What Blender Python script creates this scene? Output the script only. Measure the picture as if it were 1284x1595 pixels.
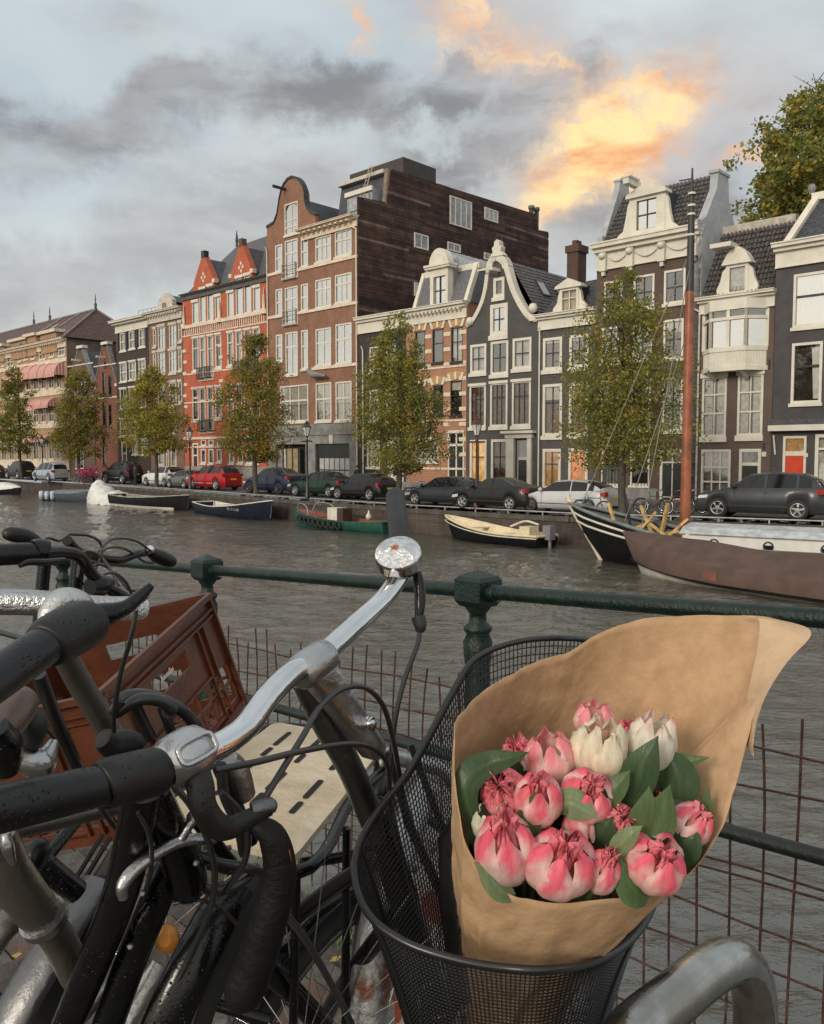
import bpy, bmesh, math, random
from mathutils import Vector, Matrix, noise
R = math.radians
sc = bpy.context.scene
for o in list(bpy.data.objects): bpy.data.objects.remove(o)
random.seed(7)

# ------------------------------------------------------------------ camera
FPX, CX, CY, CAMZ = 1318.0, 642.0, 797.5, 2.5
PITCH = math.atan((CY-712)/FPX)
cam_d = bpy.data.cameras.new('camera'); cam = bpy.data.objects.new('camera', cam_d)
sc.collection.objects.link(cam); sc.camera = cam
cam.location = (0, 0, CAMZ); cam.rotation_euler = (math.pi/2-PITCH, 0, 0)
cam_d.sensor_fit = 'HORIZONTAL'; cam_d.sensor_width = 36; cam_d.lens = 36*FPX/1284
cam_d.clip_start = 0.05; cam_d.clip_end = 3000

# ------------------------------------------------------------------ light
sc.view_settings.view_transform = 'Standard'; sc.view_settings.look = 'None'
sc.view_settings.gamma = 1; sc.view_settings.exposure = 0.24; sc.view_settings.use_curve_mapping = False
SUN = Vector((-0.55, -0.75, 0.36)).normalized()
sd = bpy.data.lights.new('sun', 'SUN'); so = bpy.data.objects.new('sun', sd); sc.collection.objects.link(so)
sd.energy = 1.45; sd.angle = R(15); sd.color = (1, .90, .76)
so.rotation_euler = SUN.to_track_quat('Z', 'Y').to_euler()

world = bpy.data.worlds.new('World'); sc.world = world; world.use_nodes = True
nt = world.node_tree; nt.nodes.clear()
def nd(t, **k):
    n = nt.nodes.new(t)
    for a, b in k.items(): setattr(n, a, b)
    return n
def lk(a, b): nt.links.new(a, b)
def setin(sock, v):
    if hasattr(v, 'is_output') or isinstance(v, bpy.types.NodeSocket): lk(v, sock)
    else: sock.default_value = v
def mth(op, a, b=None, c=None, clamp=False):
    n = nd('ShaderNodeMath', operation=op, use_clamp=clamp); setin(n.inputs[0], a)
    if b is not None: setin(n.inputs[1], b)
    if c is not None: setin(n.inputs[2], c)
    return n.outputs[0]
def vm(op, a, b=None, out=0):
    n = nd('ShaderNodeVectorMath', operation=op); setin(n.inputs[0], a)
    if b is not None:
        if op == 'SCALE': setin(n.inputs['Scale'], b)
        else: setin(n.inputs[1], b)
    return n.outputs[out]
def dot(a, b): return vm('DOT_PRODUCT', a, b, 1)
def mr(v, a, b, c=0.0, d=1.0, smooth=True):
    n = nd('ShaderNodeMapRange', interpolation_type='SMOOTHSTEP' if smooth else 'LINEAR')
    setin(n.inputs['Value'], v); n.inputs['From Min'].default_value = a; n.inputs['From Max'].default_value = b
    n.inputs['To Min'].default_value = c; n.inputs['To Max'].default_value = d
    return n.outputs['Result']
def noi(vec, scale, detail=6, rough=.55, dist=0.0, color=False):
    n = nd('ShaderNodeTexNoise'); setin(n.inputs['Vector'], vec); n.inputs['Scale'].default_value = scale
    n.inputs['Detail'].default_value = detail; n.inputs['Roughness'].default_value = rough; n.inputs['Distortion'].default_value = dist
    return n.outputs['Color'] if color else n.outputs['Fac']
def mixc(f, a, b):
    n = nd('ShaderNodeMix', data_type='RGBA'); setin(n.inputs[0], f)
    setin(n.inputs[6], a if not isinstance(a, tuple) else (*a, 1)); setin(n.inputs[7], b if not isinstance(b, tuple) else (*b, 1))
    return n.outputs[2]
def ray(px, py):
    xc, yc = (px-CX)/FPX, (CY-py)/FPX
    F = Vector((0, math.cos(PITCH), -math.sin(PITCH))); U = Vector((0, math.sin(PITCH), math.cos(PITCH)))
    return F + Vector((1, 0, 0))*xc + U*yc
def build_sky():
    g = nd('ShaderNodeTexCoord').outputs['Generated']
    g = vm('NORMALIZE', g)
    # a slow warp makes ragged cloud edges
    w = vm('SUBTRACT', noi(g, 5.5, 7, .62, color=True), (.5, .5, .5))
    w2 = vm('SUBTRACT', noi(g, 19.0, 5, .65, color=True), (.5, .5, .5))
    gw = vm('ADD', vm('ADD', g, vm('SCALE', w, .15)), vm('SCALE', w2, .06))
    def blob(px, py, rx, ry, ang=0, inner=.35, src=gw):
        b = ray(px, py).normalized()
        e1 = Vector((1, 0, 0)); e1 = (e1 - b*e1.dot(b)).normalized(); e2 = b.cross(e1)*-1
        if e2.z < 0: e2 = -e2
        a = R(ang); t1 = e1*math.cos(a)+e2*math.sin(a); t2 = -e1*math.sin(a)+e2*math.cos(a)
        dlt = vm('SUBTRACT', src, tuple(b))
        p = mth('MULTIPLY', dot(dlt, tuple(t1)), FPX/rx); q = mth('MULTIPLY', dot(dlt, tuple(t2)), FPX/ry)
        rr = mth('SQRT', mth('ADD', mth('MULTIPLY', p, p), mth('MULTIPLY', q, q)))
        return mr(rr, inner, 1.15, 1, 0)
    def mx(l):
        o = l[0]
        for x in l[1:]: o = mth('MAXIMUM', o, x)
        return o
    sky = nd('ShaderNodeTexSky', sky_type='NISHITA'); sky.sun_disc = False
    sky.sun_elevation = math.asin(SUN.z); sky.sun_rotation = math.atan2(SUN.x, SUN.y)
    sky.air_density = 1.2; sky.dust_density = 2.5
    bgn = nd('ShaderNodeBackground'); lk(sky.outputs[0], bgn.inputs[0]); bgn.inputs[1].default_value = .07
    gs = nd('ShaderNodeMapping'); setin(gs.inputs[0], g); gs.inputs['Scale'].default_value = (1, 1, 2.6)
    gs = gs.outputs[0]
    n1 = noi(gs, 3.2, 8, .58, .3)
    n2 = noi(gs, 8.5, 7, .6, .2)
    n3 = noi(gs, 2.0, 4, .5)
    clear = mixc(mr(n3, .38, .64), (.47, .54, .58), (.66, .72, .72))
    z = nd('ShaderNodeSeparateXYZ'); lk(g, z.inputs[0]); zz = z.outputs['Z']
    clear = mixc(mr(zz, .02, .30), (.64, .68, .66), clear)
    veil = mixc(mr(n2, .3, .7), (.39, .40, .41), (.58, .59, .59))
    base = mixc(mr(n1, .42, .64, 0, .80), clear, veil)
    # lower grey bank over the roofs on the left
    bank = mx([blob(330, 380, 300, 110, 12, .3), blob(620, 270, 260, 70, 8, .3), blob(60, 450, 240, 90, 10, .2), blob(930, 350, 260, 90, 0, .3)])
    base = mixc(mth('MULTIPLY', bank, .80), base, mixc(mr(n2, .35, .65), (.37, .37, .37), (.48, .48, .475)))
    dark = mx([blob(230, 150, 190, 62, 16, .4), blob(90, 225, 190, 60, 10, .4), blob(490, 150, 150, 55, -6, .4), blob(590, 185, 90, 34, 0, .3), blob(715, 150, 100, 42, 8, .4),
               blob(850, 170, 110, 44, 22, .3), blob(700, 235, 190, 34, -4, .2), blob(1010, 330, 150, 60, 0, .2)])
    dtone = mixc(mr(n2, .35, .65), (.225, .225, .23), (.36, .36, .365))
    base = mixc(mth('MULTIPLY', dark, mr(noi(gs, 4.6, 6, .6, .4), .36, .56, .25, .95)), base, dtone)
    gaps = mx([blob(110, 320, 150, 46, 6, .1), blob(530, 215, 120, 34, -6, .1), blob(40, 60, 170, 60, 0, .1), blob(650, 205, 70, 22, 0, .1), blob(1180, 60, 160, 80, 0, .1), blob(330, 40, 160, 50, 0, .1)])
    base = mixc(mth('MULTIPLY', gaps, .62), base, (.56, .63, .65))
    # rosy haze round the lit cloud, then the lit cloud itself
    rose = mx([blob(985, 220, 260, 130, 24, .2), blob(770, 60, 200, 85, -38, .2), blob(1090, 150, 150, 80, 10, .2)])
    base = mixc(mth('MULTIPLY', rose, .42), base, (.56, .40, .35))
    glow = mx([blob(930, 235, 190, 70, 34, .30), blob(880, 285, 130, 58, 30, .3), blob(1015, 190, 115, 56, 30, .3)])
    glow2 = mx([blob(755, 65, 150, 46, -38, .2), blob(840, 135, 80, 24, -28, .2), blob(745, 25, 80, 60, -70, .2), blob(690, 75, 60, 26, -20, .1), blob(540, 20, 55, 22, -40, .1), blob(560, 75, 30, 10, -15, .1), blob(1170, 250, 60, 20, 5, .1)])
    lit = mixc(mr(n2, .36, .60), (.84, .37, .15), (1.12, .80, .38))
    streak = nd('ShaderNodeMapping'); setin(streak.inputs[0], gw); streak.inputs['Scale'].default_value = (1, 1, 2.2); streak.inputs['Rotation'].default_value = (0, .5, 0)
    ns = noi(streak.outputs[0], 17, 6, .6, .5)
    base = mixc(mth('MULTIPLY', glow, mr(ns, .28, .52, .35, 1.0)), base, lit)
    base = mixc(mth('MULTIPLY', glow2, mr(ns, .34, .60, .10, .85)), base, mixc(mr(n2, .38, .62), (.82, .47, .28), (.95, .68, .40)))
    # the western half of the sky, behind the viewer, is the bright half at this hour
    west = mr(dot(g, (-.42, -.88, .22)), -.15, .75)
    base = mixc(mth('MULTIPLY', west, .85), base, mixc(mr(n1, .4, .66), (1.18, 1.10, .94), (.74, .70, .64)))
    # overhead
    base = mixc(mr(zz, .50, .95, 0, .7), base, (.66, .69, .71))
    bgc = nd('ShaderNodeBackground'); setin(bgc.inputs[0], base); bgc.inputs[1].default_value = 1.0
    mxs = nd('ShaderNodeMixShader'); mxs.inputs[0].default_value = .90
    lk(bgn.outputs[0], mxs.inputs[1]); lk(bgc.outputs[0], mxs.inputs[2])
    lk(mxs.outputs[0], nd('ShaderNodeOutputWorld').inputs[0])
build_sky()
world.cycles.sampling_method = 'MANUAL'; world.cycles.sample_map_resolution = 512
sc.cycles.max_bounces = 7; sc.cycles.transparent_max_bounces = 12; sc.cycles.diffuse_bounces = 3; sc.cycles.glossy_bounces = 3
sc.cycles.caustics_reflective = False; sc.cycles.caustics_refractive = False; sc.cycles.sample_clamp_indirect = 4
sc.cycles.use_denoising = True

# ------------------------------------------------------------------ materials
MATS = {}
def mat(name, col, rough=.6, metal=0., var=.2, vscale=3., bump=0., bscale=20., col2=None, spec=.5, detail=5, coat=0., coord='Object', rvar=0., clear_thr=None):
    """principled paint / stone / metal with a noise variation of tone and fine relief"""
    global nt
    if name in MATS: return MATS[name]
    m = bpy.data.materials.new(name); m.use_nodes = True; old = nt; nt = m.node_tree; nt.nodes.clear()
    p = nd('ShaderNodeBsdfPrincipled'); lk(p.outputs[0], nd('ShaderNodeOutputMaterial').inputs[0])
    c = nd('ShaderNodeTexCoord').outputs[coord]
    f = noi(c, vscale, detail, .6)
    if col2 is None: col2 = tuple(x*(1-var) for x in col); c1 = tuple(min(1, x*(1+var)) for x in col)
    else: c1 = col
    lo, hi = clear_thr or (.35, .65)
    setin(p.inputs['Base Color'], mixc(mr(f, lo, hi), c1, col2))
    p.inputs['Metallic'].default_value = metal
    if rvar: setin(p.inputs['Roughness'], mr(noi(c, vscale*2.3, 4, .6), .3, .7, max(.02, rough-rvar), min(1, rough+rvar)))
    else: p.inputs['Roughness'].default_value = rough
    p.inputs['Specular IOR Level'].default_value = spec
    if coat: p.inputs['Coat Weight'].default_value = coat; p.inputs['Coat Roughness'].default_value = .06
    if bump:
        b = nd('ShaderNodeBump'); b.inputs['Strength'].default_value = bump; b.inputs['Distance'].default_value = .02
        lk(noi(c, bscale, 4, .6), b.inputs['Height']); lk(b.outputs[0], p.inputs['Normal'])
    nt = old; MATS[name] = m; return m
def brick(name, c1, c2, mortar, bw=.42, bh=.13, dirt=.25, bump=.25):
    """masonry too far off to single out its bricks; coordinates (x+y, z) so both faces of a corner run on"""
    global nt
    if name in MATS: return MATS[name]
    m = bpy.data.materials.new(name); m.use_nodes = True; old = nt; nt = m.node_tree; nt.nodes.clear()
    p = nd('ShaderNodeBsdfPrincipled'); lk(p.outputs[0], nd('ShaderNodeOutputMaterial').inputs[0])
    c = nd('ShaderNodeTexCoord').outputs['Object']; s = nd('ShaderNodeSeparateXYZ'); lk(c, s.inputs[0])
    cb = nd('ShaderNodeCombineXYZ'); lk(mth('ADD', s.outputs[0], s.outputs[1]), cb.inputs[0]); lk(s.outputs[2], cb.inputs[1])
    b = nd('ShaderNodeTexBrick'); lk(cb.outputs[0], b.inputs['Vector']); b.inputs['Scale'].default_value = 1
    b.inputs['Brick Width'].default_value = bw; b.inputs['Row Height'].default_value = bh; b.inputs['Mortar Size'].default_value = .012
    b.inputs['Color1'].default_value = (*c1, 1); b.inputs['Color2'].default_value = (*c2, 1); b.inputs['Mortar'].default_value = (*mortar, 1)
    st = nd('ShaderNodeMapping'); lk(c, st.inputs[0]); st.inputs['Scale'].default_value = (1, 1, .25)
    big = noi(c, .55, 5, .6); strk = noi(st.outputs[0], 2.2, 5, .65)
    f = mth('MULTIPLY', mr(mth('ADD', mth('MULTIPLY', big, .5), mth('MULTIPLY', strk, .5)), .38, .62), dirt)
    setin(p.inputs['Base Color'], mixc(f, b.outputs['Color'], tuple(x*.35 for x in c2)))
    p.inputs['Roughness'].default_value = .85
    bp = nd('ShaderNodeBump'); bp.inputs['Strength'].default_value = bump; bp.inputs['Distance'].default_value = .02
    lk(mth('ADD', b.outputs['Fac'], noi(c, 9, 3)), bp.inputs['Height']); bp.invert = True; lk(bp.outputs[0], p.inputs['Normal'])
    nt = old; MATS[name] = m; return m
def glass(name, refl=.3, tint=(.9, .9, .9), rough=.03):
    global nt
    if name in MATS: return MATS[name]
    m = bpy.data.materials.new(name); m.use_nodes = True; old = nt; nt = m.node_tree; nt.nodes.clear()
    t = nd('ShaderNodeBsdfTransparent'); t.inputs[0].default_value = (*tint, 1)
    g = nd('ShaderNodeBsdfGlossy'); g.inputs['Roughness'].default_value = rough; g.inputs[0].default_value = (1, 1, 1, 1)
    c = nd('ShaderNodeTexCoord').outputs['Object']
    b = nd('ShaderNodeBump'); b.inputs['Strength'].default_value = .10; b.inputs['Distance'].default_value = .05
    lk(noi(c, 1.3, 2), b.inputs['Height']); lk(b.outputs[0], g.inputs['Normal'])
    fr = nd('ShaderNodeFresnel'); fr.inputs[0].default_value = 1.5
    f = mth('ADD', mth('MULTIPLY', fr.outputs[0], 1-refl), refl, clamp=True)
    x = nd('ShaderNodeMixShader'); setin(x.inputs[0], f); lk(t.outputs[0], x.inputs[1]); lk(g.outputs[0], x.inputs[2])
    lk(x.outputs[0], nd('ShaderNodeOutputMaterial').inputs[0])
    nt = old; MATS[name] = m; return m
def emit(name, col, st, base=(.3, .2, .1)):
    global nt
    if name in MATS: return MATS[name]
    m = bpy.data.materials.new(name); m.use_nodes = True; old = nt; nt = m.node_tree; nt.nodes.clear()
    p = nd('ShaderNodeBsdfPrincipled'); lk(p.outputs[0], nd('ShaderNodeOutputMaterial').inputs[0])
    c = nd('ShaderNodeTexCoord').outputs['Object']
    f = mr(noi(c, 2.2, 4), .3, .7)
    setin(p.inputs['Emission Color'], mixc(f, col, tuple(x*.35 for x in col))); p.inputs['Emission Strength'].default_value = st
    p.inputs['Base Color'].default_value = (*base, 1); p.inputs['Roughness'].default_value = .8
    nt = old; MATS[name] = m; return m

# ------------------------------------------------------------------ mesh helpers
class MB:
    def __init__(s): s.v = []; s.f = []; s.m = []; s.s = []; s.col = None
    def add(s, vs, fs, mi=0, sm=False):
        n = len(s.v); s.v += [tuple(v) for v in vs]
        for f in fs: s.f.append(tuple(i+n for i in f)); s.m.append(mi); s.s.append(sm)
        return s
    def box(s, x0, x1, y0, y1, z0, z1, mi=0):
        return s.add([(x0,y0,z0),(x1,y0,z0),(x1,y1,z0),(x0,y1,z0),(x0,y0,z1),(x1,y0,z1),(x1,y1,z1),(x0,y1,z1)],
              [(0,3,2,1),(4,5,6,7),(0,1,5,4),(1,2,6,5),(2,3,7,6),(3,0,4,7)], mi)
    def obox(s, o, a, b, c, mi=0):
        """box from a corner and three edge vectors"""
        o, a, b, c = map(Vector, (o, a, b, c))
        if a.cross(b).dot(c) < 0: a, b = b, a
        return s.add([o, o+a, o+a+b, o+b, o+c, o+a+c, o+a+b+c, o+b+c], [(0,3,2,1),(4,5,6,7),(0,1,5,4),(1,2,6,5),(2,3,7,6),(3,0,4,7)], mi)
    def beam(s, p, q, w, h, up=(0,0,1), mi=0):
        p, q = Vector(p), Vector(q); d = q-p; x = d.cross(Vector(up))
        if x.length < 1e-6: x = d.cross(Vector((0,1,0)))
        x = x.normalized()*w; u = x.cross(d).normalized()*h
        return s.obox(p-x/2-u/2, x, u, d, mi)
    def tube(s, pts, r, n=8, closed=False, caps=True, mi=0, sm=True, flat=None):
        pts = [Vector(p) for p in pts]; k = len(pts)
        rs = r if isinstance(r, (list, tuple)) else [r]*k
        def tan(i):
            a = pts[(i-1) % k] if closed or i > 0 else pts[i]; b = pts[(i+1) % k] if closed or i < k-1 else pts[i]
            t = b-a
            return t.normalized() if t.length > 1e-9 else Vector((0,0,1))
        t = tan(0); x = t.cross(Vector((0,0,1)))
        if x.length < .05: x = t.cross(Vector((0,1,0)))
        x.normalize(); vs = []
        for i in range(k):
            t = tan(i); x = (x - t*x.dot(t)).normalized(); y = t.cross(x)
            for j in range(n):
                a = 2*math.pi*(j+.5)/n; fy = flat if flat else 1
                vs.append(pts[i] + (x*math.cos(a) + y*math.sin(a)*fy)*rs[i])
        fs = []; K = k if closed else k-1
        for i in range(K):
            i2 = (i+1) % k
            for j in range(n): fs.append((i*n+j, i*n+(j+1) % n, i2*n+(j+1) % n, i2*n+j))
        s.add(vs, fs, mi, sm)
        if caps and not closed:
            s.add(vs[:n], [tuple(reversed(range(n)))], mi); s.add(vs[-n:], [tuple(range(n))], mi)
        return s
    def lathe(s, prof, n=16, o=(0,0,0), ax=(0,0,1), mi=0, sm=True, cap=True):
        o = Vector(o); ax = Vector(ax).normalized(); x = ax.cross(Vector((0,0,1)))
        if x.length < .05: x = ax.cross(Vector((0,1,0)))
        x.normalize(); y = ax.cross(x); vs = []
        for r, z in prof:
            for j in range(n):
                a = 2*math.pi*j/n; vs.append(o + ax*z + (x*math.cos(a)+y*math.sin(a))*r)
        fs = [(i*n+j, i*n+(j+1) % n, (i+1)*n+(j+1) % n, (i+1)*n+j) for i in range(len(prof)-1) for j in range(n)]
        s.add(vs, fs, mi, sm)
        if cap:
            if prof[0][0] > 1e-4: s.add(vs[:n], [tuple(reversed(range(n)))], mi)
            if prof[-1][0] > 1e-4: s.add(vs[-n:], [tuple(range(n))], mi)
        return s
    def prism(s, poly, e, fn, mi=0):
        """poly: 2d points; fn(a,b,t) -> 3d; extruded between t=e[0] and e[1]"""
        n = len(poly); vs = [fn(a, b, e[0]) for a, b in poly] + [fn(a, b, e[1]) for a, b in poly]
        fs = [tuple(range(n)), tuple(reversed(range(n, 2*n)))] + [(i, i+n, (i+1) % n+n, (i+1) % n) for i in range(n)]
        return s.add(vs, fs, mi)
    def sheet(s, rows, mi=0, sm=True, closed=False):
        k = len(rows); n = len(rows[0]); vs = [p for r in rows for p in r]; N = n if closed else n-1
        return s.add(vs, [(i*n+j, i*n+(j+1) % n, (i+1)*n+(j+1) % n, (i+1)*n+j) for i in range(k-1) for j in range(N)], mi, sm)
    def mesh(s, name, mats):
        me = bpy.data.meshes.new(name); me.from_pydata([tuple(v) for v in s.v], [], s.f)
        if not isinstance(mats, (list, tuple)): mats = [mats]
        for m in mats: me.materials.append(m)
        me.polygons.foreach_set('material_index', s.m); me.polygons.foreach_set('use_smooth', s.s)
        if s.col:
            a = me.color_attributes.new('pigment', 'FLOAT_COLOR', 'POINT'); a.data.foreach_set('color', [c for q in s.col for c in (*q, 1)])
        me.update(); return me
    def build(s, name, mats, parent=None, fix=False, **props):
        me = s.mesh(name, mats)
        if fix:
            b = bmesh.new(); b.from_mesh(me); bmesh.ops.recalc_face_normals(b, faces=b.faces); b.to_mesh(me); b.free()
        o = bpy.data.objects.new(name, me); sc.collection.objects.link(o); o.parent = parent
        for k, v in props.items(): o[k] = v
        return o
def use(name, me, parent=None, loc=None, rot=None, **props):
    o = bpy.data.objects.new(name, me); sc.collection.objects.link(o); o.parent = parent
    if loc is not None: o.location = loc
    if rot is not None: o.rotation_euler = rot
    for k, v in props.items(): o[k] = v
    return o
def thing(name, label, cat, loc=(0,0,0), rz=0, group=None):
    o = bpy.data.objects.new(name, None); sc.collection.objects.link(o); o.empty_display_size = .1
    o.location = loc; o.rotation_euler = (0, 0, rz); o['label'] = label; o['category'] = cat
    if group: o['group'] = group
    return o
def copy_tree(o, parent=None):
    c = o.copy(); sc.collection.objects.link(c); c.parent = parent
    for ch in list(o.children): copy_tree(ch, c)
    return c
def cr(pts, n=8, closed=False):
    """Catmull-Rom through points (any dimension)"""
    P = [tuple(p) for p in pts]; k = len(P); out = []
    for i in range(k if closed else k-1):
        a = P[(i-1) % k] if closed or i > 0 else tuple(2*x-y for x, y in zip(P[0], P[1])); b = P[i]; c = P[(i+1) % k]
        d = P[(i+2) % k] if closed or i < k-2 else tuple(2*x-y for x, y in zip(P[-1], P[-2]))
        for j in range(n):
            t = j/n
            out.append(tuple(.5*(2*q + (r-p)*t + (2*p-5*q+4*r-w)*t*t + (3*q-p-3*r+w)*t**3) for p, q, r, w in zip(a, b, c, d)))
    if not closed: out.append(P[-1])
    return out
def P(px, py, Y):
    d = ray(px, py); return Vector((0, 0, CAMZ)) + d*(Y/d.y)
def PZ(px, py, z):
    d = ray(px, py); return Vector((0, 0, CAMZ)) + d*((z-CAMZ)/d.z)
def lerp(a, b, t): return a+(b-a)*t
def pl(x, pts):
    """piecewise linear"""
    if x <= pts[0][0]: return pts[0][1]
    for (a, b), (c, d) in zip(pts, pts[1:]):
        if x <= c: return b+(d-b)*(x-a)/(c-a)
    return pts[-1][1]
# ------------------------------------------------------------------ plan of the place
P0 = Vector((5.76, 55.0, 0)); D = Vector((.7262, -.6875, 0)); N = Vector((.6875, .7262, 0)); RZ = math.atan2(D.y, D.x)
def hitF(px, py, v=0):
    d = ray(px, py); o = Vector((0, 0, CAMZ)); t = (P0 + N*v - o).dot(N)/d.dot(N); q = o+d*t
    return (q-P0).dot(D), q.z
def hitS(px, py, u):
    """on a side wall, the plane u = const: gives (v, z)"""
    d = ray(px, py); o = Vector((0, 0, CAMZ)); t = (P0 + D*u - o).dot(D)/d.dot(D); q = o+d*t
    return (q-P0).dot(N), q.z
WATER = -1.35
QUAY = [(-62, 119), (-47, 100.5), (-32.5, 82.8), (-16.7, 63.3), (-7.6, 52), (-1.5, 44.8), (.2, 42.9), (6.6, 37.2), (12.4, 34.2), (16.4, 32.0), (24, 28), (42, 18)]
MATS_W = mat('weathered white paint', (.63, .595, .51), .55, var=.07, vscale=1.4, bump=.03, bscale=8)
WHITE = MATS_W
CREAM = mat('cream stone', (.62, .54, .42), .7, var=.14, vscale=2)
DARKF = mat('black green paint', (.02, .025, .024), .35, var=.2)
SLATE = mat('grey slate', (.060, .063, .074), .6, var=.3, vscale=6, bump=.4, bscale=14)
SLATE_L = mat('pale slate', (.15, .15, .165), .6, var=.22, vscale=9, bump=.4, bscale=12)
ZINC = mat('zinc', (.30, .32, .35), .45, metal=.4, var=.15)
PANTILE = mat('dark glazed pantile', (.082, .071, .068), .42, var=.5, vscale=7)
GL_B = glass('bright window glass', .58); GL_M = glass('window glass', .17); GL_D = glass('dim window glass', .07)
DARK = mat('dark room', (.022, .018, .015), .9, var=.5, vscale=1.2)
CURT = mat('net curtain', (.50, .49, .44), .9, var=.2, vscale=5)
BLIND = mat('roller blind', (.60, .58, .50), .9, var=.05)
BROWNC = mat('brown curtain', (.14, .075, .05), .9, var=.45, vscale=4)
LIT = emit('lamp lit curtain', (1.0, .50, .12), .75)
LITS = emit('softly lit room', (.9, .42, .13), .30)

def strip(name, a, b, z, m, ext=None, **k):
    mb = MB(); n = len(a)
    mb.add([(x, y, z) for x, y in a] + [(x, y, z) for x, y in b], [(i, i+1, n+i+1, n+i) for i in range(n-1)])
    return mb.build(name, m, None, True, kind='structure', **k)
def off(poly, d):
    """polyline moved d metres away from the camera side"""
    out = []
    for i, p in enumerate(poly):
        a = Vector(poly[max(0, i-1)]); b = Vector(poly[min(len(poly)-1, i+1)]); t = (b-a).normalized(); nn = Vector((-t.y, t.x))
        out.append((p[0]+nn.x*d, p[1]+nn.y*d))
    return out
ASPH = mat('worn brick street', (.085, .078, .072), .75, var=.3, vscale=1.5, bump=.3, bscale=9)
PAVE = mat('grey pavement', (.15, .14, .13), .8, var=.2, vscale=2.2, bump=.3, bscale=8)
strip('street', off(QUAY, .35), off(QUAY, 70), 0.0, ASPH)
fa = [P0 + D*u for u in (-160, -60, 0, 60)]
# pavement in front of the houses, one real step above the street
mb = MB(); a = P0 + D*-130 - N*2.4; mb.obox((a.x, a.y, -.2), D*185, N*12, (0, 0, .32)); mb.build('pavement', PAVE, None, kind='structure')
# far quay wall and its coping stones
QW = brick('wet quay masonry', (.125, .085, .066), (.080, .064, .055), (.07, .065, .06), .24, .075, .75, .6)
mb = MB(); q = off(QUAY, .0); k = len(q); zs = (-3.2, -.33)
mb.sheet([[(x, y, z) for x, y in q] for z in zs], sm=False); qw = mb.build('quay_wall', QW, None, True, kind='structure')
STONE = mat('quay coping stone', (.105, .096, .085), .9, var=.35, vscale=1.2, bump=.3, spec=.2)
def walk(poly, step, s0=0):
    pts = []; acc = s0
    for (x0, y0), (x1, y1) in zip(poly, poly[1:]):
        L = math.hypot(x1-x0, y1-y0)
        while acc <= L: pts.append((x0+(x1-x0)*acc/L, y0+(y1-y0)*acc/L, math.atan2(y1-y0, x1-x0))); acc += step
        acc -= L
    return pts
cm = MB().box(-.62, .60, -.06, .42, -.34, -.13).mesh('coping_stone', STONE)
for x, y, a in walk(QUAY, 1.24)[28:]:
    use('coping_stone', cm, qw, (x, y, random.uniform(-.008, .008)), (0, 0, a+random.uniform(-.006, .006)))
# low iron rail along the far quay edge
RAILM = mat('pale galvanised rail', (.36, .36, .35), .45, metal=.3, var=.2)
def far_rail(i0, i1, label):
    seg = QUAY[i0:i1+1]; sg = off(seg, .18); t = thing('quay_rail', label, 'railing', (sg[0][0], sg[0][1], 0)); o = Vector((sg[0][0], sg[0][1], 0))
    MB().tube([Vector((x, y, .04))-o for x, y in sg], .035, 6).build('rail', RAILM, t)
    pm = MB().box(-.03, .03, -.03, .03, -.14, .03).mesh('post', RAILM)
    for x, y, a in walk(sg, 1.9, .5): use('post', pm, t, Vector((x, y, 0))-o, (0, 0, a))
far_rail(2, 5, 'long low pale rail below the parked blue, green and black cars')
far_rail(5, 9, 'low pale rail in front of the silver hatchback, right half of the quay')

# ------------------------------------------------------------------ houses
def clip(poly, ua, ta, ub, tb):
    """keep the part of poly (u,z) under the line from (ua,ta) to (ub,tb)"""
    def h(p): return (ta+(tb-ta)*(p[0]-ua)/(ub-ua)) - p[1]
    out = []
    for i in range(len(poly)):
        p, q = poly[i], poly[(i+1) % len(poly)]; hp, hq = h(p), h(q)
        if hp >= 0: out.append(p)
        if (hp > 0 > hq) or (hp < 0 < hq):
            t = hp/(hp-hq); out.append((p[0]+(q[0]-p[0])*t, p[1]+(q[1]-p[1])*t))
    return out
def wall_mb(w, top, holes, z0=0., rev=.16, th=.3, u0=0.):
    mb = MB(); us = sorted(set([u0, w]+[p[0] for p in top if u0 < p[0] < w]+[x for h in holes for x in h[:2]]))
    zm = max(p[1] for p in top); zs = sorted(set([z0, zm]+[z for h in holes for z in h[2:4]]))
    for ua, ub in zip(us, us[1:]):
        if ub-ua < 1e-5: continue
        ta, tb = pl(ua+1e-5, top), pl(ub-1e-5, top)
        for za, zb in zip(zs, zs[1:]):
            uc, zc = (ua+ub)/2, (za+zb)/2
            if any(h[0] <= uc <= h[1] and h[2] <= zc <= h[3] for h in holes): continue
            pg = [(ua, za), (ub, za), (ub, zb), (ua, zb)]
            if zb > min(ta, tb): pg = clip(pg, ua, ta, ub, tb)
            if len(pg) >= 3: mb.add([(a, 0, b) for a, b in pg], [tuple(range(len(pg)))])
        if abs(ta-tb) >= 0: mb.add([(ua, 0, ta), (ub, 0, tb), (ub, th, tb), (ua, th, ta)], [(0, 1, 2, 3)])
    for h in holes:
        a, b, c, d = h[:4]
        mb.add([(a,0,c),(b,0,c),(b,rev,c),(a,rev,c),(a,0,d),(b,0,d),(b,rev,d),(a,rev,d)], [(0,1,2,3),(7,6,5,4),(3,7,4,0),(1,5,6,2)])
    return mb
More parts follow.
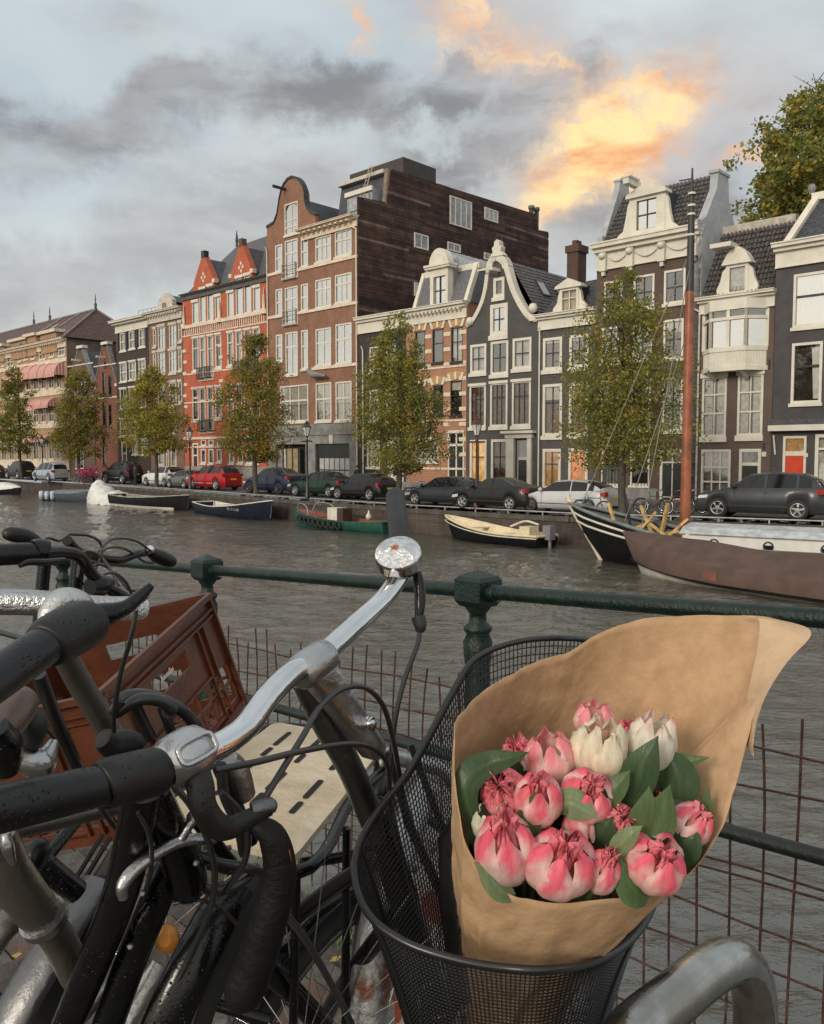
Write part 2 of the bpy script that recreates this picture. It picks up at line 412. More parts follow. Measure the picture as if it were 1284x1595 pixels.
class House:
    def __init__(s, name, label, x0, x1, cat='house', y=600, group=None):
        s.u0 = hitF(x0, y)[0]+.004; s.u1 = hitF(x1, y)[0]-.004; s.w = s.u1-s.u0
        b = P0 + D*s.u0; s.t = thing(name, label, cat, (b.x, b.y, 0), RZ, group); s.holes = []; s.px = FPX/b.length
    def U(s, px, v=0, py=600): return hitF(px, py, v)[0]-s.u0
    def Z(s, px, py, v=0): return hitF(px, py, v)[1]
    def q(s, px, py, v=0): u, z = hitF(px, py, v); return (u-s.u0, z)
    def S(s, px, py): v, z = hitS(px, py, s.u1); return (v, z)
    def part(s, name, mb, m, fix=True, **k): return mb.build(name, m, s.t, fix, **k)
    def box(s, name, u0, u1, v0, v1, z0, z1, m, **k): return MB().box(u0, u1, v0, v1, z0, z1).build(name, m, s.t, **k)
    def win(s, x0, x1, yt, yb, nx=2, rows=(.5,), fr=None, fw=.09, bar=.035, gl=None, inner=None, sill=.09, head=0, hood=0, proud=-.01, kind='window',
            bottom=None, blind=0, arch=False, leaf=None, hole=True, deep=.10, sillm=None, raw=None, muntin=None):
        fr = fr or WHITE; gl = gl or GL_M; inner = inner or DARK; xm = (x0+x1)/2; ym = (yt+yb)/2
        if raw: u0, u1, z0, z1 = raw
        else: u0, u1 = s.U(x0, py=ym), s.U(x1, py=ym); z1, z0 = s.Z(xm, yt), s.Z(xm, yb)
        if z0 < .05: z0 = .14
        if bottom is not None: z0 = bottom
        if hole: s.holes.append((u0, u1, z0, z1))
        mb = MB(); a, b, c, d = u0+.002, u1-.002, z0+.002, z1-.002
        mb.box(a, a+fw, proud, deep, c, d); mb.box(b-fw, b, proud, deep, c, d)
        mb.box(a+fw, b-fw, proud, deep, d-fw, d); mb.box(a+fw, b-fw, proud, deep, c, c+fw*1.2)
        if sill: mb.box(a-.07, b+.07, -.11, -.012, c-sill, c+.03)
        if hood: mb.box(a-.07, b+.07, -.10, -.012, d-.05, d+hood)
        iu0, iu1, iz0, iz1 = a+fw, b-fw, c+fw*1.2, d-fw
        us = [lerp(iu0, iu1, i/nx) for i in range(nx+1)]; zs = [iz0]+[lerp(iz1, iz0, r) for r in sorted(rows, reverse=True)]+[iz1]
        mbar = MB() if muntin else mb
        for u in us[1:-1]: mbar.box(u-bar/2, u+bar/2, .035, .085, iz0, iz1)
        for z in zs[1:-1]: mbar.box(iu0, iu1, .03, .09, z-bar*.7, z+bar*.7)
        f = mb.build(kind, fr, s.t)
        if muntin and mbar.v: mbar.build('glazing_bar', muntin, f)
        if arch:   # spandrels fill the corners above the arch
            sp = MB(); R0 = (u1-u0)/2; uc = (u0+u1)/2; rise = R0*1.15; k = 10
            for sg in (-1, 1):
                pts = [(uc+sg*R0*math.sin(i/k*math.pi/2), z1-rise+rise*math.cos(i/k*math.pi/2)) for i in range(k+1)]+[(uc+sg*R0, z1)]
                sp.prism(pts, (-.004, .12), lambda p, q, t: (p, t, q))
            sp.build('arch_corner', arch, s.t, True)
        for i in range(nx):
            for j in range(len(zs)-1):
                q = MB().add([(us[i], .07, zs[j]), (us[i+1], .07, zs[j]), (us[i+1], .07, zs[j+1]), (us[i], .07, zs[j+1])], [(0,1,2,3)])
                if leaf and j == 0: MB().box(us[i]+.01, us[i+1]-.01, .05, .09, zs[j], zs[j+1]-.02).build('door_leaf', leaf, f)
                else: q.build('pane', gl, f)
        nm = {'net curtain': 'curtain', 'brown curtain': 'curtain', 'lamp lit curtain': 'lit_curtain', 'roller blind': 'blind'}.get(inner.name, 'room_shade')
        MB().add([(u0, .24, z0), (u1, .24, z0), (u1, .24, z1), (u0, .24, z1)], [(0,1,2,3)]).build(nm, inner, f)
        if blind:
            MB().box(iu0, iu1, .12, .13, iz1-(iz1-iz0)*blind, iz1).build('blind', BLIND, f)
        return f
    def curtains(s, f, x0, x1, yt, yb, m=None, cov=.3):
        pass
    def shell(s, top, m, depth=9., side=None, zs=None, z0=0., name='wall', sidem=None):
        """front wall with openings plus plain side and back walls"""
        s.part(name, wall_mb(s.w, top, s.holes, z0), m)
        zl, zr = zs or (top[0][1], top[-1][1]); mb = MB()
        for u, zt in ((0, zl), (s.w, zr)): mb.add([(u, .001, z0), (u, depth, z0), (u, depth, zt), (u, .001, zt)], [(0,1,2,3)])
        mb.add([(0, depth, z0), (s.w, depth, z0), (s.w, depth, zr), (0, depth, zl)], [(0,1,2,3)])
        mb.add([(0, .6, min(zl, zr)-.6), (s.w, .6, min(zl, zr)-.6), (s.w, depth, min(zl, zr)-.6), (0, depth, min(zl, zr)-.6)], [(0,1,2,3)])
        s.part('side_wall', mb, sidem or m)
    def cornice(s, zt, h, m=None, u0=None, u1=None, out=.38, dent=False, name='cornice', block=0):
        m = m or WHITE; u0 = -.02 if u0 is None else u0; u1 = s.w+.02 if u1 is None else u1; mb = MB(); a = h
        mb.box(u0, u1, -.10, -.002, zt-a, zt-a*.36)
        mb.box(u0, u1, -.15, -.002, zt-a-.06, zt-a)
        mb.box(u0-.04, u1+.04, -out*.62, -.001, zt-a*.36, zt-a*.20)
        mb.box(u0-.08, u1+.08, -out, .05, zt-a*.20, zt-a*.06); mb.box(u0-.10, u1+.10, -out-.06, .12, zt-a*.06, zt)
        o = s.part(name, mb, m, False)
        if dent:
            n = int((u1-u0)/dent); dm = MB().box(0, dent*.42, -out*.85, -.10, zt-a*.52, zt-a*.365).mesh('modillion', m)
            for i in range(n): use('modillion', dm, o, (u0+dent*(i+.3), 0, 0))
        return o
    def downspout(s, u, z0, z1, m=None, bend=True):
        pts = [(u, -.1, z0), (u, -.1, z1-.5), (u, -.12, z1-.2), (u+(.0 if not bend else -.35), -.28, z1)]
        s.part('downspout', MB().tube(pts, .055, 7), m or WHITE)
def roofm(pts, faces, th=.0): mb = MB(); mb.add(pts, faces); return mb
def tiles(h, name, c0, c1, c2, c3, nu, nv, m, parent=None, amp=.05):
    """pantile field: c0 lower left, c1 lower right, c2 upper right, c3 upper left; every tile has its own roll and lap"""
    c0, c1, c2, c3 = map(Vector, (c0, c1, c2, c3)); nrm = (c1-c0).cross(c3-c0).normalized()
    if nrm.y > 0 and abs(nrm.y) > .2: nrm = -nrm
    if nrm.z < 0: nrm = -nrm
    mb = MB(); sub = 4
    for r in range(nv):
        rows = []
        for lap, e in ((0, amp*.75), (1, 0)):
            t = (r+lap*1.02)/nv; row = []
            for i in range(nu*sub+1):
                u = i/(nu*sub); p = c0.lerp(c1, u).lerp(c3.lerp(c2, u), t)
                hh = amp*abs(math.sin(math.pi*((i % sub)/sub)))*1.0
                row.append(p+nrm*(hh+e))
            rows.append(row)
        rows.insert(0, [p-nrm*amp*.75 for p in rows[0]])
        mb.sheet(rows, sm=False)
    return mb.build(name, m, parent or h.t, False, kind='stuff')
def slates(h, name, c0, c1, c2, c3, rows, m, parent=None, th=.02):
    """courses of slates, each course lapping the one below"""
    c0, c1, c2, c3 = map(Vector, (c0, c1, c2, c3)); nrm = (c1-c0).cross(c3-c0).normalized()
    if nrm.z < 0: nrm = -nrm
    mb = MB()
    for r in range(rows):
        a, b = r/rows, min(1, (r+1.03)/rows); p, q = c0.lerp(c3, a), c1.lerp(c2, a); p2, q2 = c0.lerp(c3, b), c1.lerp(c2, b); n = max(1, int((q-p).length/.32))
        for i in range(n):
            s0, s1 = i/n, (i+.97)/n; e = th*random.uniform(.8, 1.5)
            A, B, C2, D2 = p.lerp(q, s0)+nrm*e, p.lerp(q, s1)+nrm*e, p2.lerp(q2, s1)+nrm*.004, p2.lerp(q2, s0)+nrm*.004
            mb.add([A, B, C2, D2, A-nrm*e, B-nrm*e], [(0, 1, 2, 3), (4, 5, 1, 0)])
    mb.add([c0, c1, c2, c3], [(0, 1, 2, 3)])
    return mb.build(name, m, parent or h.t, False, kind='stuff')

# ---- A: big buff brick building with striped awnings, hip roof (far left)
BUFF = brick('buff brick', (.42, .27, .155), (.34, .20, .11), (.40, .32, .23), .5, .2, .25)
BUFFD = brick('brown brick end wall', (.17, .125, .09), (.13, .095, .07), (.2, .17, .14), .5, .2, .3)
A = House('corner_block', 'large buff brick building with pink striped awnings and a brown hipped roof, far left', -190, 105, 'building')
zt = A.Z(104, 525); U = A.U
for (x0, x1, yt, yb) in [(28,33.6,538,563),(37,43.5,530,560),(48,54,534,559),(61,71,543,560),(76.6,83.5,533,556),(91,101,536,554),(3,8,548,570),(11,21,556,571),(-16,-7,548,575),(-40,-30,552,580),(-62,-52,556,584)]:
    A.win(x0, x1, yt, yb, 2, (.5,), CREAM, .12, .07, GL_M, BROWNC if x0 > 50 else DARK, sill=.15)
for row, (ya, yb) in enumerate(((584, 606), (636, 658), (678, 716))):
    for i, x in enumerate((40, 52, 64, 76, 88)):
        sh = (x-64)*-.13*(1-row*.35)
        A.win(x, x+8.5, ya+sh, yb+sh*.6, 2, (.4,), CREAM, .11, .07, GL_D, DARK if i % 2 else BROWNC, sill=.15)
    for i, x in enumerate((-30, -15, 2, 14, 26)):
        sh = (x-64)*-.13*(1-row*.35)
        A.win(x, x+8, ya+sh, yb+sh*.6, 2, (.4,), CREAM, .11, .07, GL_D, DARK, sill=.15)
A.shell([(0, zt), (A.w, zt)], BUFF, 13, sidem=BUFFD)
A.cornice(zt, 1.0, CREAM, out=.6, dent=.55)
for yy, hh, nmm in ((560, .5, 'string_course'), (608, .7, 'string_course'), (661, .55, 'string_course'), (722, 1.2, 'plinth')):
    z = A.Z(90, yy); A.box(nmm, 0, A.w+.06, -.10, -.003, z-hh*.7, z+hh*.3, CREAM)
# the attic blocks that break the eaves
for x0, x1, y in ((20, 46, 531), (44, 60, 524), (67, 92, 519), (-8, 10, 541)):
    a, b = U(x0), U(x1); z = A.Z((x0+x1)/2, y)
    o = A.box('attic_gable', a, b, -.16, .8, zt-1.4, z, BUFF); MB().box(a-.25, b+.25, -.5, .9, z, z+.35).build('attic_coping', CREAM, o)
AW = None
def awning_mat():
    global nt
    m = bpy.data.materials.new('pink striped awning'); m.use_nodes = True; old = nt; nt = m.node_tree; nt.nodes.clear()
    p = nd('ShaderNodeBsdfPrincipled'); lk(p.outputs[0], nd('ShaderNodeOutputMaterial').inputs[0]); p.inputs['Roughness'].default_value = .85
    c = nd('ShaderNodeTexCoord').outputs['Object']; s = nd('ShaderNodeSeparateXYZ'); lk(c, s.inputs[0])
    f = mth('GREATER_THAN', mth('SINE', mth('MULTIPLY', mth('ADD', s.outputs[0], mth('MULTIPLY', s.outputs[1], 1.0)), 17.)), .0)
    setin(p.inputs['Base Color'], mixc(f, (.66, .43, .38), (.42, .155, .14))); nt = old; return m
AWM = awning_mat()
for (xs, yt, yb) in (((35, 47.5, 60.5, 74, 84.5, 102), 571, 598), ((-22, -10, 3, 17, 30), 584, 612), ((53, 66, 78, 90), 625, 645), ((-20, -8, 5, 20), 637, 656), ((44, 56, 70, 84), 682, 696)):
    for a, b in zip(xs, xs[1:]):
        xm = (a+b)/2; u0, u1 = U(a)+.05, U(b)-.05; sh = -(xm-70)*.13; z1, z0 = A.Z(xm, yt-4+sh*.8), A.Z(xm, yb-10+sh*.8); mb = MB(); rows = []; h = z1-z0
        for k in range(9):
            t = k/8*math.pi/2; rows.append([(u0, -1.25*math.sin(t)-.01, z0+h*math.cos(t)), (u1, -1.25*math.sin(t)-.01, z0+h*math.cos(t))])
        rows.append([(u0, -1.25, z0-.2), (u1, -1.25, z0-.2)]); mb.sheet(rows)
        for u in (u0, u1): mb.add([(u, -.01, z0)]+[(u, r[0][1], r[0][2]) for r in rows[:9]], [tuple(range(10))])
        mb.build('awning', AWM, A.t, True)
# roof: hip with ridge, dark red-brown tiles
RB = mat('red brown roof tile', (.085, .046, .040), .7, var=.3, vscale=3, bump=.5, bscale=7)
apx = A.q(126, 488, 5.2); le = A.q(56, 499, 5.2); dp = 10.4; zr = apx[1]
e0, e1 = -.5, A.w+.5; r1 = A.w-3.2; r0 = 6
mb = MB().add([(e0, -.5, zt), (e1, -.5, zt), (e1, dp, zt), (e0, dp, zt), (r0, dp/2, zr), (r1, dp/2, zr)], [(0, 1, 5, 4), (1, 2, 5), (2, 3, 4, 5), (3, 0, 4)])
rf = A.part('roof', mb, RB)
hm = MB()
for p, q in (((e1, -.5, zt), (r1, dp/2, zr)), ((e1, dp, zt), (r1, dp/2, zr)), ((r0, dp/2, zr), (r1, dp/2, zr)), ((A.w-7, -.5, zt), (A.w-7, dp/2, zr)), ((A.w-12, -.5, zt), (A.w-12, dp/2, zr))):
    hm.tube([Vector(p)+Vector((0, 0, .06)), Vector(q)+Vector((0, 0, .06))], .13, 6)
hm.build('ridge_cap', mat('lead flashing', (.22, .19, .17), .6), rf)
for u in (r1, A.w-16, A.w-21): MB().lathe([(.2, 0), (.14, .4), (.2, .6), (.05, .9), (.09, 1.1), (.02, 1.9)], 8, (u, dp/2, zr)).build('finial', SLATE, rf)
sk = MB(); k = (zr-zt)/(dp/2+.5); sk.obox((A.w-9.5, .9, zt+1.4*k+.05), (1.1, 0, 0), (0, 2.2, 2.2*k), (0, -.08*k, .08)); sk.build('roof_window', ZINC, rf)

# ---- B: two small stepped gable houses against its end wall
REDB = brick('dark red brick', (.21, .062, .040), (.15, .05, .035), (.22, .16, .12), .5, .2, .3)
BRB = brick('brown gable brick', (.13, .075, .05), (.10, .06, .042), (.2, .16, .12), .5, .2, .3)
GREYST = mat('grey gable coping', (.20, .20, .205), .7, var=.2)
for i, (x0, x1, peak, ys, lab, m) in enumerate(((106, 146, (124, 546), 602, 'narrow brown brick gabled house mostly behind a tree, beside the awning building', BRB),
                                 (147, 182, (164.6, 540), 600, 'narrow red brick gabled house with tall black openings beside the shuttered house', REDB))):
    h = House('gabled_house', lab, x0, x1)
    pu, pz = h.q(*peak); zs = h.Z(x1, ys); pu = h.w*.52
    if i == 1:
        for (a, b, c, d) in ((159.5, 165, 579, 616), (169, 174, 584, 616), (160, 165.5, 626, 663), (169.5, 174, 630, 664), (160, 165, 680, 725)): h.win(a, b, c, d, 1, (.35,), DARKF, .06, .04, GL_D, DARK, sill=.16, sillm=WHITE)
        h.win(162.2, 166.5, 563, 572, 1, (), DARKF, .05, .03, GL_D, DARK, sill=.1)
    else:
        for (a, b, c, d) in ((116, 121, 590, 616), (127, 133, 590, 618), (116, 121, 640, 665), (127, 133, 640, 665), (118, 130, 690, 730)): h.win(a, b, c, d, 1, (.4,), WHITE, .08, .05, GL_D, DARK)
    h.shell([(0, zs), (pu-.5, pz), (pu+.5, pz), (h.w, zs)], m, 8.5, zs=(zs, zs))
    cp = MB()
    for a, b in (((0, zs), (pu-.5, pz)), ((pu+.5, pz), (h.w, zs))):
        cp.obox((a[0], -.06, a[1]), (b[0]-a[0], 0, b[1]-a[1]), (0, .5, 0), (0, 0, .28))
    h.part('gable_coping', cp, GREYST)
    h.box('gable_cap', pu-.75, pu+.75, -.12, .5, pz+.25, pz+.55, WHITE)
    h.part('hoist_beam', MB().box(pu-.1, pu+.1, -1.0, .1, pz-1.2, pz-1.0), WHITE)
    for uu in (.15, h.w-.15): h.box('kneeler', uu-.2, uu+.2, -.08, .4, zs-.1, zs+.2, WHITE)
    for zz in (572+50*k for k in range(2)):
        h.box('stone_band', 0, h.w, -.04, -.002, h.Z(x0, zz), h.Z(x0, zz)+.12, WHITE)
    rm = MB().add([(0, .3, zs), (pu, .3, pz), (pu, 8.5, pz), (0, 8.5, zs), (h.w, .3, zs), (h.w, 8.5, zs)], [(0, 1, 2, 3), (1, 4, 5, 2)]); h.part('roof', rm, REDB if i else SLATE)

# ---- C: dark brick house with shutters
DKB = brick('dark brown brick', (.050, .036, .030), (.036, .028, .024), (.06, .05, .045), .4, .14, .2)
C = House('canal_house', 'dark brown brick house with black shutters and a deep projecting white cornice', 182.5, 232.5)
zt = C.Z(228, 492)
for (x0, x1, yt, yb) in ((187,197,518,547),(201,211.4,515,543.5),(216.5,227,511.5,540.7)):
    C.win(x0, x1, yt, yb, 2, (.5,), WHITE, .13, .07, GL_M, CURT, sill=.14)
    um = C.U(x0); 
    for q in (x0-3.6, x1+.6): C.box('shutter', C.U(q), C.U(q+2.9), -.07, -.02, C.Z(x0, yb), C.Z(x0, yt), DARKF)
for (x0, x1, yt, yb) in ((187,197.6,565,595),(201,212,562.5,592),(216,227,560,589),(187,197.6,605,638),(201,212,603,636),(216,227,602,635),(187,197,652,680),(201,212,652,680),(206,214.6,684,708),(221,231,684,708)):
    C.win(x0, x1, yt, yb, 2, (.5,), WHITE, .13, .07, GL_M, CURT if yt < 600 else DARK, sill=.12, hood=.12)
C.win(190, 198, 688, 735, 1, (.3,), WHITE, .14, .07, GL_D, DARK, leaf=DARKF, sill=0, bottom=.14)
C.shell([(0, zt), (C.w, zt)], DKB, 9); C.cornice(zt+.05, 1.15, out=.8)
C.box('roof_slab', 0, C.w, .1, 9, zt-.1, zt, SLATE)
rl = MB()
for a in range(5): u = C.w*.45+a*C.w*.13; rl.tube([(u, 1, zt), (u, 1, zt+1.0)], .025, 4)
rl.tube([(C.w*.45, 1, zt+1), (C.w*.97, 1, zt+1)], .025, 4); rl.build('roof_railing', GREYST, C.t)

# ---- D: cream trimmed brick house with small gable
MIDB = brick('soft brown brick', (.20, .105, .070), (.16, .085, .058), (.24, .19, .15), .45, .16, .25)
STW = mat('grey stone trim', (.50, .46, .40), .7, var=.14)
E_ = House('canal_house', 'brown brick house with grey stone window surrounds and a small pointed attic gable', 233, 286)
zt = E_.Z(270, 481)
for (x0, x1, yt, yb) in ((238.5,243.5,512,540),(246,257.5,508,545),(263.5,275,505,542.6),(278,283.5,502,532),(238.5,243.5,549,580),(246,257.5,547,582),(263.5,275,545,581),(278,283.5,543,577),
                         (246,257.5,596,632),(263.5,275,595,632),(278,283.5,594,628),(246,257,645,676),(263,275,645,676),(246,256,692,725),(259,263,692,735),(266,275,690,728)):
    E_.win(x0, x1, yt, yb, 2 if x1-x0 > 8 else 1, (.35,), STW, .16, .06, GL_B if yt < 560 else GL_M, CURT, sill=.2, hood=.2)
E_.shell([(0, zt), (E_.w, zt)], MIDB, 9); E_.cornice(zt+.1, 1.05, STW, out=.55, dent=.5)
a0, a1, pk = E_.U(249), E_.U(272), E_.q(261.6, 456)
h0 = len(E_.holes)
gm = MB().prism([(a0, zt-.2), (a1, zt-.2), (a1, zt+.9), (lerp(a0, a1, .62), pk[1]), (lerp(a0, a1, .40), pk[1]), (a0, zt+.9)], (-.12, .35), lambda a, b, t: (a, t, b))
g = E_.part('attic_gable', gm, STW)
MB().box(lerp(a0, a1, .36), lerp(a0, a1, .62), -.16, -.125, zt+.3, pk[1]-.9).build('attic_window', mat('old louvre', (.2, .16, .11), .7), g)
um = (a0+a1)/2; MB().add([(a0, .3, zt+.7), (um, .3, pk[1]-.1), (um, 5, pk[1]-.1), (a0, 5, zt+.7), (a1, .3, zt+.7), (a1, 5, zt+.7)], [(0, 1, 2, 3), (1, 4, 5, 2)]).build('attic_roof', SLATE, g, True)
E_.box('roof_slab', 0, E_.w, .1, 9, zt-.1, zt+.02, SLATE)

# ---- F: bright red house with two pointed gables
RED = brick('orange red brick', (.50, .105, .045), (.40, .080, .038), (.42, .20, .13), .40, .14, .22)
F = House('red_gabled_house', 'bright red brick house with two pointed gables, white bands and a dark slate roof', 286.5, 418)
zt = F.Z(350, 446); slope = lambda x, y: y
TRIM = mat('cream band stone', (.66, .55, .43), .7, var=.12)
tops = [(299.5,309.5,470,505),(311,320.5,450,502),(323,332.5,445,500),(335,344.5,461,498),(354,364.5,455,494),(367.5,378.5,432,491),(380.5,391.5,428,488),(394.5,405.5,447,485)]
for k, (x0, x1, yt, yb) in enumerate(tops):
    F.win(x0, x1, yt, yb, 1, (.14,) if k in (1, 2, 5, 6) else (), WHITE, .10, .07, GL_B, BLIND, sill=.16, hood=.20)
xs = [(300,309.5),(311.5,320.5),(323.5,332.5),(335.5,345),(354.5,364),(367.5,377.5),(380.5,391),(394,405)]
for k, (x0, x1) in enumerate(xs):
    d = (x0-300)*-.165
    F.win(x0, x1, 526+d, (592 if k in (1, 2, 5, 6) else 578)+d*.9, 1, (.3,), WHITE, .13, .07, GL_M, CURT if k % 3 else DARK, sill=.2, hood=.12)
    d *= .65
    F.win(x0, x1, 605+d, (673 if k in (1, 2, 5, 6) else 655)+d*.7, 1, (.28,), STW, .13, .12, GL_D, DARK, sill=.2, hood=.12)
    if k in (1, 2, 5, 6):
        for yy in (583, 664):
            dd = d*(1.5 if yy == 583 else 1); u0, u1 = F.U(x0), F.U(x1); z0 = F.Z(x0, yy+9+dd); mb = MB()
            mb.box(u0-.05, u1+.05, -.38, -.34, z0+.95, z0+1.0); mb.box(u0-.05, u1+.05, -.4, -.02, z0-.03, z0+.03)
            for j in range(9): uu = lerp(u0, u1, j/8); mb.box(uu-.015, uu+.015, -.38, -.35, z0, z0+.97)
            for uu in (u0-.04, u1+.04): mb.box(uu-.015, uu+.015, -.38, -.02, z0+.94, z0+.98)
            mb.build('balcony_grille', DARKF, F.t)
for (x0, x1, yt, yb) in ((313,321,699,722),(325,333,699,723),(338,345.5,699,720),(357,365,699,722),(370,379,699,722),(383,393,699,723),(396,404,699,722),(313,321,684,695),(325,333,684,695),(338,345.5,684,695)):
    F.win(x0, x1, yt, yb, 1, (), WHITE, .14, .07, GL_D, DARK if x0 != 338 else BROWNC, sill=.15)
F.win(300, 309, 690, 732, 1, (.3,), WHITE, .16, .1, GL_D, DARK, leaf=mat('maroon door', (.07, .015, .012), .4), sill=0, bottom=.14)
F.shell([(0, zt), (F.w, zt)], RED, 9)
def fband(y, x, h, nm='stone_band', m=TRIM, o=.05): z = F.Z(x, y); return F.box(nm, 0, F.w, -o, -.003, z-h/2, z+h/2, m)
fband(508, 300, .3, o=.16); fband(583, 295, .13); fband(696, 330, .16); fband(682, 330, .22, o=.14); fband(522, 300, .12); fband(627, 300, .12, o=.04); fband(735, 330, 1.0, 'plinth', mat('grey plinth stone', (.25, .24, .22), .7))
F.cornice(zt+.12, .5, mat('dark gutter', (.09, .085, .08), .6), out=.35)
# arcade of little arches between the floors
ar = MB(); zc = F.Z(300, 508)-.15; zb = F.Z(300, 522)+.06
for k in range(40):
    u = F.w*(.03+.94*k/39); ar.box(u-.06, u+.06, -.09, -.045, zb, zc)
ar.build('arcade_pilaster', TRIM, F.t, kind='stuff')
qm = MB().box(-.28, .28, -.09, -.003, -.14, .14).mesh('quoin', TRIM)
for uu in (.35, F.w*.475, F.w-.35):
    for k in range(7): use('quoin', qm, F.t, (uu+(.06 if k % 2 else -.06), 0, F.Z(300, 545)-k*1.05))
    MB().lathe([(.34, 0), (.34, .35), (.14, .5), (.2, .8), (.03, 2.2)], 4, (uu, -.1, zc)).build('pinnacle', TRIM, F.t)
for (xa, xb, pk, ys) in ((304, 337, (321, 399), 440), (362, 396, (378.5, 381), 425)):
    a, b = F.U(xa), F.U(xb); pu, pz = F.q(*pk); pu = (a+b)/2; zs = zt-.4; zk = F.Z((xa+xb)/2, ys)
    hs = [(F.U(x0), F.U(x1), zt-.3, F.Z((x0+x1)/2, yt)+.05) for x0, x1, yt, yb in tops if xa < x0 < xb and yt < 452]
    mb = MB()
    for r in hs: pass
    pg = [(a, max(r[3] for r in hs)+.03), (b, max(r[3] for r in hs)+.03), (b, zk), (pu+.22, pz), (pu-.22, pz), (a, zk)]
    mb.prism(pg, (-.06, .5), lambda p, q, t: (p, t, q))
    for u0, u1 in ((a, hs[0][0]), (hs[0][1], hs[1][0]), (hs[1][1], b)): mb.box(u0, u1, -.06, .5, zs, pg[0][1])
    g = F.part('pointed_gable', mb, RED)
    MB().box(pu-.25, pu+.25, -.1, .4, pz-.1, pz+.55).build('gable_cap', DARKF if xa < 350 else BRB, g)
    for uu in (a+.05, b-.05): MB().box(uu-.2, uu+.2, -.14, .3, zk-.2, zk+.15).build('kneeler', TRIM, g)
    dm = MB()
    for du, dz in ((0, .32), (0, -.32), (.26, 0), (-.26, 0)):
        zz = lerp(zk, pz, .22)+dz; dm.add([(pu+du-.17, -.075, zz), (pu+du, -.075, zz-.2), (pu+du+.17, -.075, zz), (pu+du, -.075, zz+.2)], [(0, 1, 2, 3)])
    dm.build('diamond_ornament', TRIM, g)
    mb = MB().add([(a, .3, zk), (pu, .3, pz-.1), (pu, 5, pz-.1), (a, 5, zk), (b, .3, zk), (b, 5, zk), (a, .3, zs), (b, .3, zs), (b, 5, zs), (a, 5, zs)], [(0, 1, 2, 3), (1, 4, 5, 2), (4, 7, 8, 5), (0, 3, 9, 6)])
    mb.build('dormer_roof', SLATE, g, True)
rz = hitF(418, 364, 4.0)[1]; ul = F.U(372, 4)
rm = MB().add([(0, .1, zt), (F.w, .1, zt), (F.w, 4, rz), (ul, 4, rz-.3), (0, 9, zt), (F.w, 9, zt)], [(0, 1, 2, 3), (0, 3, 4), (3, 2, 5, 4)])
rf = F.part('roof', rm, mat('warm grey slate', (.085, .082, .088), .6, var=.2, vscale=5, bump=.4))
MB().lathe([(.14, 0), (.1, .3), (.16, .45), (.02, 1.5)], 8, (ul, 4, rz-.3)).build('finial', SLATE, rf)

# ---- G: tall brown brick warehouse with neck gable and timber clad flank
GB = brick('brown red brick', (.285, .128, .076), (.225, .100, .060), (.30, .20, .145), .34, .11, .35)
G = House('warehouse_block', 'tall brown brick building with a curved gable and a long flank of dark timber boards', 418.5, 558, 'building')
zt = G.Z(548, 345)
def gp(zx, zy): return G.q(410+zx/6.38, 260+zy/6.38)
outl = [gp(*p) for p in ((58,600),(110,560),(140,480),(152,400),(162,330),(180,250),(205,185),(245,130),(290,107),(335,118),(370,150),(395,195),(410,250),(415,340),(430,400),(462,450),(520,485))]
outl = [(max(0, u), z) for u, z in outl]; outl[0] = (0, outl[0][1]); ug = outl[-1][0]
rects = [(429,440,381,423,1,(.5,)),(444,464,373,432,2,(.33,)),(469,480,368,415,1,(.5,)),(491.5,516,367.5,407,3,(.35,)),(522,548,358,398.5,3,(.35,)),
 (429.6,440,450,492,1,(.5,)),(444,464,446.5,504.5,2,(.3,)),(469,480,442,484,1,(.5,)),(491.5,516,434,479,3,(.33,)),(522,548,426,471,3,(.33,)),
 (430,440,521,563,1,(.4,)),(445,464,517,584,2,(.33,)),(469.6,480,514,575,1,(.4,)),(492,516,511,569,2,(.38,)),(523,548,503.5,566,2,(.38,)),
 (437,480.5,600,657,3,(.42,)),(492,516.5,596,656,2,(.42,)),(523,548,594,655,2,(.42,))]
for k, (x0, x1, yt, yb, nx, rr) in enumerate(rects):
    f = G.win(x0, x1, yt, yb, nx, rr, WHITE, .11, .10, GL_B if k < 15 else GL_M, CURT if k >= 15 else DARK, sill=.16, blind=.55 if k >= 15 else 0)
    if k in (1, 6):
        u0, u1 = G.U(x0), G.U(x1); z0 = G.Z(454, yb); mb = MB()
        for zz in (1.1, .75, .4): mb.box(u0, u1, -.22, -.19, z0+zz, z0+zz+.04)
        mb.box(u0-.1, u1+.1, -.24, -.115, z0-.14, z0+.02)
        for u in (u0, u1): mb.box(u-.02, u+.02, -.22, -.005, z0+.02, z0+1.14)
        mb.build('balcony_rail', mat('pale rail', (.35, .34, .32), .5), G.t)
G.win(443.5, 464, 315.5, 365, 2, (.55, .78), WHITE, .10, .07, GL_B, DARK, sill=.16, arch=GB)
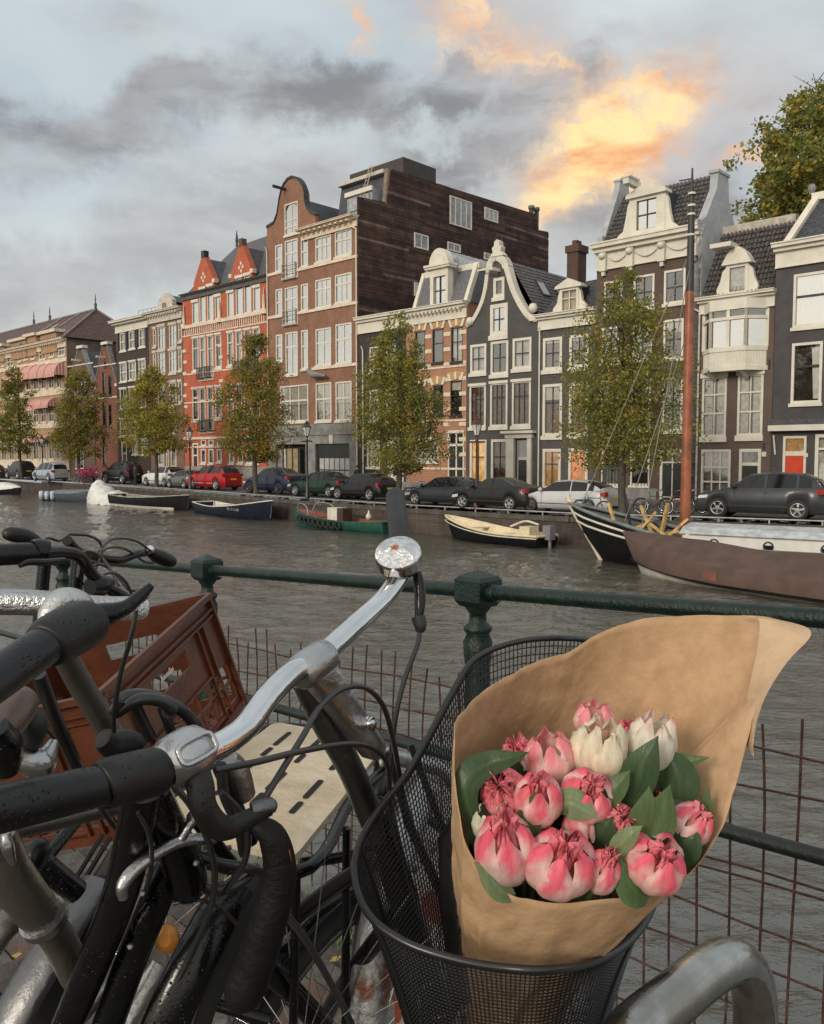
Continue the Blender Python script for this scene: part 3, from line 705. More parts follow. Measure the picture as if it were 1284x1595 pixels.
# ground floor: stone front with two openings
G.holes.append((G.U(430), G.U(477), .14, G.Z(454, 691))); G.holes.append((G.U(492), G.U(545.5), .14, G.Z(519, 691)))
top = outl+[(ug+.01, zt), (G.w, zt)]
G.shell(top, GB, 22.5, zs=(G.Z(420, 360), zt))
GST = mat('grey stone front', (.21, .205, .20), .7, var=.22, vscale=1.2, bump=.25)
zf0, zf1 = G.Z(519, 691), G.Z(519, 660)
for u0, u1, z0, z1 in ((0, G.w, zf0, zf1), (0, G.U(430), .14, zf0), (G.U(477), G.U(492), .14, zf0), (G.U(545.5), G.w, .14, zf0)): G.box('stone_front', u0+.004, u1-.004, -.12, -.003, z0+.002, z1, GST)
G.box('stone_lintel', .1, G.w-.1, -.22, -.125, lerp(zf0, zf1, .45), lerp(zf0, zf1, .52), GST)
G.box('keystone', G.U(515), G.U(521), -.2, -.125, zf0, lerp(zf0, zf1, .5), STW)
# garage door and shop entrance
u0, u1 = G.U(492)+.01, G.U(545.5)-.01; gd = G.box('garage_door', u0, u1, .10, .15, .14, zf0, DARKF)
zh = lerp(.14, zf0, .68)
for i in range(6):
    for j in range(2):
        a, b = lerp(u0+.3, u1-.1, i/6)+.05, lerp(u0+.3, u1-.1, (i+1)/6)-.05; MB().box(a, b, .06, .098, lerp(.5, zh, j/2)+.05, lerp(.5, zh, (j+1)/2)-.05).build('door_panel', mat('frosted garage glass', (.42, .43, .42), .35, var=.1), gd)
u0, u1 = G.U(430)+.01, G.U(477)-.01; sd_ = G.box('shop_entrance', u0, u1, .5, .6, .14, zf0, DARK)
for a, b, m in ((.0, .16, GST), (.22, .27, STW), (.33, .48, mat('ochre shop panel', (.28, .22, .13), .6)), (.53, .68, mat('ochre shop panel', (.28, .22, .13), .6)), (.72, .76, DARKF), (.95, 1., GST)):
    MB().box(lerp(u0, u1, a), lerp(u0, u1, b), .1, .3, .14, zf0-.35).build('shop_panel', m, sd_)
for y, x, a, b in ((427, 425, 0, G.U(443)), (419.5, 469, G.U(465), G.w), (494, 425, 0, G.U(443)), (487, 469, G.U(465), G.w), (573, 500, G.U(487), G.w)):
    z = G.Z(x, y); G.box('sill_band', a, b, -.10, -.003, z-.12, z+.1, TRIM)
cn = G.cornice(zt+.35, .75, TRIM, u0=G.U(473), u1=G.w, out=.75, dent=.62)
cp = MB()
for (a, b), (c, d) in zip(outl, outl[1:]): cp.obox((a, -.10, b), (c-a, 0, d-b), (0, .5, 0), (0, 0, .18))
G.part('gable_coping', cp, mat('weathered black coping', (.035, .033, .033), .6))
G.part('hoist_beam', MB().beam((G.U(441)+.6, -1.3, gp(250, 215)[1]), (G.U(441)+.6, .2, gp(250, 215)[1]), .16, .2), DARKF)
G.part('gable_back', MB().prism([(a+.02, b-.05) for a, b in outl]+[(ug, zt-2), (.02, zt-2)], (.31, .5), lambda a, b, t: (a, t, b)), BRB)
G.downspout(G.w-.05, .2, G.Z(556, 352), bend=True); G.downspout(.08, G.Z(420, 600), G.Z(420, 385), bend=False)
G.part('wall_sculpture', MB().tube([(G.U(486), -.5, G.Z(486, 577)), (G.U(495), -.5, G.Z(495, 584)), (G.U(515), -.5, G.Z(515, 586))], [.12, .3, .1], 8), GREYST)
# timber flank, roof body behind
def gs_(px, py): return G.S(px, py)
prof = [gs_(*p) for p in ((560,307),(601.5,315),(608,263),(836,334),(838,358),(854,361))]
prof[0] = (0, prof[0][1])
vd = prof[-1][0]; zlow = prof[-1][1]
PLK = []
for k, c in enumerate(((.070, .036, .028), (.050, .027, .022), (.088, .048, .036), (.040, .024, .021), (.15, .105, .085))):
    PLK.append(mat('timber board tone %s' % 'abcde'[k], c, .75, var=.35, vscale=1.3, bump=.3, bscale=6, spec=.3))
fl = MB().prism([(0, 0), (vd, 0), (vd, zlow)]+list(reversed(prof[:-1])), (G.w-.05, G.w+.03), lambda a, b, t: (t, a, b))
flank = G.part('flank_wall', fl, mat('board backing', (.03, .018, .015), .9))
# roof volume under the profile
zb = zt-.3
body = MB().prism([(.6, zb), (vd, zb), (vd, zlow)]+list(reversed(prof[1:-1])), (G.U(484), G.w-.06), lambda a, b, t: (t, a, b)); rb = G.part('roof', body, SLATE)
bh = .21; z = 9.0; nb = 0; import itertools
rngp = random.Random(4)
def pv(z):
    """v interval of the flank at height z"""
    xs = []; poly = [(0, 0)]+prof+[(vd, 0)]
    for (a, b), (c, d) in zip(poly, poly[1:]):
        if (b-z)*(d-z) < 0: xs.append(a+(c-a)*(z-b)/(d-b))
    return (min(xs), max(xs)) if len(xs) >= 2 else None
zmx = max(p[1] for p in prof); bms = {}; many = MB()
z = 7.0
boards = []
while z < zmx-.05:
    iv = pv(z+bh*.9) 
    if iv:
        a, b = iv; v = a
        while v < b-.3:
            L = min(rngp.uniform(2.2, 6.5), b-v)
            boards.append((v, v+L, z)); v += L+.012
    z += bh
rngp.shuffle(boards)
for k, (a, b, z) in enumerate(boards):
    pr = .03+rngp.uniform(.006, .035); w_ = rngp.choices(range(5), (5, 5, 3, 4, .8))[0]
    if k < 290: MB().box(G.w+.03, G.w+.03+pr, a, b, z+.008, z+bh-.006).build('timber_board', PLK[w_], flank)
    else: many.box(G.w+.03, G.w+.03+pr, a, b, z+.008, z+bh-.006, mi=w_)
many.build('timber_boarding', PLK, flank, kind='stuff')
for (x0, x1, yt, yb, nx) in ((699.5, 733.5, 310, 354, 4), (753.5, 774.5, 326, 345, 3), (644, 666, 365, 388, 2), (696, 716, 379, 392, 2), (753, 769, 395, 406, 2), (644, 656, 441, 462, 1)):
    (v0, zA), (v1, zB) = gs_(x0, (yt+yb)/2), gs_(x1, (yt+yb)/2); zz1 = gs_((x0+x1)/2, yt)[1]; zz0 = gs_((x0+x1)/2, yb)[1]; u = G.w+.03; mb = MB(); fw = .11
    mb.box(u, u+.12, v0, v1, zz0, zz0+fw); mb.box(u, u+.12, v0, v1, zz1-fw, zz1); mb.box(u, u+.12, v0, v0+fw, zz0+fw, zz1-fw); mb.box(u, u+.12, v1-fw, v1, zz0+fw, zz1-fw)
    for i in range(1, nx): vv = lerp(v0, v1, i/nx); mb.box(u, u+.11, vv-.05, vv+.05, zz0+fw, zz1-fw)
    f = mb.build('flank_window', WHITE, flank)
    pm = MB(); pm.add([(u+.085, v0+fw, zz0+fw), (u+.085, v1-fw, zz0+fw), (u+.085, v1-fw, zz1-fw), (u+.085, v0+fw, zz1-fw)], [(0, 1, 2, 3)])
    o = pm.build('pane', mat('sky lit glass', (.30, .32, .34), .08, spec=1., var=.2) if nx > 1 else WHITE, G.t)
# front mansard dressing, penthouse, dormer, ladders, flues
zA, zB = prof[1][1], prof[2][1]
MB().obox((G.w-.32, prof[1][0]-.3, zt), (.36, 0, 0), (0, prof[2][0]-prof[1][0]+.0, zB-zt), (0, .5, 0)).build('verge_board', mat('weathered timber edge', (.20, .15, .115), .8), rb, True)
G.part('eaves_strip', MB().box(G.U(484), G.w-.3, prof[2][0]-.5, prof[2][0]+.3, zB-.3, zB-.02), STW)
dz1 = hitF(575, 293, 2.2)[1]; dz0 = hitF(575, 315, 2.2)[1]; du0, du1 = hitF(541, 300, 2.2)[0]-G.u0, hitF(580, 300, 2.2)[0]-G.u0
dm = G.box('roof_dormer', du0, min(du1, G.w-.5), 2.2, 5.5, zt, dz1, ZINC); MB().box(du0-.1, min(du1, G.w-.5)+.1, 2.0, 2.19, dz1-.25, dz1+.1).build('dormer_fascia', WHITE, dm)
MB().box(du0+.3, min(du1, G.w-.5)-.3, 2.1, 2.195, dz1-1.4, dz1-.4).build('dormer_window', mat('sky lit glass', (.30, .32, .34), .08), dm)
pz = hitF(575, 262, 7)[1]; G.box('penthouse', hitF(545, 270, 7)[0]-G.u0, G.w-2.0, 7, 11, zB-.4, pz, mat('dark penthouse cladding', (.055, .045, .042), .8))
ld = MB(); lu = hitF(549, 300, 1.2)[0]-G.u0
for du in (0, .35): ld.tube([(lu+du, 1.2, zt), (lu+du+.25, 2.8, hitF(553, 268, 2.8)[1])], .035, 5)
for i in range(14): t = i/13; ld.tube([(lu+.25*t, 1.2+1.6*t, lerp(zt, hitF(553, 268, 2.8)[1], t)), (lu+.35+.25*t, 1.2+1.6*t, lerp(zt, hitF(553, 268, 2.8)[1], t))], .025, 4)
ld.build('roof_ladder', mat('pale timber', (.4, .33, .25), .8), G.t)
fz = gs_(846, 322)[1]
for x in (836, 844): v = gs_(x, 350)[0]; G.part('flue', MB().lathe([(.22, zlow-.2), (.22, fz-.3), (.3, fz-.3), (.3, fz)], 10, (G.w-.6, min(v, vd-.4), 0)), GREYST)
nzr = hitF(500, 308, 3)[1]; G.part('neck_roof', MB().add([(G.U(422), .5, zt-1), (G.U(455), .5, gp(430, 230)[1]), (G.U(455), 6, gp(430, 230)[1]), (G.U(422), 6, zt-1), (G.U(492), .5, zt-1), (G.U(492), 6, zt-1)], [(0, 1, 2, 3), (1, 4, 5, 2)]), SLATE)

# ---- H: low dark brick house, white cornice, behind the tree
H = House('canal_house', 'low dark brick house with plain white entablature, mostly behind a tree', 559, 632)
zt = H.Z(626, 484.5)
H.win(604, 629, 681, 730, 1, (), WHITE, .18, .08, GL_D, DARK, leaf=WHITE, sill=0, bottom=.14)
for (x0, x1, yt, yb) in ((576,590,540,580),(602,617,536,578),(576,590,607,655),(602,617,605,655),(572,592,686,728)): H.win(x0, x1, yt, yb, 2, (.5,), WHITE, .12, .05, GL_M, CURT, sill=.14)
H.shell([(0, zt), (H.w, zt)], DKB, 9); H.cornice(zt, 1.15, out=.45); H.box('roof_slab', 0, H.w, .1, 9, zt-.12, zt, SLATE)
H.downspout(.55, .2, H.Z(566, 540), bend=False)

# ---- I: ornate yellow and red brick house with mansard
OR1 = brick('orange pink brick', (.40, .175, .10), (.34, .14, .085), (.42, .30, .2), .34, .11, .18)
YEL = mat('yellow brick panel', (.48, .27, .09), .8, var=.2, vscale=8)
I = House('ornate_house', 'orange and yellow brick house with white keystones and an arched dormer in a slate mansard', 632.5, 727)
zt = I.Z(725, 469)
cols = ((654, 664), (674, 690.5), (703, 720.5)); 
for (x0, x1, yt, yb, inn) in ((647,662.5,516,568,DARK),(674,691,512.5,565,DARK),(703,721,509.5,564,CURT),(647,662,603,650,DARK),(675,690.5,600,646.5,DARK),(702,719.5,593,647.5,DARK),(648,683,684,720,CURT)):
    I.win(x0, x1, yt, yb, 2 if yt > 680 or inn is CURT else 1, (.42,), DARKF if yt < 680 else WHITE, .06, .045, GL_M if yt < 590 else GL_D, inn, sill=.12, blind=.25 if 590 < yt < 650 and x0 > 700 else 0)
    um = (I.U(x0)+I.U(x1))/2; z1 = I.Z((x0+x1)/2, yt)
    for sg in (-1, 0, 1): I.part('keystone', MB().obox((um+sg*.45-.1, -.10, z1+.1-abs(sg)*.08), (.2, 0, 0), (0, .095, 0), (sg*.2, 0, .5)), WHITE)
    if 500 < yt < 660: I.box('yellow_panel', I.U(x0)-.1, I.U(x1)+.1, -.04, -.003, z1+.06, z1+.62, YEL)
I.win(698, 723, 673, 740, 2, (.2,), WHITE, .10, .12, GL_D, DARK, leaf=DARKF, sill=0, bottom=.14, hood=.12)
I.shell([(0, zt), (I.w, zt)], OR1, 9)
qm = MB().box(-.3, .3, -.05, -.003, -.13, .13).mesh('quoin', TRIM)
for xx in (668, 697, 724):
    for k in range(9): use('quoin', qm, I.t, (min(I.U(xx), I.w-.3), 0, I.Z(700, 520)-k*1.02), (0, 0, 0))
for y in (571, 655, 730): z = I.Z(700, y); I.box('stone_band', 0, I.w, -.05, -.003, z-.07, z+.07, TRIM)
I.cornice(zt, 1.02, WHITE, out=.55, dent=.36)
mz = hitF(727, 414, 1.3)[1]
um0, um1 = I.U(648, .2), I.w+.05; lz = zt-.02
slates(I, 'mansard_slates', (um0, .15, lz), (um1-.4, .15, lz), (um1-.4, 1.3, mz), (hitF(662, 428, 1.3)[0]-I.u0, 1.3, mz), 22, SLATE_L)
slates(I, 'mansard_side_slates', (um1, .3, lz), (um1, 8, lz), (um1-.05, 8, mz), (um1-.05, 1.3, mz), 22, SLATE_L)
I.part('mansard_edge', MB().beam((um1-.15, .1, lz), (um1-.15, 1.25, mz), .35, .3, (1, 0, 0)).beam((um0, .1, lz), (hitF(662, 428, 1.3)[0]-I.u0, 1.3, mz), .3, .3, (1, 0, 0)).box(hitF(662, 428, 1.3)[0]-I.u0, um1+.1, 1.1, 1.5, mz-.35, mz+.05).box(um1-.15, um1+.12, 1.5, 8, mz-.35, mz+.05), WHITE)
rzz = hitF(764, 409, 8)[1]; rz0 = hitF(688, 386, 1.5)[1]
zr_ = MB().add([(hitF(662, 428, 1.3)[0]-I.u0, 1.2, mz), (um1, 1.2, mz), (um1, 8, mz), (hitF(690, 388, 2)[0]-I.u0, 2.0, rz0), (hitF(690, 388, 2)[0]-I.u0, 8, rz0), (0, 8, mz)], [(1, 2, 4, 3), (0, 1, 3), (0, 3, 4, 5)])
zo = I.part('zinc_roof', zr_, ZINC)
sm_ = MB(); a_ = Vector((hitF(690, 388, 2)[0]-I.u0, 2, rz0))
for i in range(9): v = 2+i*.7; sm_.tube([(um1, v, mz+.03), (a_.x, v, rz0+.03)], .03, 4)
sm_.build('standing_seam', ZINC, zo)
# dormer with arched pediment
v0 = -.05; a, b = hitF(670, 450, v0)[0]-I.u0, hitF(697.5, 450, v0)[0]-I.u0; zb_, zt_ = zt, hitF(684, 415, v0)[1]
wz0, wz1 = hitF(684, 474, v0)[1], hitF(684, 430, v0)[1]; wa, wb = hitF(675, 450, v0)[0]-I.u0, hitF(694, 450, v0)[0]-I.u0
dm = MB(); dm.box(a, wa, v0, .5, zb_, zt_); dm.box(wb, b, v0, .5, zb_, zt_); dm.box(wa, wb, v0, .5, wz1, zt_); dm.box(wa, wb, v0, .5, zb_, wz0)
dm.box(a-.35, b+.35, v0-.3, .6, zt_, zt_+.16); dm.box(a-.3, b+.3, v0-.22, .55, zt_-.14, zt_)
um = (a+b)/2; R0 = (b-a)/2+.05; pzk = hitF(685, 386, v0)[1]
dm.prism([(um-R0*math.cos(t*math.pi/12), zt_+.16+(pzk-zt_-.16)*math.sin(t*math.pi/12)) for t in range(13)], (v0-.05, .5), lambda p, q, t: (p, t, q))
dm.prism([(um-R0*.7*math.cos(t*math.pi/12), zt_+.2+(pzk-zt_-.2)*.66*math.sin(t*math.pi/12)) for t in range(13)], (v0-.12, v0-.052), lambda p, q, t: (p, t, q))
dmo = I.part('dormer', dm, WHITE); MB().box(a+.05, b-.05, .5, 3.0, zb_, zt_+.1).build('dormer_cheek', SLATE_L, dmo)
MB().box(b-.06, b+.02, .51, 2.6, zb_, zt_).build('dormer_side', mat('grey green cheek', (.22, .23, .21), .7), dmo)
for k in range(2): MB().add([(lerp(wa, wb, k/2)+.06, .12, wz0), (lerp(wa, wb, (k+1)/2)-.06, .12, wz0), (lerp(wa, wb, (k+1)/2)-.06, .12, wz1), (lerp(wa, wb, k/2)+.06, .12, wz1)], [(0, 1, 2, 3)]).build('pane', GL_B, dmo)
MB().box(wa, wb, .3, .32, wz0, wz1).build('room_shade', CURT, dmo)
MB().box(um-.04, um+.04, .08, .16, wz0, wz1).box(wa, wb, .08, .15, lerp(wz0, wz1, .48), lerp(wz0, wz1, .52)).build('glazing_bar', DARKF, dmo)

# ---- J: grey bell gable house
GRAY = mat('dark grey painted plaster', (.068, .066, .064), .75, var=.12, vscale=1.2, bump=.12, bscale=5)
J = House('bell_gable_house', 'dark grey house with a white edged bell gable and white framed windows', 727.5, 838.5)
def jp(zx, zy): return J.q(630+zx/5.836, 370+zy/5.836)
lft = cr([jp(*p) for p in ((560,798),(612,765),(665,680),(712,570),(742,440),(755,330),(768,262))], 4)
rgt = cr([jp(*p) for p in ((942,262),(962,330),(1000,455),(1060,585),(1130,690),(1172,722),(1200,728))], 4)
arcp = cr([jp(*p) for p in ((768,262),(790,205),(822,172),(852,164),(890,178),(925,215),(942,262))], 4)
lft[0] = (0, lft[0][1]); rgt[-1] = (J.w, rgt[-1][1])
wr = ((732.8,757.7,536,581.6,'a'),(764.5,792,531,584,'a'),(798.8,828,526,574.8,'a'),(731.5,757,600,666,'b'),(763.8,790.8,596,665,'b'),(797.7,827,593,664,'b'))
J.win(768.8, 786, 432, 463.5, 1, (), WHITE, .20, .05, GL_M, BROWNC, sill=.22); J.win(763.7, 791, 473, 522.5, 2, (.5,), WHITE, .25, .06, GL_B, CURT, sill=.28, muntin=DARKF)
for (x0, x1, yt, yb, k) in wr: J.win(x0, x1, yt, yb, 2 if k == 'a' else 3, (.5,) if k == 'a' else (.32,), WHITE, .16 if k == 'a' else .13, .05, GL_M if k == 'a' else GL_D, CURT if x0 in (732.8, 798.8) else (DARK if k == 'a' else BROWNC), sill=.20, hood=.13 if k == 'b' else 0, muntin=DARKF, blind=0)
J.win(732, 758, 685, 742, 2, (.35,), WHITE, .17, .05, GL_D, LIT, sill=0, muntin=DARKF, bottom=.5)
J.win(765, 792, 684, 742, 2, (.35,), WHITE, .17, .05, GL_D, BROWNC, sill=0, muntin=DARKF, bottom=.5)
J.win(806, 823.5, 686, 742, 1, (.33,), WHITE, .05, .14, GL_M, DARK, leaf=mat('gloss black door', (.012, .014, .014), .25), sill=0, bottom=.16, proud=.02)
topJ = lft+arcp[1:-1]+rgt
zsJ = (lft[0][1], rgt[-1][1]); J.shell(topJ, GRAY, 10, zs=zsJ)
tr = MB()
for seq, wd in ((lft, .20), (arcp, .34), (rgt, .26)):
    n = len(seq)
    for (a, b), (c, d) in zip(seq, seq[1:]):
        dx, dz = c-a, d-b; L = math.hypot(dx, dz) or 1; nx_, nz_ = -dz/L*wd, dx/L*wd
        tr.add([(a, -.13, b), (c, -.13, d), (c-nx_, -.13, d-nz_), (a-nx_, -.13, b-nz_), (a+nx_*.4, -.13, b+nz_*.4), (c+nx_*.4, -.13, d+nz_*.4), (a+nx_*.4, .4, b+nz_*.4), (c+nx_*.4, .4, d+nz_*.4), (a-nx_, -.004, b-nz_), (c-nx_, -.004, d-nz_)], [(3, 2, 1, 0), (0, 1, 5, 4), (4, 5, 7, 6), (3, 2, 9, 8)])
J.part('gable_trim', tr, WHITE, False)
ap = jp(855, 164); J.part('gable_crest', MB().prism([(ap[0]+a, ap[1]+b) for a, b in ((-.55, -.05), (-.3, .22), (-.38, .5), (-.2, .62), (-.2, .85), (0, 1.0), (.2, .85), (.2, .62), (.38, .5), (.3, .22), (.55, -.05))], (-.2, .25), lambda p, q, t: (p, t, q)), WHITE)
for p in ((598, 765), (1175, 640)): c = jp(*p); J.part('gable_ball', MB().lathe([(.0, -.3), (.2, -.24), (.3, 0), (.2, .24), (0, .3)], 14, (max(.3, c[0]-.0), -.05, c[1]), (0, 0, 1)), WHITE)
c = jp(1205, 735); J.box('gable_shoulder', c[0]-.5, J.w+.02, -.16, .35, c[1]-.12, c[1]+.12, WHITE)
J.part('hoist_beam', MB().beam((jp(870, 300)[0], -.9, jp(870, 300)[1]), (jp(870, 300)[0], .1, jp(870, 300)[1]), .16, .2).beam((jp(870, 300)[0]-1.6, -.3, jp(800, 292)[1]+.05), (jp(870, 300)[0], -.9, jp(870, 300)[1]), .08, .12), WHITE)
# portal
pa, pb = J.U(792), J.U(833); pz0, pz1 = .14, J.Z(812, 675); po = MB()
po.box(pa, J.U(804), -.22, -.012, pz0, pz1-.3); po.box(J.U(825), pb-.1, -.22, -.012, pz0, pz1-.3); po.box(pa-.05, pb, -.28, -.012, pz1-.3, pz1); po.box(pa-.25, pb+.2, -.5, -.012, pz1, pz1+.16)
J.part('door_surround', po, WHITE, False)
zrj = lerp(jp(1000, 240)[1], jp(1000, 240)[1], 0); ur = J.w*.55; zer = rgt[-1][1]-.3; zrj = hitF(801, 414, 1.5)[1]
mb = MB().add([(0, .35, lft[0][1]-.4), (ur, .35, zrj), (ur, 10, zrj), (0, 10, lft[0][1]-.4)], [(0, 1, 2, 3)]); J.part('roof_left_slope', mb, SLATE)
tiles(J, 'pantiles', (J.w+.05, .4, zer), (J.w+.05, 10, zer), (ur, 10, zrj), (ur, .4, zrj), 30, 17, PANTILE, amp=.045)
nn = Vector((zrj-zer, 0, J.w-ur)).normalized()
for t0, vv in ((.50, 2.2), (.46, 4.2)):
    p0 = Vector((lerp(J.w, ur, t0), vv, lerp(zer, zrj, t0))); e = Vector((ur-J.w, 0, zrj-zer)).normalized()
    o = J.part('roof_window', MB().obox(p0+nn*.02, e*1.25, (0, .9, 0), nn*.12), DARKF, True); MB().obox(p0+nn*.141+e*.1+Vector((0, .1, 0)), e*1.0, (0, .7, 0), nn*.01).build('pane', mat('sky lit glass', (.30, .32, .34), .08), o, True)
mb = MB().add([(0, 10, 0), (J.w, 10, 0), (J.w, 10, zer), (ur, 10, zrj), (0, 10, lft[0][1])], [(0, 1, 2, 3, 4)]); J.part('rear_wall', mb, GRAY)

# ---- K: dark house with white dormer
GRAY2 = mat('brown grey painted brick', (.075, .069, .066), .75, var=.12, vscale=1.4, bump=.2, bscale=5)
K = House('canal_house', 'dark grey house with a small white dormer and amber lit ground floor windows', 839, 927)
zt = K.Z(923, 480)
for (x0, x1, yt, yb, inn, bl) in ((846,875.7,525.5,576.7,BROWNC,0),(887,917,521,573,BROWNC,0),(845.5,875.7,598,679.5,BROWNC,.28),(886.5,916,596,678,BROWNC,.28)):
    K.win(x0, x1, yt, yb, 2, (.48 if not bl else .34,), WHITE, .17, .05, GL_M if yt < 580 else GL_D, inn, sill=.22, muntin=DARKF, blind=bl or .1)
K.win(845.3, 873.6, 699, 760, 2, (.36,), WHITE, .17, .05, GL_D, LITS, sill=0, muntin=DARKF, bottom=.5)
K.win(885.5, 915.7, 698, 760, 1, (), WHITE, .17, .05, GL_D, emit('orange lit hall', (1.0, .24, .05), .65), sill=0, bottom=.2)
K.shell([(0, zt), (K.w, zt)], GRAY2, 10); K.cornice(zt, .88, out=.45)
K.downspout(.12, .2, K.Z(842, 510), bend=False)
mz = zt+1.9; slates(K, 'mansard_slates', (0, .2, zt), (K.w, .2, zt), (K.w-.3, 1.6, mz), (.9, 1.6, mz), 14, SLATE); slates(K, 'roof_slates', (.9, 1.6, mz), (K.w-.3, 1.6, mz), (K.w-.3, 5, mz+.9), (.9, 5, mz+.9), 14, SLATE); K.box('roof_core', .95, K.w-.35, 2.2, 10, zt, mz-.05, SLATE)
v0 = .0; a, b = [hitF(x, 470, v0)[0]-K.u0 for x in (872, 901)]; wa, wb = [hitF(x, 470, v0)[0]-K.u0 for x in (875.5, 897.5)]; wz1, wz0 = hitF(886, 452, v0)[1], hitF(886, 485, v0)[1]; pk = hitF(888, 433, v0)[1]; zs = hitF(888, 448, v0)[1]
dm = MB(); dm.box(a, wa, v0, .4, zt, zs); dm.box(wb, b, v0, .4, zt, zs); dm.box(wa, wb, v0, .4, wz1, zs); dm.box(wa, wb, v0, .4, zt, wz0)
um = (a+b)/2; dm.prism([(a-.3, zs), (b+.3, zs), (b+.25, zs+.15), (um, pk), (a-.25, zs+.15)], (v0-.15, .5), lambda p, q, t: (p, t, q))
for sg, e in ((-1, a), (1, b)): dm.prism([(e, zt), (e+sg*.55, zt), (e+sg*.5, zt+.3), (e+sg*.22, zt+.6), (e+sg*.12, zs-.3), (e, zs-.1)], (v0+.05, .3), lambda p, q, t: (p, t, q))
d_ = K.part('dormer', dm, WHITE); MB().box(a+.03, b-.03, .4, 2.4, zt, zs+.2).build('dormer_cheek', SLATE, d_)
MB().box(wa, wb, .25, .27, wz0, wz1).build('curtain', mat('warm drawn curtain', (.55, .45, .28), .9), d_); MB().add([(wa, .12, wz0), (wb, .12, wz0), (wb, .12, wz1), (wa, .12, wz1)], [(0, 1, 2, 3)]).build('pane', GL_D, d_)
MB().box(um-.03, um+.03, .06, .11, wz0, wz1).box(wa, wb, .06, .105, lerp(wz0, wz1, .62), lerp(wz0, wz1, .66)).build('glazing_bar', WHITE, d_)
cz1, cz0 = hitF(895, 381, 4)[1], zt; cu0, cu1 = hitF(881.5, 400, 4)[0]-K.u0, hitF(908, 400, 4)[0]-K.u0; CHB = brick('chimney brick', (.105, .05, .035), (.085, .04, .03), (.12, .09, .07), .3, .09, .4)
ch = K.box('chimney', cu0+.1, cu1-.35, 4, 5.0, zt, cz1-.45, CHB); MB().box(cu0, cu1-.25, 3.9, 5.1, cz1-.45, cz1).build('chimney_cap', CHB, ch); MB().box(cu0+.35, cu1-.6, 4.2, 4.8, cz1, cz1+.35).build('chimney_pot', CHB, ch)

# ---- L: tall brown brick house with swags and a steep tiled roof
LB = brick('umber brick', (.105, .064, .050), (.085, .052, .042), (.13, .10, .085), .32, .10, .2)
L_ = House('tall_canal_house', 'tall brown brick house with swagged white cornice, tiled roof and grey end wall', 927.5, 1088)
zt = L_.Z(1085, 352)
for (x0, x1, yt, yb) in ((941,970,437,490),(987,1019.6,428,481),(1034.6,1068,419.5,473),(937,966,509,566),(985,1016,503,562),(1033.5,1065,497,559),(935,966,592,672),(983,1014,590,672),(1032,1064,588,672)):
    L_.win(x0, x1, yt, yb, 2, (.52,), WHITE, .12, .05, GL_M, CURT if yt > 500 and x0 < 1000 else DARK, sill=.14, muntin=DARKF, blind=.3 if (yt, x0) == (497, 1033.5) else 0)
for (x0, x1) in ((937, 968), (982, 1012)): L_.win(x0, x1, 692, 757, 2, (.4,), WHITE, .12, .05, GL_D, DARK, sill=.1, muntin=DARKF)
L_.win(1028, 1066, 706, 783, 2, (.16,), WHITE, .14, .06, GL_D, DARK, leaf=DARKF, sill=0, hood=.2, bottom=.14)
L_.shell([(0, zt), (L_.w, zt)], LB, 4.6, zs=(zt, zt))
L_.box('stone_plinth', 0, L_.U(1026), -.06, -.003, .12, L_.Z(990, 760), GST)
gz = MB()
for x0 in (938, 984):
    u0, u1 = L_.U(x0), L_.U(x0+29); z0 = L_.Z(x0, 757)
    for k in range(7): gz.box(lerp(u0, u1, k/6)-.012, lerp(u0, u1, k/6)+.012, -.12, -.09, z0, z0+1.0)
    gz.box(u0, u1, -.12, -.09, z0+.97, z0+1.0)
gz.build('window_grille', DARKF, L_.t)
cn = L_.cornice(zt, 1.45, out=.6)
zfz = zt-1.45
for k, x in enumerate((932, 973, 1021, 1076)):
    u = min(L_.U(x)+.35, L_.w-.35); c = MB(); c.box(u-.2, u+.2, -.32, -.105, zfz-.15, zt-.55); c.lathe([(0, -.22), (.16, -.16), (.21, 0), (.16, .16), (0, .22)], 10, (u, -.34, zt-.74), (1, 0, 0)); c.box(u-.1, u+.1, -.24, -.05, zfz-.4, zfz-.15)
    c.build('scroll_bracket', WHITE, cn)
us_ = [L_.U(x)+.35 for x in (932, 973, 1021, 1076)]
for a, b in zip(us_, us_[1:]):
    pts = [(lerp(a+.25, b-.25, t/10), -.14, zt-.78-.32*math.sin(math.pi*t/10)) for t in range(11)]; MB().tube(pts, [.035+.045*math.sin(math.pi*t/10) for t in range(11)], 6).build('swag', WHITE, cn)
rv = 2.5; rz = hitF(1070, 283, rv)[1]; Lr0, Lr1 = .35, L_.w-.45
tiles(L_, 'pantiles', (Lr0, .15, zt), (Lr1, .15, zt), (Lr1, rv, rz), (Lr0, rv, rz), 24, 11, PANTILE, amp=.085)
L_.part('rear_roof', MB().add([(0, 4.7, zt), (L_.w, 4.7, zt), (L_.w, rv, rz-.02), (0, rv, rz-.02)], [(0, 1, 2, 3)]), PANTILE)
GRW = mat('blue grey render', (.36, .37, .39), .8, var=.12, vscale=1.4, bump=.15, bscale=4)
def sp(px, py): return hitS(px, py, L_.u1)
ss = [sp(*p) for p in ((1109,262),(1131,262))]; cz = ss[0][1]; zbk = sp(1143.5, 352)[1]
pend = [(0, zt-3.5), (4.6, zt-3.5), (4.6, zt+.2), (3.3, cz-1.2), (3.2, cz), (1.9, cz), (1.75, cz-.9), (.5, zt+.55), (0, zt+.3)]
pend = [(0, 0), (4.6, 0)]+pend[2:]
e = MB().prism(pend, (L_.w-.42, L_.w+.02), lambda a, b, t: (t, a, b)); eo = L_.part('end_wall', e, GRW)
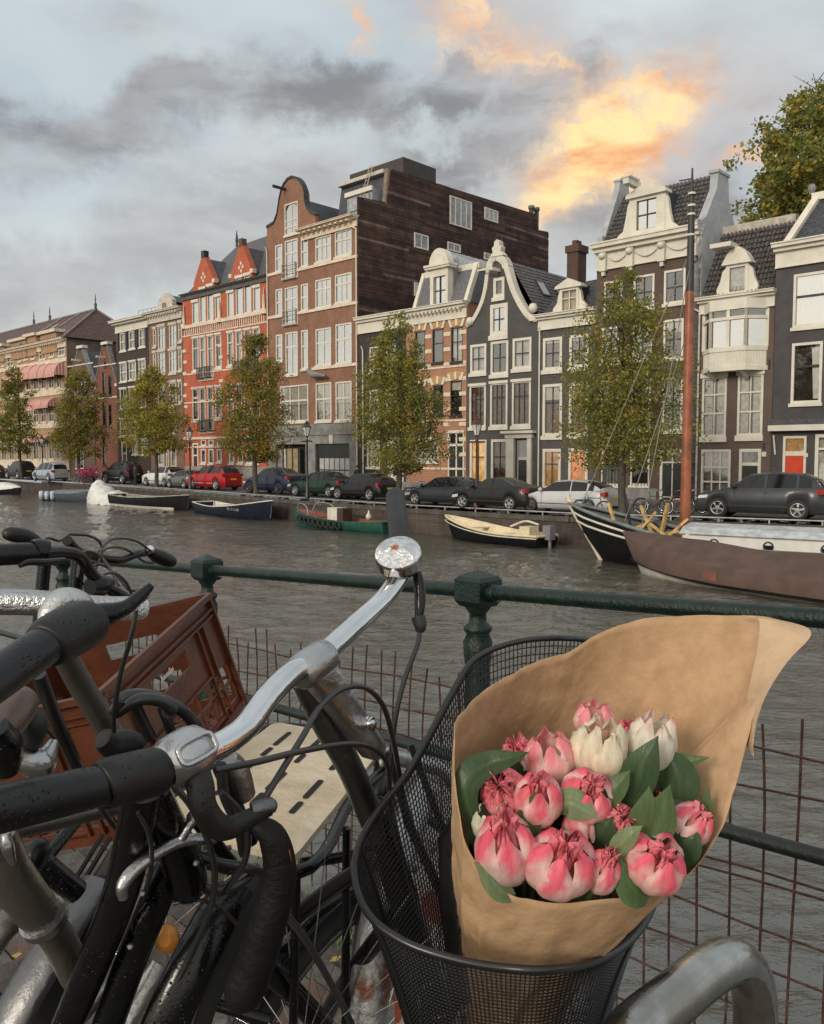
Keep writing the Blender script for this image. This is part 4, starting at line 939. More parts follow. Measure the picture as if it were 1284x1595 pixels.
MB().box(L_.w-.5, L_.w+.08, 1.8, 3.3, cz, cz+.16).build('end_wall_cap', GRW, eo)
e2 = MB().prism([(0, zt-.2), (4.6, zt-.2), (4.6, zt+.2), (3.0, rz+.3), (2.9, rz+.75), (1.9, rz+.75), (1.8, rz+.2), (.3, zt+.5), (0, zt+.5)], (-.02, .34), lambda a, b, t: (t, a, b)); eo = L_.part('end_wall', e2, GRW)
MB().box(-.08, .4, 1.85, 2.95, rz+.75, rz+.88).build('end_wall_cap', GRW, eo)
# dormer
v0 = -.02; X = lambda x, y=340, v=v0: hitF(x, y, v)[0]-L_.u0; a, b = X(980), X(1036); wa, wb = X(991.5), X(1022.5); wz1, wz0 = hitF(1007, 310, v0)[1], hitF(1007, 356, v0)[1]; zs = hitF(1007, 305, v0)[1]; pk = hitF(1007, 291, v0)[1]
dm = MB(); dm.box(a, wa, v0, .4, zt, zs); dm.box(wb, b, v0, .4, zt, zs); dm.box(wa, wb, v0, .4, wz1, zs); dm.box(wa, wb, v0, .4, zt, wz0); um = (a+b)/2
dm.prism([(a-.15, zs), (b+.15, zs), (b+.1, zs+.2), (um+.3, pk+.1), (um-.3, pk+.1), (a-.1, zs+.2)], (v0-.2, .5), lambda p, q, t: (p, t, q))
for sg, e in ((-1, a), (1, b)): dm.prism([(e, zt), (e+sg*.75, zt), (e+sg*.75, zt+.25), (e+sg*.4, zt+.5), (e+sg*.25, zt+1.1), (e+sg*.12, zs-.3), (e, zs-.1)], (v0+.05, .3), lambda p, q, t: (p, t, q))
d_ = L_.part('dormer', dm, WHITE); MB().prism([(a+.03, zt), (b-.03, zt), (b-.03, zs+.2), (um, pk), (a+.03, zs+.2)], (.4, 2.6), lambda p, q, t: (p, t, q)).build('dormer_cheek', mat('blue black cheek', (.045, .05, .065), .6), d_, True)
for k in range(2):
    for j in range(2): MB().add([(lerp(wa, wb, k/2)+.05, .12, lerp(wz0, wz1, j/2)+.05), (lerp(wa, wb, (k+1)/2)-.05, .12, lerp(wz0, wz1, j/2)+.05), (lerp(wa, wb, (k+1)/2)-.05, .12, lerp(wz0, wz1, (j+1)/2)-.05), (lerp(wa, wb, k/2)+.05, .12, lerp(wz0, wz1, (j+1)/2)-.05)], [(0, 1, 2, 3)]).build('pane', GL_B, d_)
MB().box(wa, wb, .14, .16, wz0, wz1).build('glazing_bar', DARKF, d_)
MB().box(um-.9, um-.55, -1.1, .3, pk+.1, pk+.42).box(um-1.0, um-.45, -1.15, .0, pk+.42, pk+.52).build('hoist_beam_cover', WHITE, d_)

# ---- M: brown brick house with white bay window
MB_ = brick('russet grey brick', (.125, .078, .062), (.10, .064, .052), (.15, .12, .10), .30, .09, .2)
M_ = House('bay_window_house', 'brown brick house with a white boxed bay window under a steep tiled mansard roof', 1088.5, 1204)
zt = M_.Z(1206, 450.6)
for (x0, x1, yt, yb) in ((1093.5,1132,587,681),(1149,1189,582,679)):
    f = M_.win(x0, x1, yt, yb, 2, (.28, .62), WHITE, .12, .06, GL_D, DARK, sill=.26, hood=.2)
    u0, u1, z0, z1 = M_.U(x0)+.13, M_.U(x1)-.13, M_.Z(x0, yb)+.15, M_.Z(x0, yt)-.15; um = (u0+u1)/2
    for a, b in ((u0, lerp(u0, u1, .4)), (lerp(u0, u1, .62), u1)):
        mb = MB(); n = 24; mb.sheet([[(lerp(a, b, i/n), .15+.02*math.sin(i*1.9), z) for i in range(n+1)] for z in (z0, z1)]); mb.build('curtain', CURT, f)
f = M_.win(1092, 1138, 700, 790, 3, (.33, .64), WHITE, .12, .07, GL_M, CURT, sill=.1)
M_.win(1151, 1185, 699, 790, 1, (.26,), WHITE, .15, .12, GL_M, DARK, leaf=DARKF, sill=0, bottom=.14)
M_.shell([(0, zt), (M_.w, zt)], MB_, 9); M_.cornice(zt, .78, out=.5); M_.downspout(.02, .2, M_.Z(1088, 480), mat('cream pipe', (.5, .47, .42), .6)); M_.box('house_number', M_.U(1190), M_.U(1197), -.04, -.003, M_.Z(1193, 711), M_.Z(1193, 704), WHITE)
for p in ((1197, 560, 575), (1192, 690, 700)): M_.box('wall_anchor', M_.U(p[0]), M_.U(p[0])+.07, -.06, -.003, M_.Z(p[0], p[2]), M_.Z(p[0], p[1]), DARKF)
# bay: plan corners
bo = -.85; ub = [M_.U(1095), hitF(1107, 520, bo)[0]-M_.u0, hitF(1161.7, 520, bo)[0]-M_.u0, M_.U(1193)]
pl_ = [(ub[0], 0), (ub[1], bo), (ub[2], bo), (ub[3], 0)]; Zb = lambda y: hitF(1135, y, bo)[1]
lev = [Zb(576), Zb(573), Zb(546), Zb(541), Zb(500), Zb(496), Zb(482), Zb(470)]
bay = MB(); bm = []
def ring(z0, z1, o): 
    q = [(pl_[0][0]-o, 0), (pl_[1][0]-o*.6, bo-o), (pl_[2][0]+o*.6, bo-o), (pl_[3][0]+o, 0)]
    bay.add([(a, b, z0) for a, b in q]+[(a, b, z1) for a, b in q], [(0, 1, 5, 4), (1, 2, 6, 5), (2, 3, 7, 6), (3, 0, 4, 7), (3, 2, 1, 0), (4, 5, 6, 7)])
ring(lev[0]-.05, lev[1]+.08, .08); ring(lev[1], lev[2], .0); ring(lev[2]-.04, lev[3]+.03, .05); ring(lev[6]-.02, lev[7]+.1, .06)
sides = [(pl_[0], pl_[1], 1), (pl_[1], pl_[2], 2), (pl_[2], pl_[3], 1)]
posts = []
for a, b, n in sides:
    for i in range(n+1): p = Vector((*a, 0)).lerp(Vector((*b, 0)), i/n); posts.append(p)
for p in posts: bay.box(p.x-.09, p.x+.09, max(p.y, -1)-.02, p.y+.14, lev[3], lev[6])
for a, b, n in sides: bay.beam((*a, lev[5]), (*b, lev[5]), .12, .16)
by = M_.part('bay_window', bay, WHITE, True)
for a, b, n in sides:
    for i in range(n):
        p, q = Vector((*a, 0)).lerp(Vector((*b, 0)), (i+.06)/n), Vector((*a, 0)).lerp(Vector((*b, 0)), (i+.94)/n); off_ = Vector((0, .06, 0))
        for z0, z1 in ((lev[3], lev[5]-.05), (lev[5]+.05, lev[6])):
            MB().add([p+off_+Vector((0, 0, z0)), q+off_+Vector((0, 0, z0)), q+off_+Vector((0, 0, z1)), p+off_+Vector((0, 0, z1))], [(0, 1, 2, 3)]).build('pane', GL_B if z0 == lev[3] else GL_M, by)
    m2 = MB()
    L0 = (Vector(b)-Vector(a)).length; nb_ = int(L0/.16)
    for i in range(nb_): p = Vector((*a, 0)).lerp(Vector((*b, 0)), (i+.5)/nb_); m2.box(p.x-.012, p.x+.012, p.y-.015, p.y+.02, lev[1]+.09, lev[2]-.05)
    m2.build('bay_boarding', WHITE, by, kind='stuff')
MB().prism([(ub[0]+.1, .1), (ub[1]+.12, bo+.16), (ub[2]-.12, bo+.16), (ub[3]-.1, .1)], (lev[3], lev[6]), lambda a, b, t: (a, b+.25, t)).build('room_shade', mat('bay interior', (.12, .115, .11), .9, var=.5, vscale=1), by, True)
for x in (1108, 1158): u = hitF(x, 575, -.5)[0]-M_.u0; M_.part('bay_bracket', MB().prism([(-.85, lev[0]-.06), (0, lev[0]-.06), (0, lev[0]-.5)], (u-.09, u+.09), lambda a, b, t: (t, a, b)), WHITE)
mv = 2.6; mz = hitF(1170, 358, mv)[1]
tiles(M_, 'pantiles', (.0, .1, zt), (M_.w, .1, zt), (M_.w, mv, mz), (.0, mv, mz), 18, 12, PANTILE, amp=.10)
M_.box('ridge_band', 0, M_.w, mv-.05, mv+.5, mz-.05, mz+.42, mat('pale ridge mortar', (.42, .38, .33), .8)); M_.box('roof_core', .05, M_.w-.05, mv+.3, 8, zt-.1, mz-.1, SLATE)
v0 = .0; X = lambda x, y=430: hitF(x, y, v0)[0]-M_.u0; a, b = X(1131), X(1166); wa, wb = X(1136.5), X(1160.5); ZZ = lambda y: hitF(1149, y, v0)[1]; wz1, wz0, zs, pk = ZZ(415.5), ZZ(453), ZZ(411), ZZ(385)
dm = MB(); dm.box(a, wa, v0, .35, zt, zs); dm.box(wb, b, v0, .35, zt, zs); dm.box(wa, wb, v0, .35, wz1, zs); dm.box(wa, wb, v0, .35, zt, wz0); um = (a+b)/2
dm.prism([(a-.2, zs), (b+.2, zs), (b+.1, zs+.18), (um+.5, lerp(zs, pk, .62)), (um+.15, pk), (um-.15, pk), (um-.5, lerp(zs, pk, .62)), (a-.1, zs+.18)], (v0-.16, .5), lambda p, q, t: (p, t, q))
for sg, e in ((-1, a), (1, b)): dm.prism([(e, zt), (e+sg*.45, zt), (e+sg*.5, zt+.35), (e+sg*.3, zt+.8), (e+sg*.2, zs-.3), (e, zs-.1)], (v0+.03, .3), lambda p, q, t: (p, t, q))
dm.box(um-1.15, um-.05, v0-.75, .2, pk-.02, pk+.2)
d_ = M_.part('dormer', dm, WHITE); MB().prism([(a+.03, zt), (b-.03, zt), (b-.03, zs+.2), (um, pk-.1), (a+.03, zs+.2)], (.35, 2.4), lambda p, q, t: (p, t, q)).build('dormer_cheek', ZINC, d_, True)
MB().box(wa, wb, .22, .24, wz0, wz1).build('curtain', CURT, d_); MB().add([(wa, .12, wz0), (wb, .12, wz0), (wb, .12, wz1), (wa, .12, wz1)], [(0, 1, 2, 3)]).build('pane', GL_M, d_)

# ---- O: dark house at the right edge and a plain neighbour beyond the frame
OB = mat('near black painted brick', (.058, .054, .055), .75, var=.14, vscale=1.5, bump=.25, bscale=7)
O = House('dark_corner_house', 'near black house with a tall red door and white pent cornice, at the right edge', 1204.5, 1392)
zt = O.Z(1284, 368.6)
for (x0, x1, yt, yb, g, bl) in ((1236,1290,424,509,GL_B,0),(1233,1281,533,628.7,GL_D,0),(1318,1376,418,505,GL_B,0),(1316,1372,528,626,GL_M,0)):
    f = O.win(x0, x1, yt, yb, 1, (.42 if yt < 450 else .38,), WHITE, .13, .08, g, CURT if g is GL_B else DARK, sill=.14, muntin=DARKF)
    if g is GL_D:
        u0, u1, z0, z1 = O.U(1262), O.U(1278), O.Z(1257, 621), O.Z(1257, 541); mb = MB(); n = 30
        mb.sheet([[(lerp(u0+(.12 if z == z0 else 0), u1, i/n), .14+.03*math.sin(i*1.5), z) for i in range(n+1)] for z in (z0, z1)]); mb.build('curtain', mat('white curtain', (.75, .75, .72), .9, var=.1), f)
f = O.win(1219, 1255.5, 679, 790, 1, (.24,), WHITE, .12, .16, GL_M, emit('amber fanlight', (.8, .33, .06), .35), leaf=mat('vermilion door', (.55, .055, .02), .35, var=.08), sill=0, bottom=.14)
O.win(1269, 1320, 676, 785, 2, (.2,), WHITE, .16, .08, GL_M, BLIND, sill=0, bottom=.5)
O.win(1335, 1375, 676, 785, 2, (.2,), WHITE, .16, .08, GL_M, DARK, sill=0, bottom=.5)
O.shell([(0, zt), (O.w, zt)], OB, 9); O.cornice(zt, 1.15, out=.5); O.box('pent_cornice', -.05, O.w+.05, -.42, -.003, O.Z(1240, 671), O.Z(1240, 662), WHITE)
O.box('pent_roof', -.02, O.w+.02, -.36, -.003, O.Z(1240, 662), O.Z(1240, 653), SLATE)
O.part('bracket', MB().tube([(O.U(1211), -.3, O.Z(1211, 678)), (O.U(1212), -.1, O.Z(1212, 708))], .05, 5), WHITE); O.box('house_number', O.U(1256.5), O.U(1262.5), -.05, -.003, O.Z(1260, 712), O.Z(1260, 706), WHITE)
mz = hitF(1254, 312, 2.0)[1]; slates(O, 'mansard_slates', (.55, .2, zt), (O.w, .2, zt), (O.w, 2.0, mz), (1.35, 2.0, mz), 22, SLATE)
O.part('mansard_edge', MB().beam((.45, .15, zt), (1.25, 1.95, mz), .34, .34, (1, 0, 0)).box(1.0, O.w, 1.75, 2.2, mz-.15, mz+.22), WHITE)
O.part('mansard_side', MB().add([(.3, .2, zt), (.3, 9, zt), (1.2, 9, mz), (1.2, 2, mz)], [(0, 1, 2, 3)]), SLATE); O.box('roof_core', 1.25, O.w-.1, 2.1, 9, zt, mz-.02, SLATE)
c = hitF(1265, 300, 2.0); O.part('finial', MB().lathe([(.14, 0), (.10, .12), (.17, .2), (.2, .36), (.13, .52), (0, .58)], 12, (c[0]-O.u0, 2.0, mz+.2)), GREYST)
Q = House('canal_house', 'brown brick house beyond the right edge of the view', 1396, 1560)
zt = Q.Z(1400, 330)
for x in (1410, 1455, 1500):
    for ya, yb in ((380, 470), (510, 620), (670, 770)): Q.win(x, x+28, ya, yb, 2, (.5,), WHITE, .12, .05, GL_M, DARK)
Q.shell([(0, zt), (Q.w, zt)], MB_, 9); Q.cornice(zt, 1.1)
Q.box('roof_slab', 0, Q.w, .1, 9, zt-.1, zt, SLATE)
# pale building seen between the tiled roofs, and a long plain block behind the row
b = P0+D*18+N*19; bl = thing('rear_building', 'pale grey flat roofed building glimpsed between the tiled roofs', 'building', (b.x, b.y, 0), RZ)
rx = P(1160, 345, 57); hz = P(1170, 332, 57).z
BW = mat('pale grey render', (.30, .31, .32), .8)
o = MB().box(-4, 5, 0, 6, 0, hz).build('wall', BW, bl); MB().box(-4.2, 5.2, -.3, 6.2, hz, hz+.3).build('roof', BW, bl); MB().box(-2.2, -.4, -.04, -.003, hz-1.5, hz-.4).build('window', GL_M, bl)
# ------------------------------------------------------------------ water
def water_mat():
    global nt
    m = bpy.data.materials.new('brown canal water'); m.use_nodes = True; old = nt; nt = m.node_tree; nt.nodes.clear()
    p = nd('ShaderNodeBsdfPrincipled'); lk(p.outputs[0], nd('ShaderNodeOutputMaterial').inputs[0])
    c = nd('ShaderNodeTexCoord').outputs['Object']
    setin(p.inputs['Base Color'], mixc(noi(c, .3, 3), (.062, .056, .042), (.095, .086, .066)))
    p.inputs['Roughness'].default_value = .06; p.inputs['IOR'].default_value = 2.15; p.inputs['Specular IOR Level'].default_value = .5
    mp = nd('ShaderNodeMapping'); lk(c, mp.inputs[0]); mp.inputs['Rotation'].default_value = (0, 0, .35); mp.inputs['Scale'].default_value = (.75, 1.5, 1)
    v = mp.outputs[0]
    h = mth('ADD', mth('MULTIPLY', noi(v, .9, 3, .55, .8), 1.0), mth('MULTIPLY', noi(v, 3.0, 4, .6, 1.0), .72))
    h = mth('ADD', h, mth('MULTIPLY', noi(v, 9.5, 3, .6, .6), .22))
    h = mth('MULTIPLY', h, mr(noi(c, .12, 3, .5), .3, .7, .55, 1.15))
    b = nd('ShaderNodeBump'); b.inputs['Strength'].default_value = 1; b.inputs['Distance'].default_value = .10; lk(h, b.inputs['Height']); lk(b.outputs[0], p.inputs['Normal'])
    nt = old; return m
WM = water_mat()
import numpy as np
def water_sheet():
    """one sheet of real wavelets: fine near the bank, coarser far off, and a plain sheet beyond them"""
    rs = np.random.RandomState(5); Ys = [2.2]
    while Ys[-1] < 118: Ys.append(Ys[-1]+max(.045, .00030*Ys[-1]**2))
    Ys = np.array(Ys); us = np.linspace(-.80, .80, 560); Y, U_ = np.meshgrid(Ys, us, indexing='ij'); X = U_*Y; Z = np.zeros_like(X)
    calm = .72+.30*np.sin(X*.21+Y*.13+1.2)*np.sin(Y*.17-X*.08)+.16*np.sin(X*.7-Y*.45)*np.sin(Y*.52+.3*X)
    for k in range(72):
        lam = .16*(16**rs.rand()); th = rs.normal(1.15, .62); kx, ky = math.cos(th)*6.283/lam, math.sin(th)*6.283/lam; amp = .0064*lam**.92*(1.25 if lam < 1 else .9)
        ph = rs.rand()*6.283; g_ = np.clip(.55+.55*np.sin(X*rs.uniform(-.5, .5)+Y*rs.uniform(-.5, .5)+rs.rand()*6), 0, 1.2); s_ = np.sin(kx*X+ky*Y+ph+.6*np.sin(.35*X+.25*Y+ph)); Z += amp*g_*(s_+.25*s_*s_)
    Z = WATER+Z*calm; n, m = Z.shape; vs = np.stack([X, Y, Z], -1).reshape(-1, 3).tolist(); idx = np.arange(n*m).reshape(n, m)
    f = np.stack([idx[:-1, :-1], idx[:-1, 1:], idx[1:, 1:], idx[1:, :-1]], -1).reshape(-1, 4).tolist(); q = MB(); q.v = vs; q.f = f; q.m = [0]*len(f); q.s = [True]*len(f)
    z = WATER-.05; q.add([(-400, -60, z), (300, -60, z), (300, 300, z), (-400, 300, z)], [(0, 1, 2, 3)])
    q.build('water', WM, None, kind='structure')
water_sheet()
MB().add([(-400, -60, -3.3), (300, -60, -3.3), (300, 300, -3.3), (-400, 300, -3.3)], [(0, 1, 2, 3)]).build('canal_bed', mat('canal mud', (.03, .025, .018), .9), None, kind='structure')

# ------------------------------------------------------------------ trees
def leaf_mat(name, c1, c2, c3, thr=.55):
    global nt
    m = bpy.data.materials.new(name); m.use_nodes = True; old = nt; nt = m.node_tree; nt.nodes.clear()
    p = nd('ShaderNodeBsdfPrincipled'); c = nd('ShaderNodeTexCoord').outputs['Object']
    g = nd('ShaderNodeNewGeometry').outputs['Random Per Island']
    a = mixc(g, c1, c2); f = mr(mth('ADD', mth('MULTIPLY', noi(c, .75, 3, .6), .75), mth('MULTIPLY', g, .25)), thr-.07, thr+.1)
    col = mixc(f, a, c3); setin(p.inputs['Base Color'], col); p.inputs['Roughness'].default_value = .6; p.inputs['Specular IOR Level'].default_value = .25
    t = nd('ShaderNodeBsdfTranslucent'); setin(t.inputs[0], col); x = nd('ShaderNodeMixShader'); x.inputs[0].default_value = .35
    lk(p.outputs[0], x.inputs[1]); lk(t.outputs[0], x.inputs[2]); lk(x.outputs[0], nd('ShaderNodeOutputMaterial').inputs[0])
    nt = old; return m
LM1 = leaf_mat('autumn elm leaves', (.135, .160, .042), (.26, .265, .07), (.44, .31, .05), .57)
LM2 = leaf_mat('yellowing leaves', (.19, .205, .045), (.32, .31, .065), (.48, .33, .05), .53)
LM3 = leaf_mat('russet tinged leaves', (.14, .16, .042), (.26, .24, .06), (.44, .25, .04), .56)
BARK = mat('grey bark', (.075, .066, .052), .9, var=.35, vscale=6, bump=.6, bscale=18)
def tree(label, px, Y, yb, prof, nleaf, lm, seed, ls=.17, zb=0., tr=.16, group=None, depth=1., lean=0):
    rg = random.Random(seed); b = P(px, 712, Y); t = thing('street_tree', label, 'tree', (b.x, b.y, zb), RZ*.5, group)
    k = Y/FPX; pf = [(CAMZ+(712-y)*k-zb, (x0-px)*k, (x1-px)*k) for y, x0, x1 in prof]   # z, left, right
    pf.sort(); z0, z1 = pf[0][0], pf[-1][0]; zs = [p[0] for p in pf]
    def ext(z): return pl(z, [(p[0], p[1]) for p in pf]), pl(z, [(p[0], p[2]) for p in pf])
    ca, sa = math.cos(-RZ*.5), math.sin(-RZ*.5)
    def loc(x, y, z): return Vector((x*ca-y*sa, x*sa+y*ca, z))
    H = z1; tk = MB(); pts = [loc(lean*z/H+.06*math.sin(z*1.1+seed), .05*math.cos(z), z) for z in [0, .3]+[H*q for q in (.12, .25, .4, .55, .7, .85, .95)]]
    rr = [tr*1.5, tr*1.1, tr, tr*.9, tr*.72, tr*.55, tr*.38, tr*.2, .02]; tk.tube(pts, rr, 9); tk.build('trunk', BARK, t)
    lb = MB(); tips = []
    nl = 26
    for i in range(nl):
        z = lerp(z0*.9, z1*.9, (i/nl)**.9); a = i*2.4+rg.uniform(-.4, .4); e = ext(min(z+1., z1*.97)); w = (e[1]-e[0])/2*.85; cx = (e[0]+e[1])/2
        s = loc(lean*z/H, 0, z); r = w*rg.uniform(.6, 1); en = loc(cx+math.cos(a)*r, math.sin(a)*r*depth, min(z+w*rg.uniform(.35, .9), z1)); md = (s+en)/2+Vector((rg.uniform(-.2, .2), rg.uniform(-.2, .2), -.15*w))
        lb.tube(cr([s, md, en], 4), [tr*.42*(1-j/9) for j in range(9)], 5); tips.append(en)
        for q in range(2):
            e2 = en+Vector((rg.uniform(-1, 1), rg.uniform(-1, 1), rg.uniform(0, 1)))*w*.4; lb.tube([md.lerp(en, .5+.2*q), e2], [tr*.14, .01], 4)
    lb.build('branch', BARK, t)
    # leaf clumps, dense outside, thin inside, with gaps
    cl = []; tries = 0; ncl = int(nleaf*1.7/42)
    while len(cl) < ncl and tries < 20000:
        tries += 1; z = rg.uniform(z0, z1); e = ext(z); w = (e[1]-e[0])/2; cx = (e[0]+e[1])/2
        if rg.random() > (w/max(.1, max((p[2]-p[1])/2 for p in pf)))**1.2+.05: continue
        a = rg.uniform(0, 6.283); r = (rg.random()**.55)*w*(.92+.55*noise.noise(Vector((math.cos(a)*1.1, math.sin(a)*1.1+seed, z*.55)))); p = loc(cx+math.cos(a)*r, math.sin(a)*r*depth, z)
        if noise.noise(p*.62+Vector((seed*3.1, 0, 0))) < -.24: continue
        cl.append((p, rg.uniform(.28, .62)*min(1.4, max(.6, w*.42))))
    mb = MB()
    for p, r in cl:
        for _ in range(42):
            d = Vector((rg.gauss(0, 1), rg.gauss(0, 1), rg.gauss(0, .75)))*r*.62; c = p+d; s = ls*rg.uniform(.5, 1.15)
            n = Vector((rg.gauss(0, 1), rg.gauss(0, 1), rg.gauss(.4, 1))).normalized(); x = n.orthogonal().normalized(); x = (Matrix.Rotation(rg.uniform(0, 6.28), 3, n) @ x); y = n.cross(x)
            mb.add([c-x*s*.5, c+y*s*.32, c+x*s*.5, c-y*s*.32], [(0, 1, 2, 3)])
    mb.build('crown', lm, t); return t
g = 'street trees along the far quay'
tree('tallest broad green and yellow tree, beside the orange mast', 972, 36.4, 790, [(728,925,1010),(715,880,1062),(690,868,1072),(640,868,1070),(600,880,1065),(540,893,1052),(500,908,1040),(470,922,1022),(448,938,1002),(428,965,985)], 15500, LM1, 3, .15, group=g, lean=-.1)
tree('full green tree in front of the orange brick house, left of a twin-armed street lamp', 622, 44.6, 765, [(738,600,640),(722,562,690),(690,552,697),(650,552,697),(610,562,690),(570,568,668),(530,578,655),(508,592,642),(494,612,632)], 13000, LM1, 5, .16, group=g)
tree('rust tinged tree in front of the red gabled house', 398, 56.5, 750, [(715,375,440),(695,335,452),(660,335,455),(620,342,448),(585,352,442),(555,362,434),(535,378,426),(522,392,412)], 11500, LM3, 9, .18, group=g)
tree('bright yellow green spreading tree in front of the shuttered house', 243, 70, 745, [(705,215,275),(690,188,296),(655,188,297),(630,192,290),(600,208,276),(585,222,262),(573,236,250)], 9000, LM2, 12, .21, group=g)
tree('narrow yellow brown tree in front of the small gabled houses', 122, 84, 740, [(715,100,150),(695,80,166),(660,84,164),(620,92,160),(590,104,150),(575,116,134)], 8000, LM3, 17, .24, group=g)
tree('thin olive tree at the far left in front of the awnings', 32, 94, 735, [(705,5,55),(690,-14,58),(650,-14,56),(615,-5,50),(590,8,46),(575,20,36)], 6000, LM1, 21, .25, group=g)
t = tree('large dark leafy tree rising behind the roofs at the right', 1290, 72, 400, [(420,1180,1420),(345,1146,1440),(300,1140,1440),(262,1138,1440),(240,1180,1430),(205,1198,1420),(170,1212,1400),(148,1262,1370),(135,1285,1340)], 30000, LM1, 31, .46, tr=.4); t.name = 'large_tree'

# ------------------------------------------------------------------ cars
TYRE = mat('tyre rubber', (.018, .018, .018), .8, var=.1); RIM = mat('alloy rim', (.40, .41, .42), .3, metal=.8, var=.1); RIMD = mat('dark alloy rim', (.10, .10, .105), .3, metal=.8)
CGL = mat('tinted car glass', (.008, .010, .011), .06, var=.1, spec=.5); LAMP = mat('headlamp lens', (.62, .63, .64), .15, metal=.3, var=.1); TAIL = mat('tail lamp lens', (.30, .015, .012), .2); PLAST = mat('black bumper plastic', (.02, .02, .021), .55); CHR = mat('chrome strip', (.55, .55, .55), .15, metal=1.)
PLATE = mat('yellow number plate', (.75, .50, .04), .5)
SHAPES = {  # x fraction -> z fraction: belt line and roof line, wheel centres
 'hatch': dict(belt=[(0,.36),(.03,.47),(.22,.60),(.27,.64),(.75,.68),(.93,.70),(.985,.62),(1,.40)], roof=[(.20,.585),(.27,.66),(.44,.965),(.60,1),(.78,.965),(.90,.84),(.965,.68)], w=(.185,.81), pil=(.62,.80), win=(.28,.86)),
 'suv': dict(belt=[(0,.38),(.02,.52),(.20,.62),(.27,.66),(.75,.68),(.95,.69),(.99,.60),(1,.38)], roof=[(.22,.63),(.28,.68),(.42,.95),(.58,1),(.82,.97),(.92,.86),(.985,.66)], w=(.185,.80), pil=(.55,.79), win=(.29,.90)),
 'sedan': dict(belt=[(0,.36),(.02,.48),(.22,.63),(.28,.67),(.72,.71),(.90,.74),(.985,.70),(1,.42)], roof=[(.24,.65),(.30,.69),(.44,.96),(.56,1),(.68,.965),(.84,.78),(.93,.735)], w=(.175,.79), pil=(.56,.74), win=(.30,.80)),
 'mpv': dict(belt=[(0,.36),(.03,.46),(.16,.57),(.22,.60),(.75,.62),(.95,.63),(.99,.56),(1,.38)], roof=[(.12,.555),(.20,.60),(.36,.95),(.55,1),(.82,.97),(.93,.88),(.985,.62)], w=(.18,.80), pil=(.53,.75), win=(.24,.92)),
 'cabrio': dict(belt=[(0,.38),(.03,.50),(.24,.62),(.30,.66),(.75,.69),(.94,.69),(.985,.60),(1,.40)], roof=[(.26,.64),(.33,.70),(.44,.95),(.56,1),(.72,.96),(.82,.80),(.86,.70)], w=(.185,.80), pil=(.60,.70), win=(.32,.72)),
}
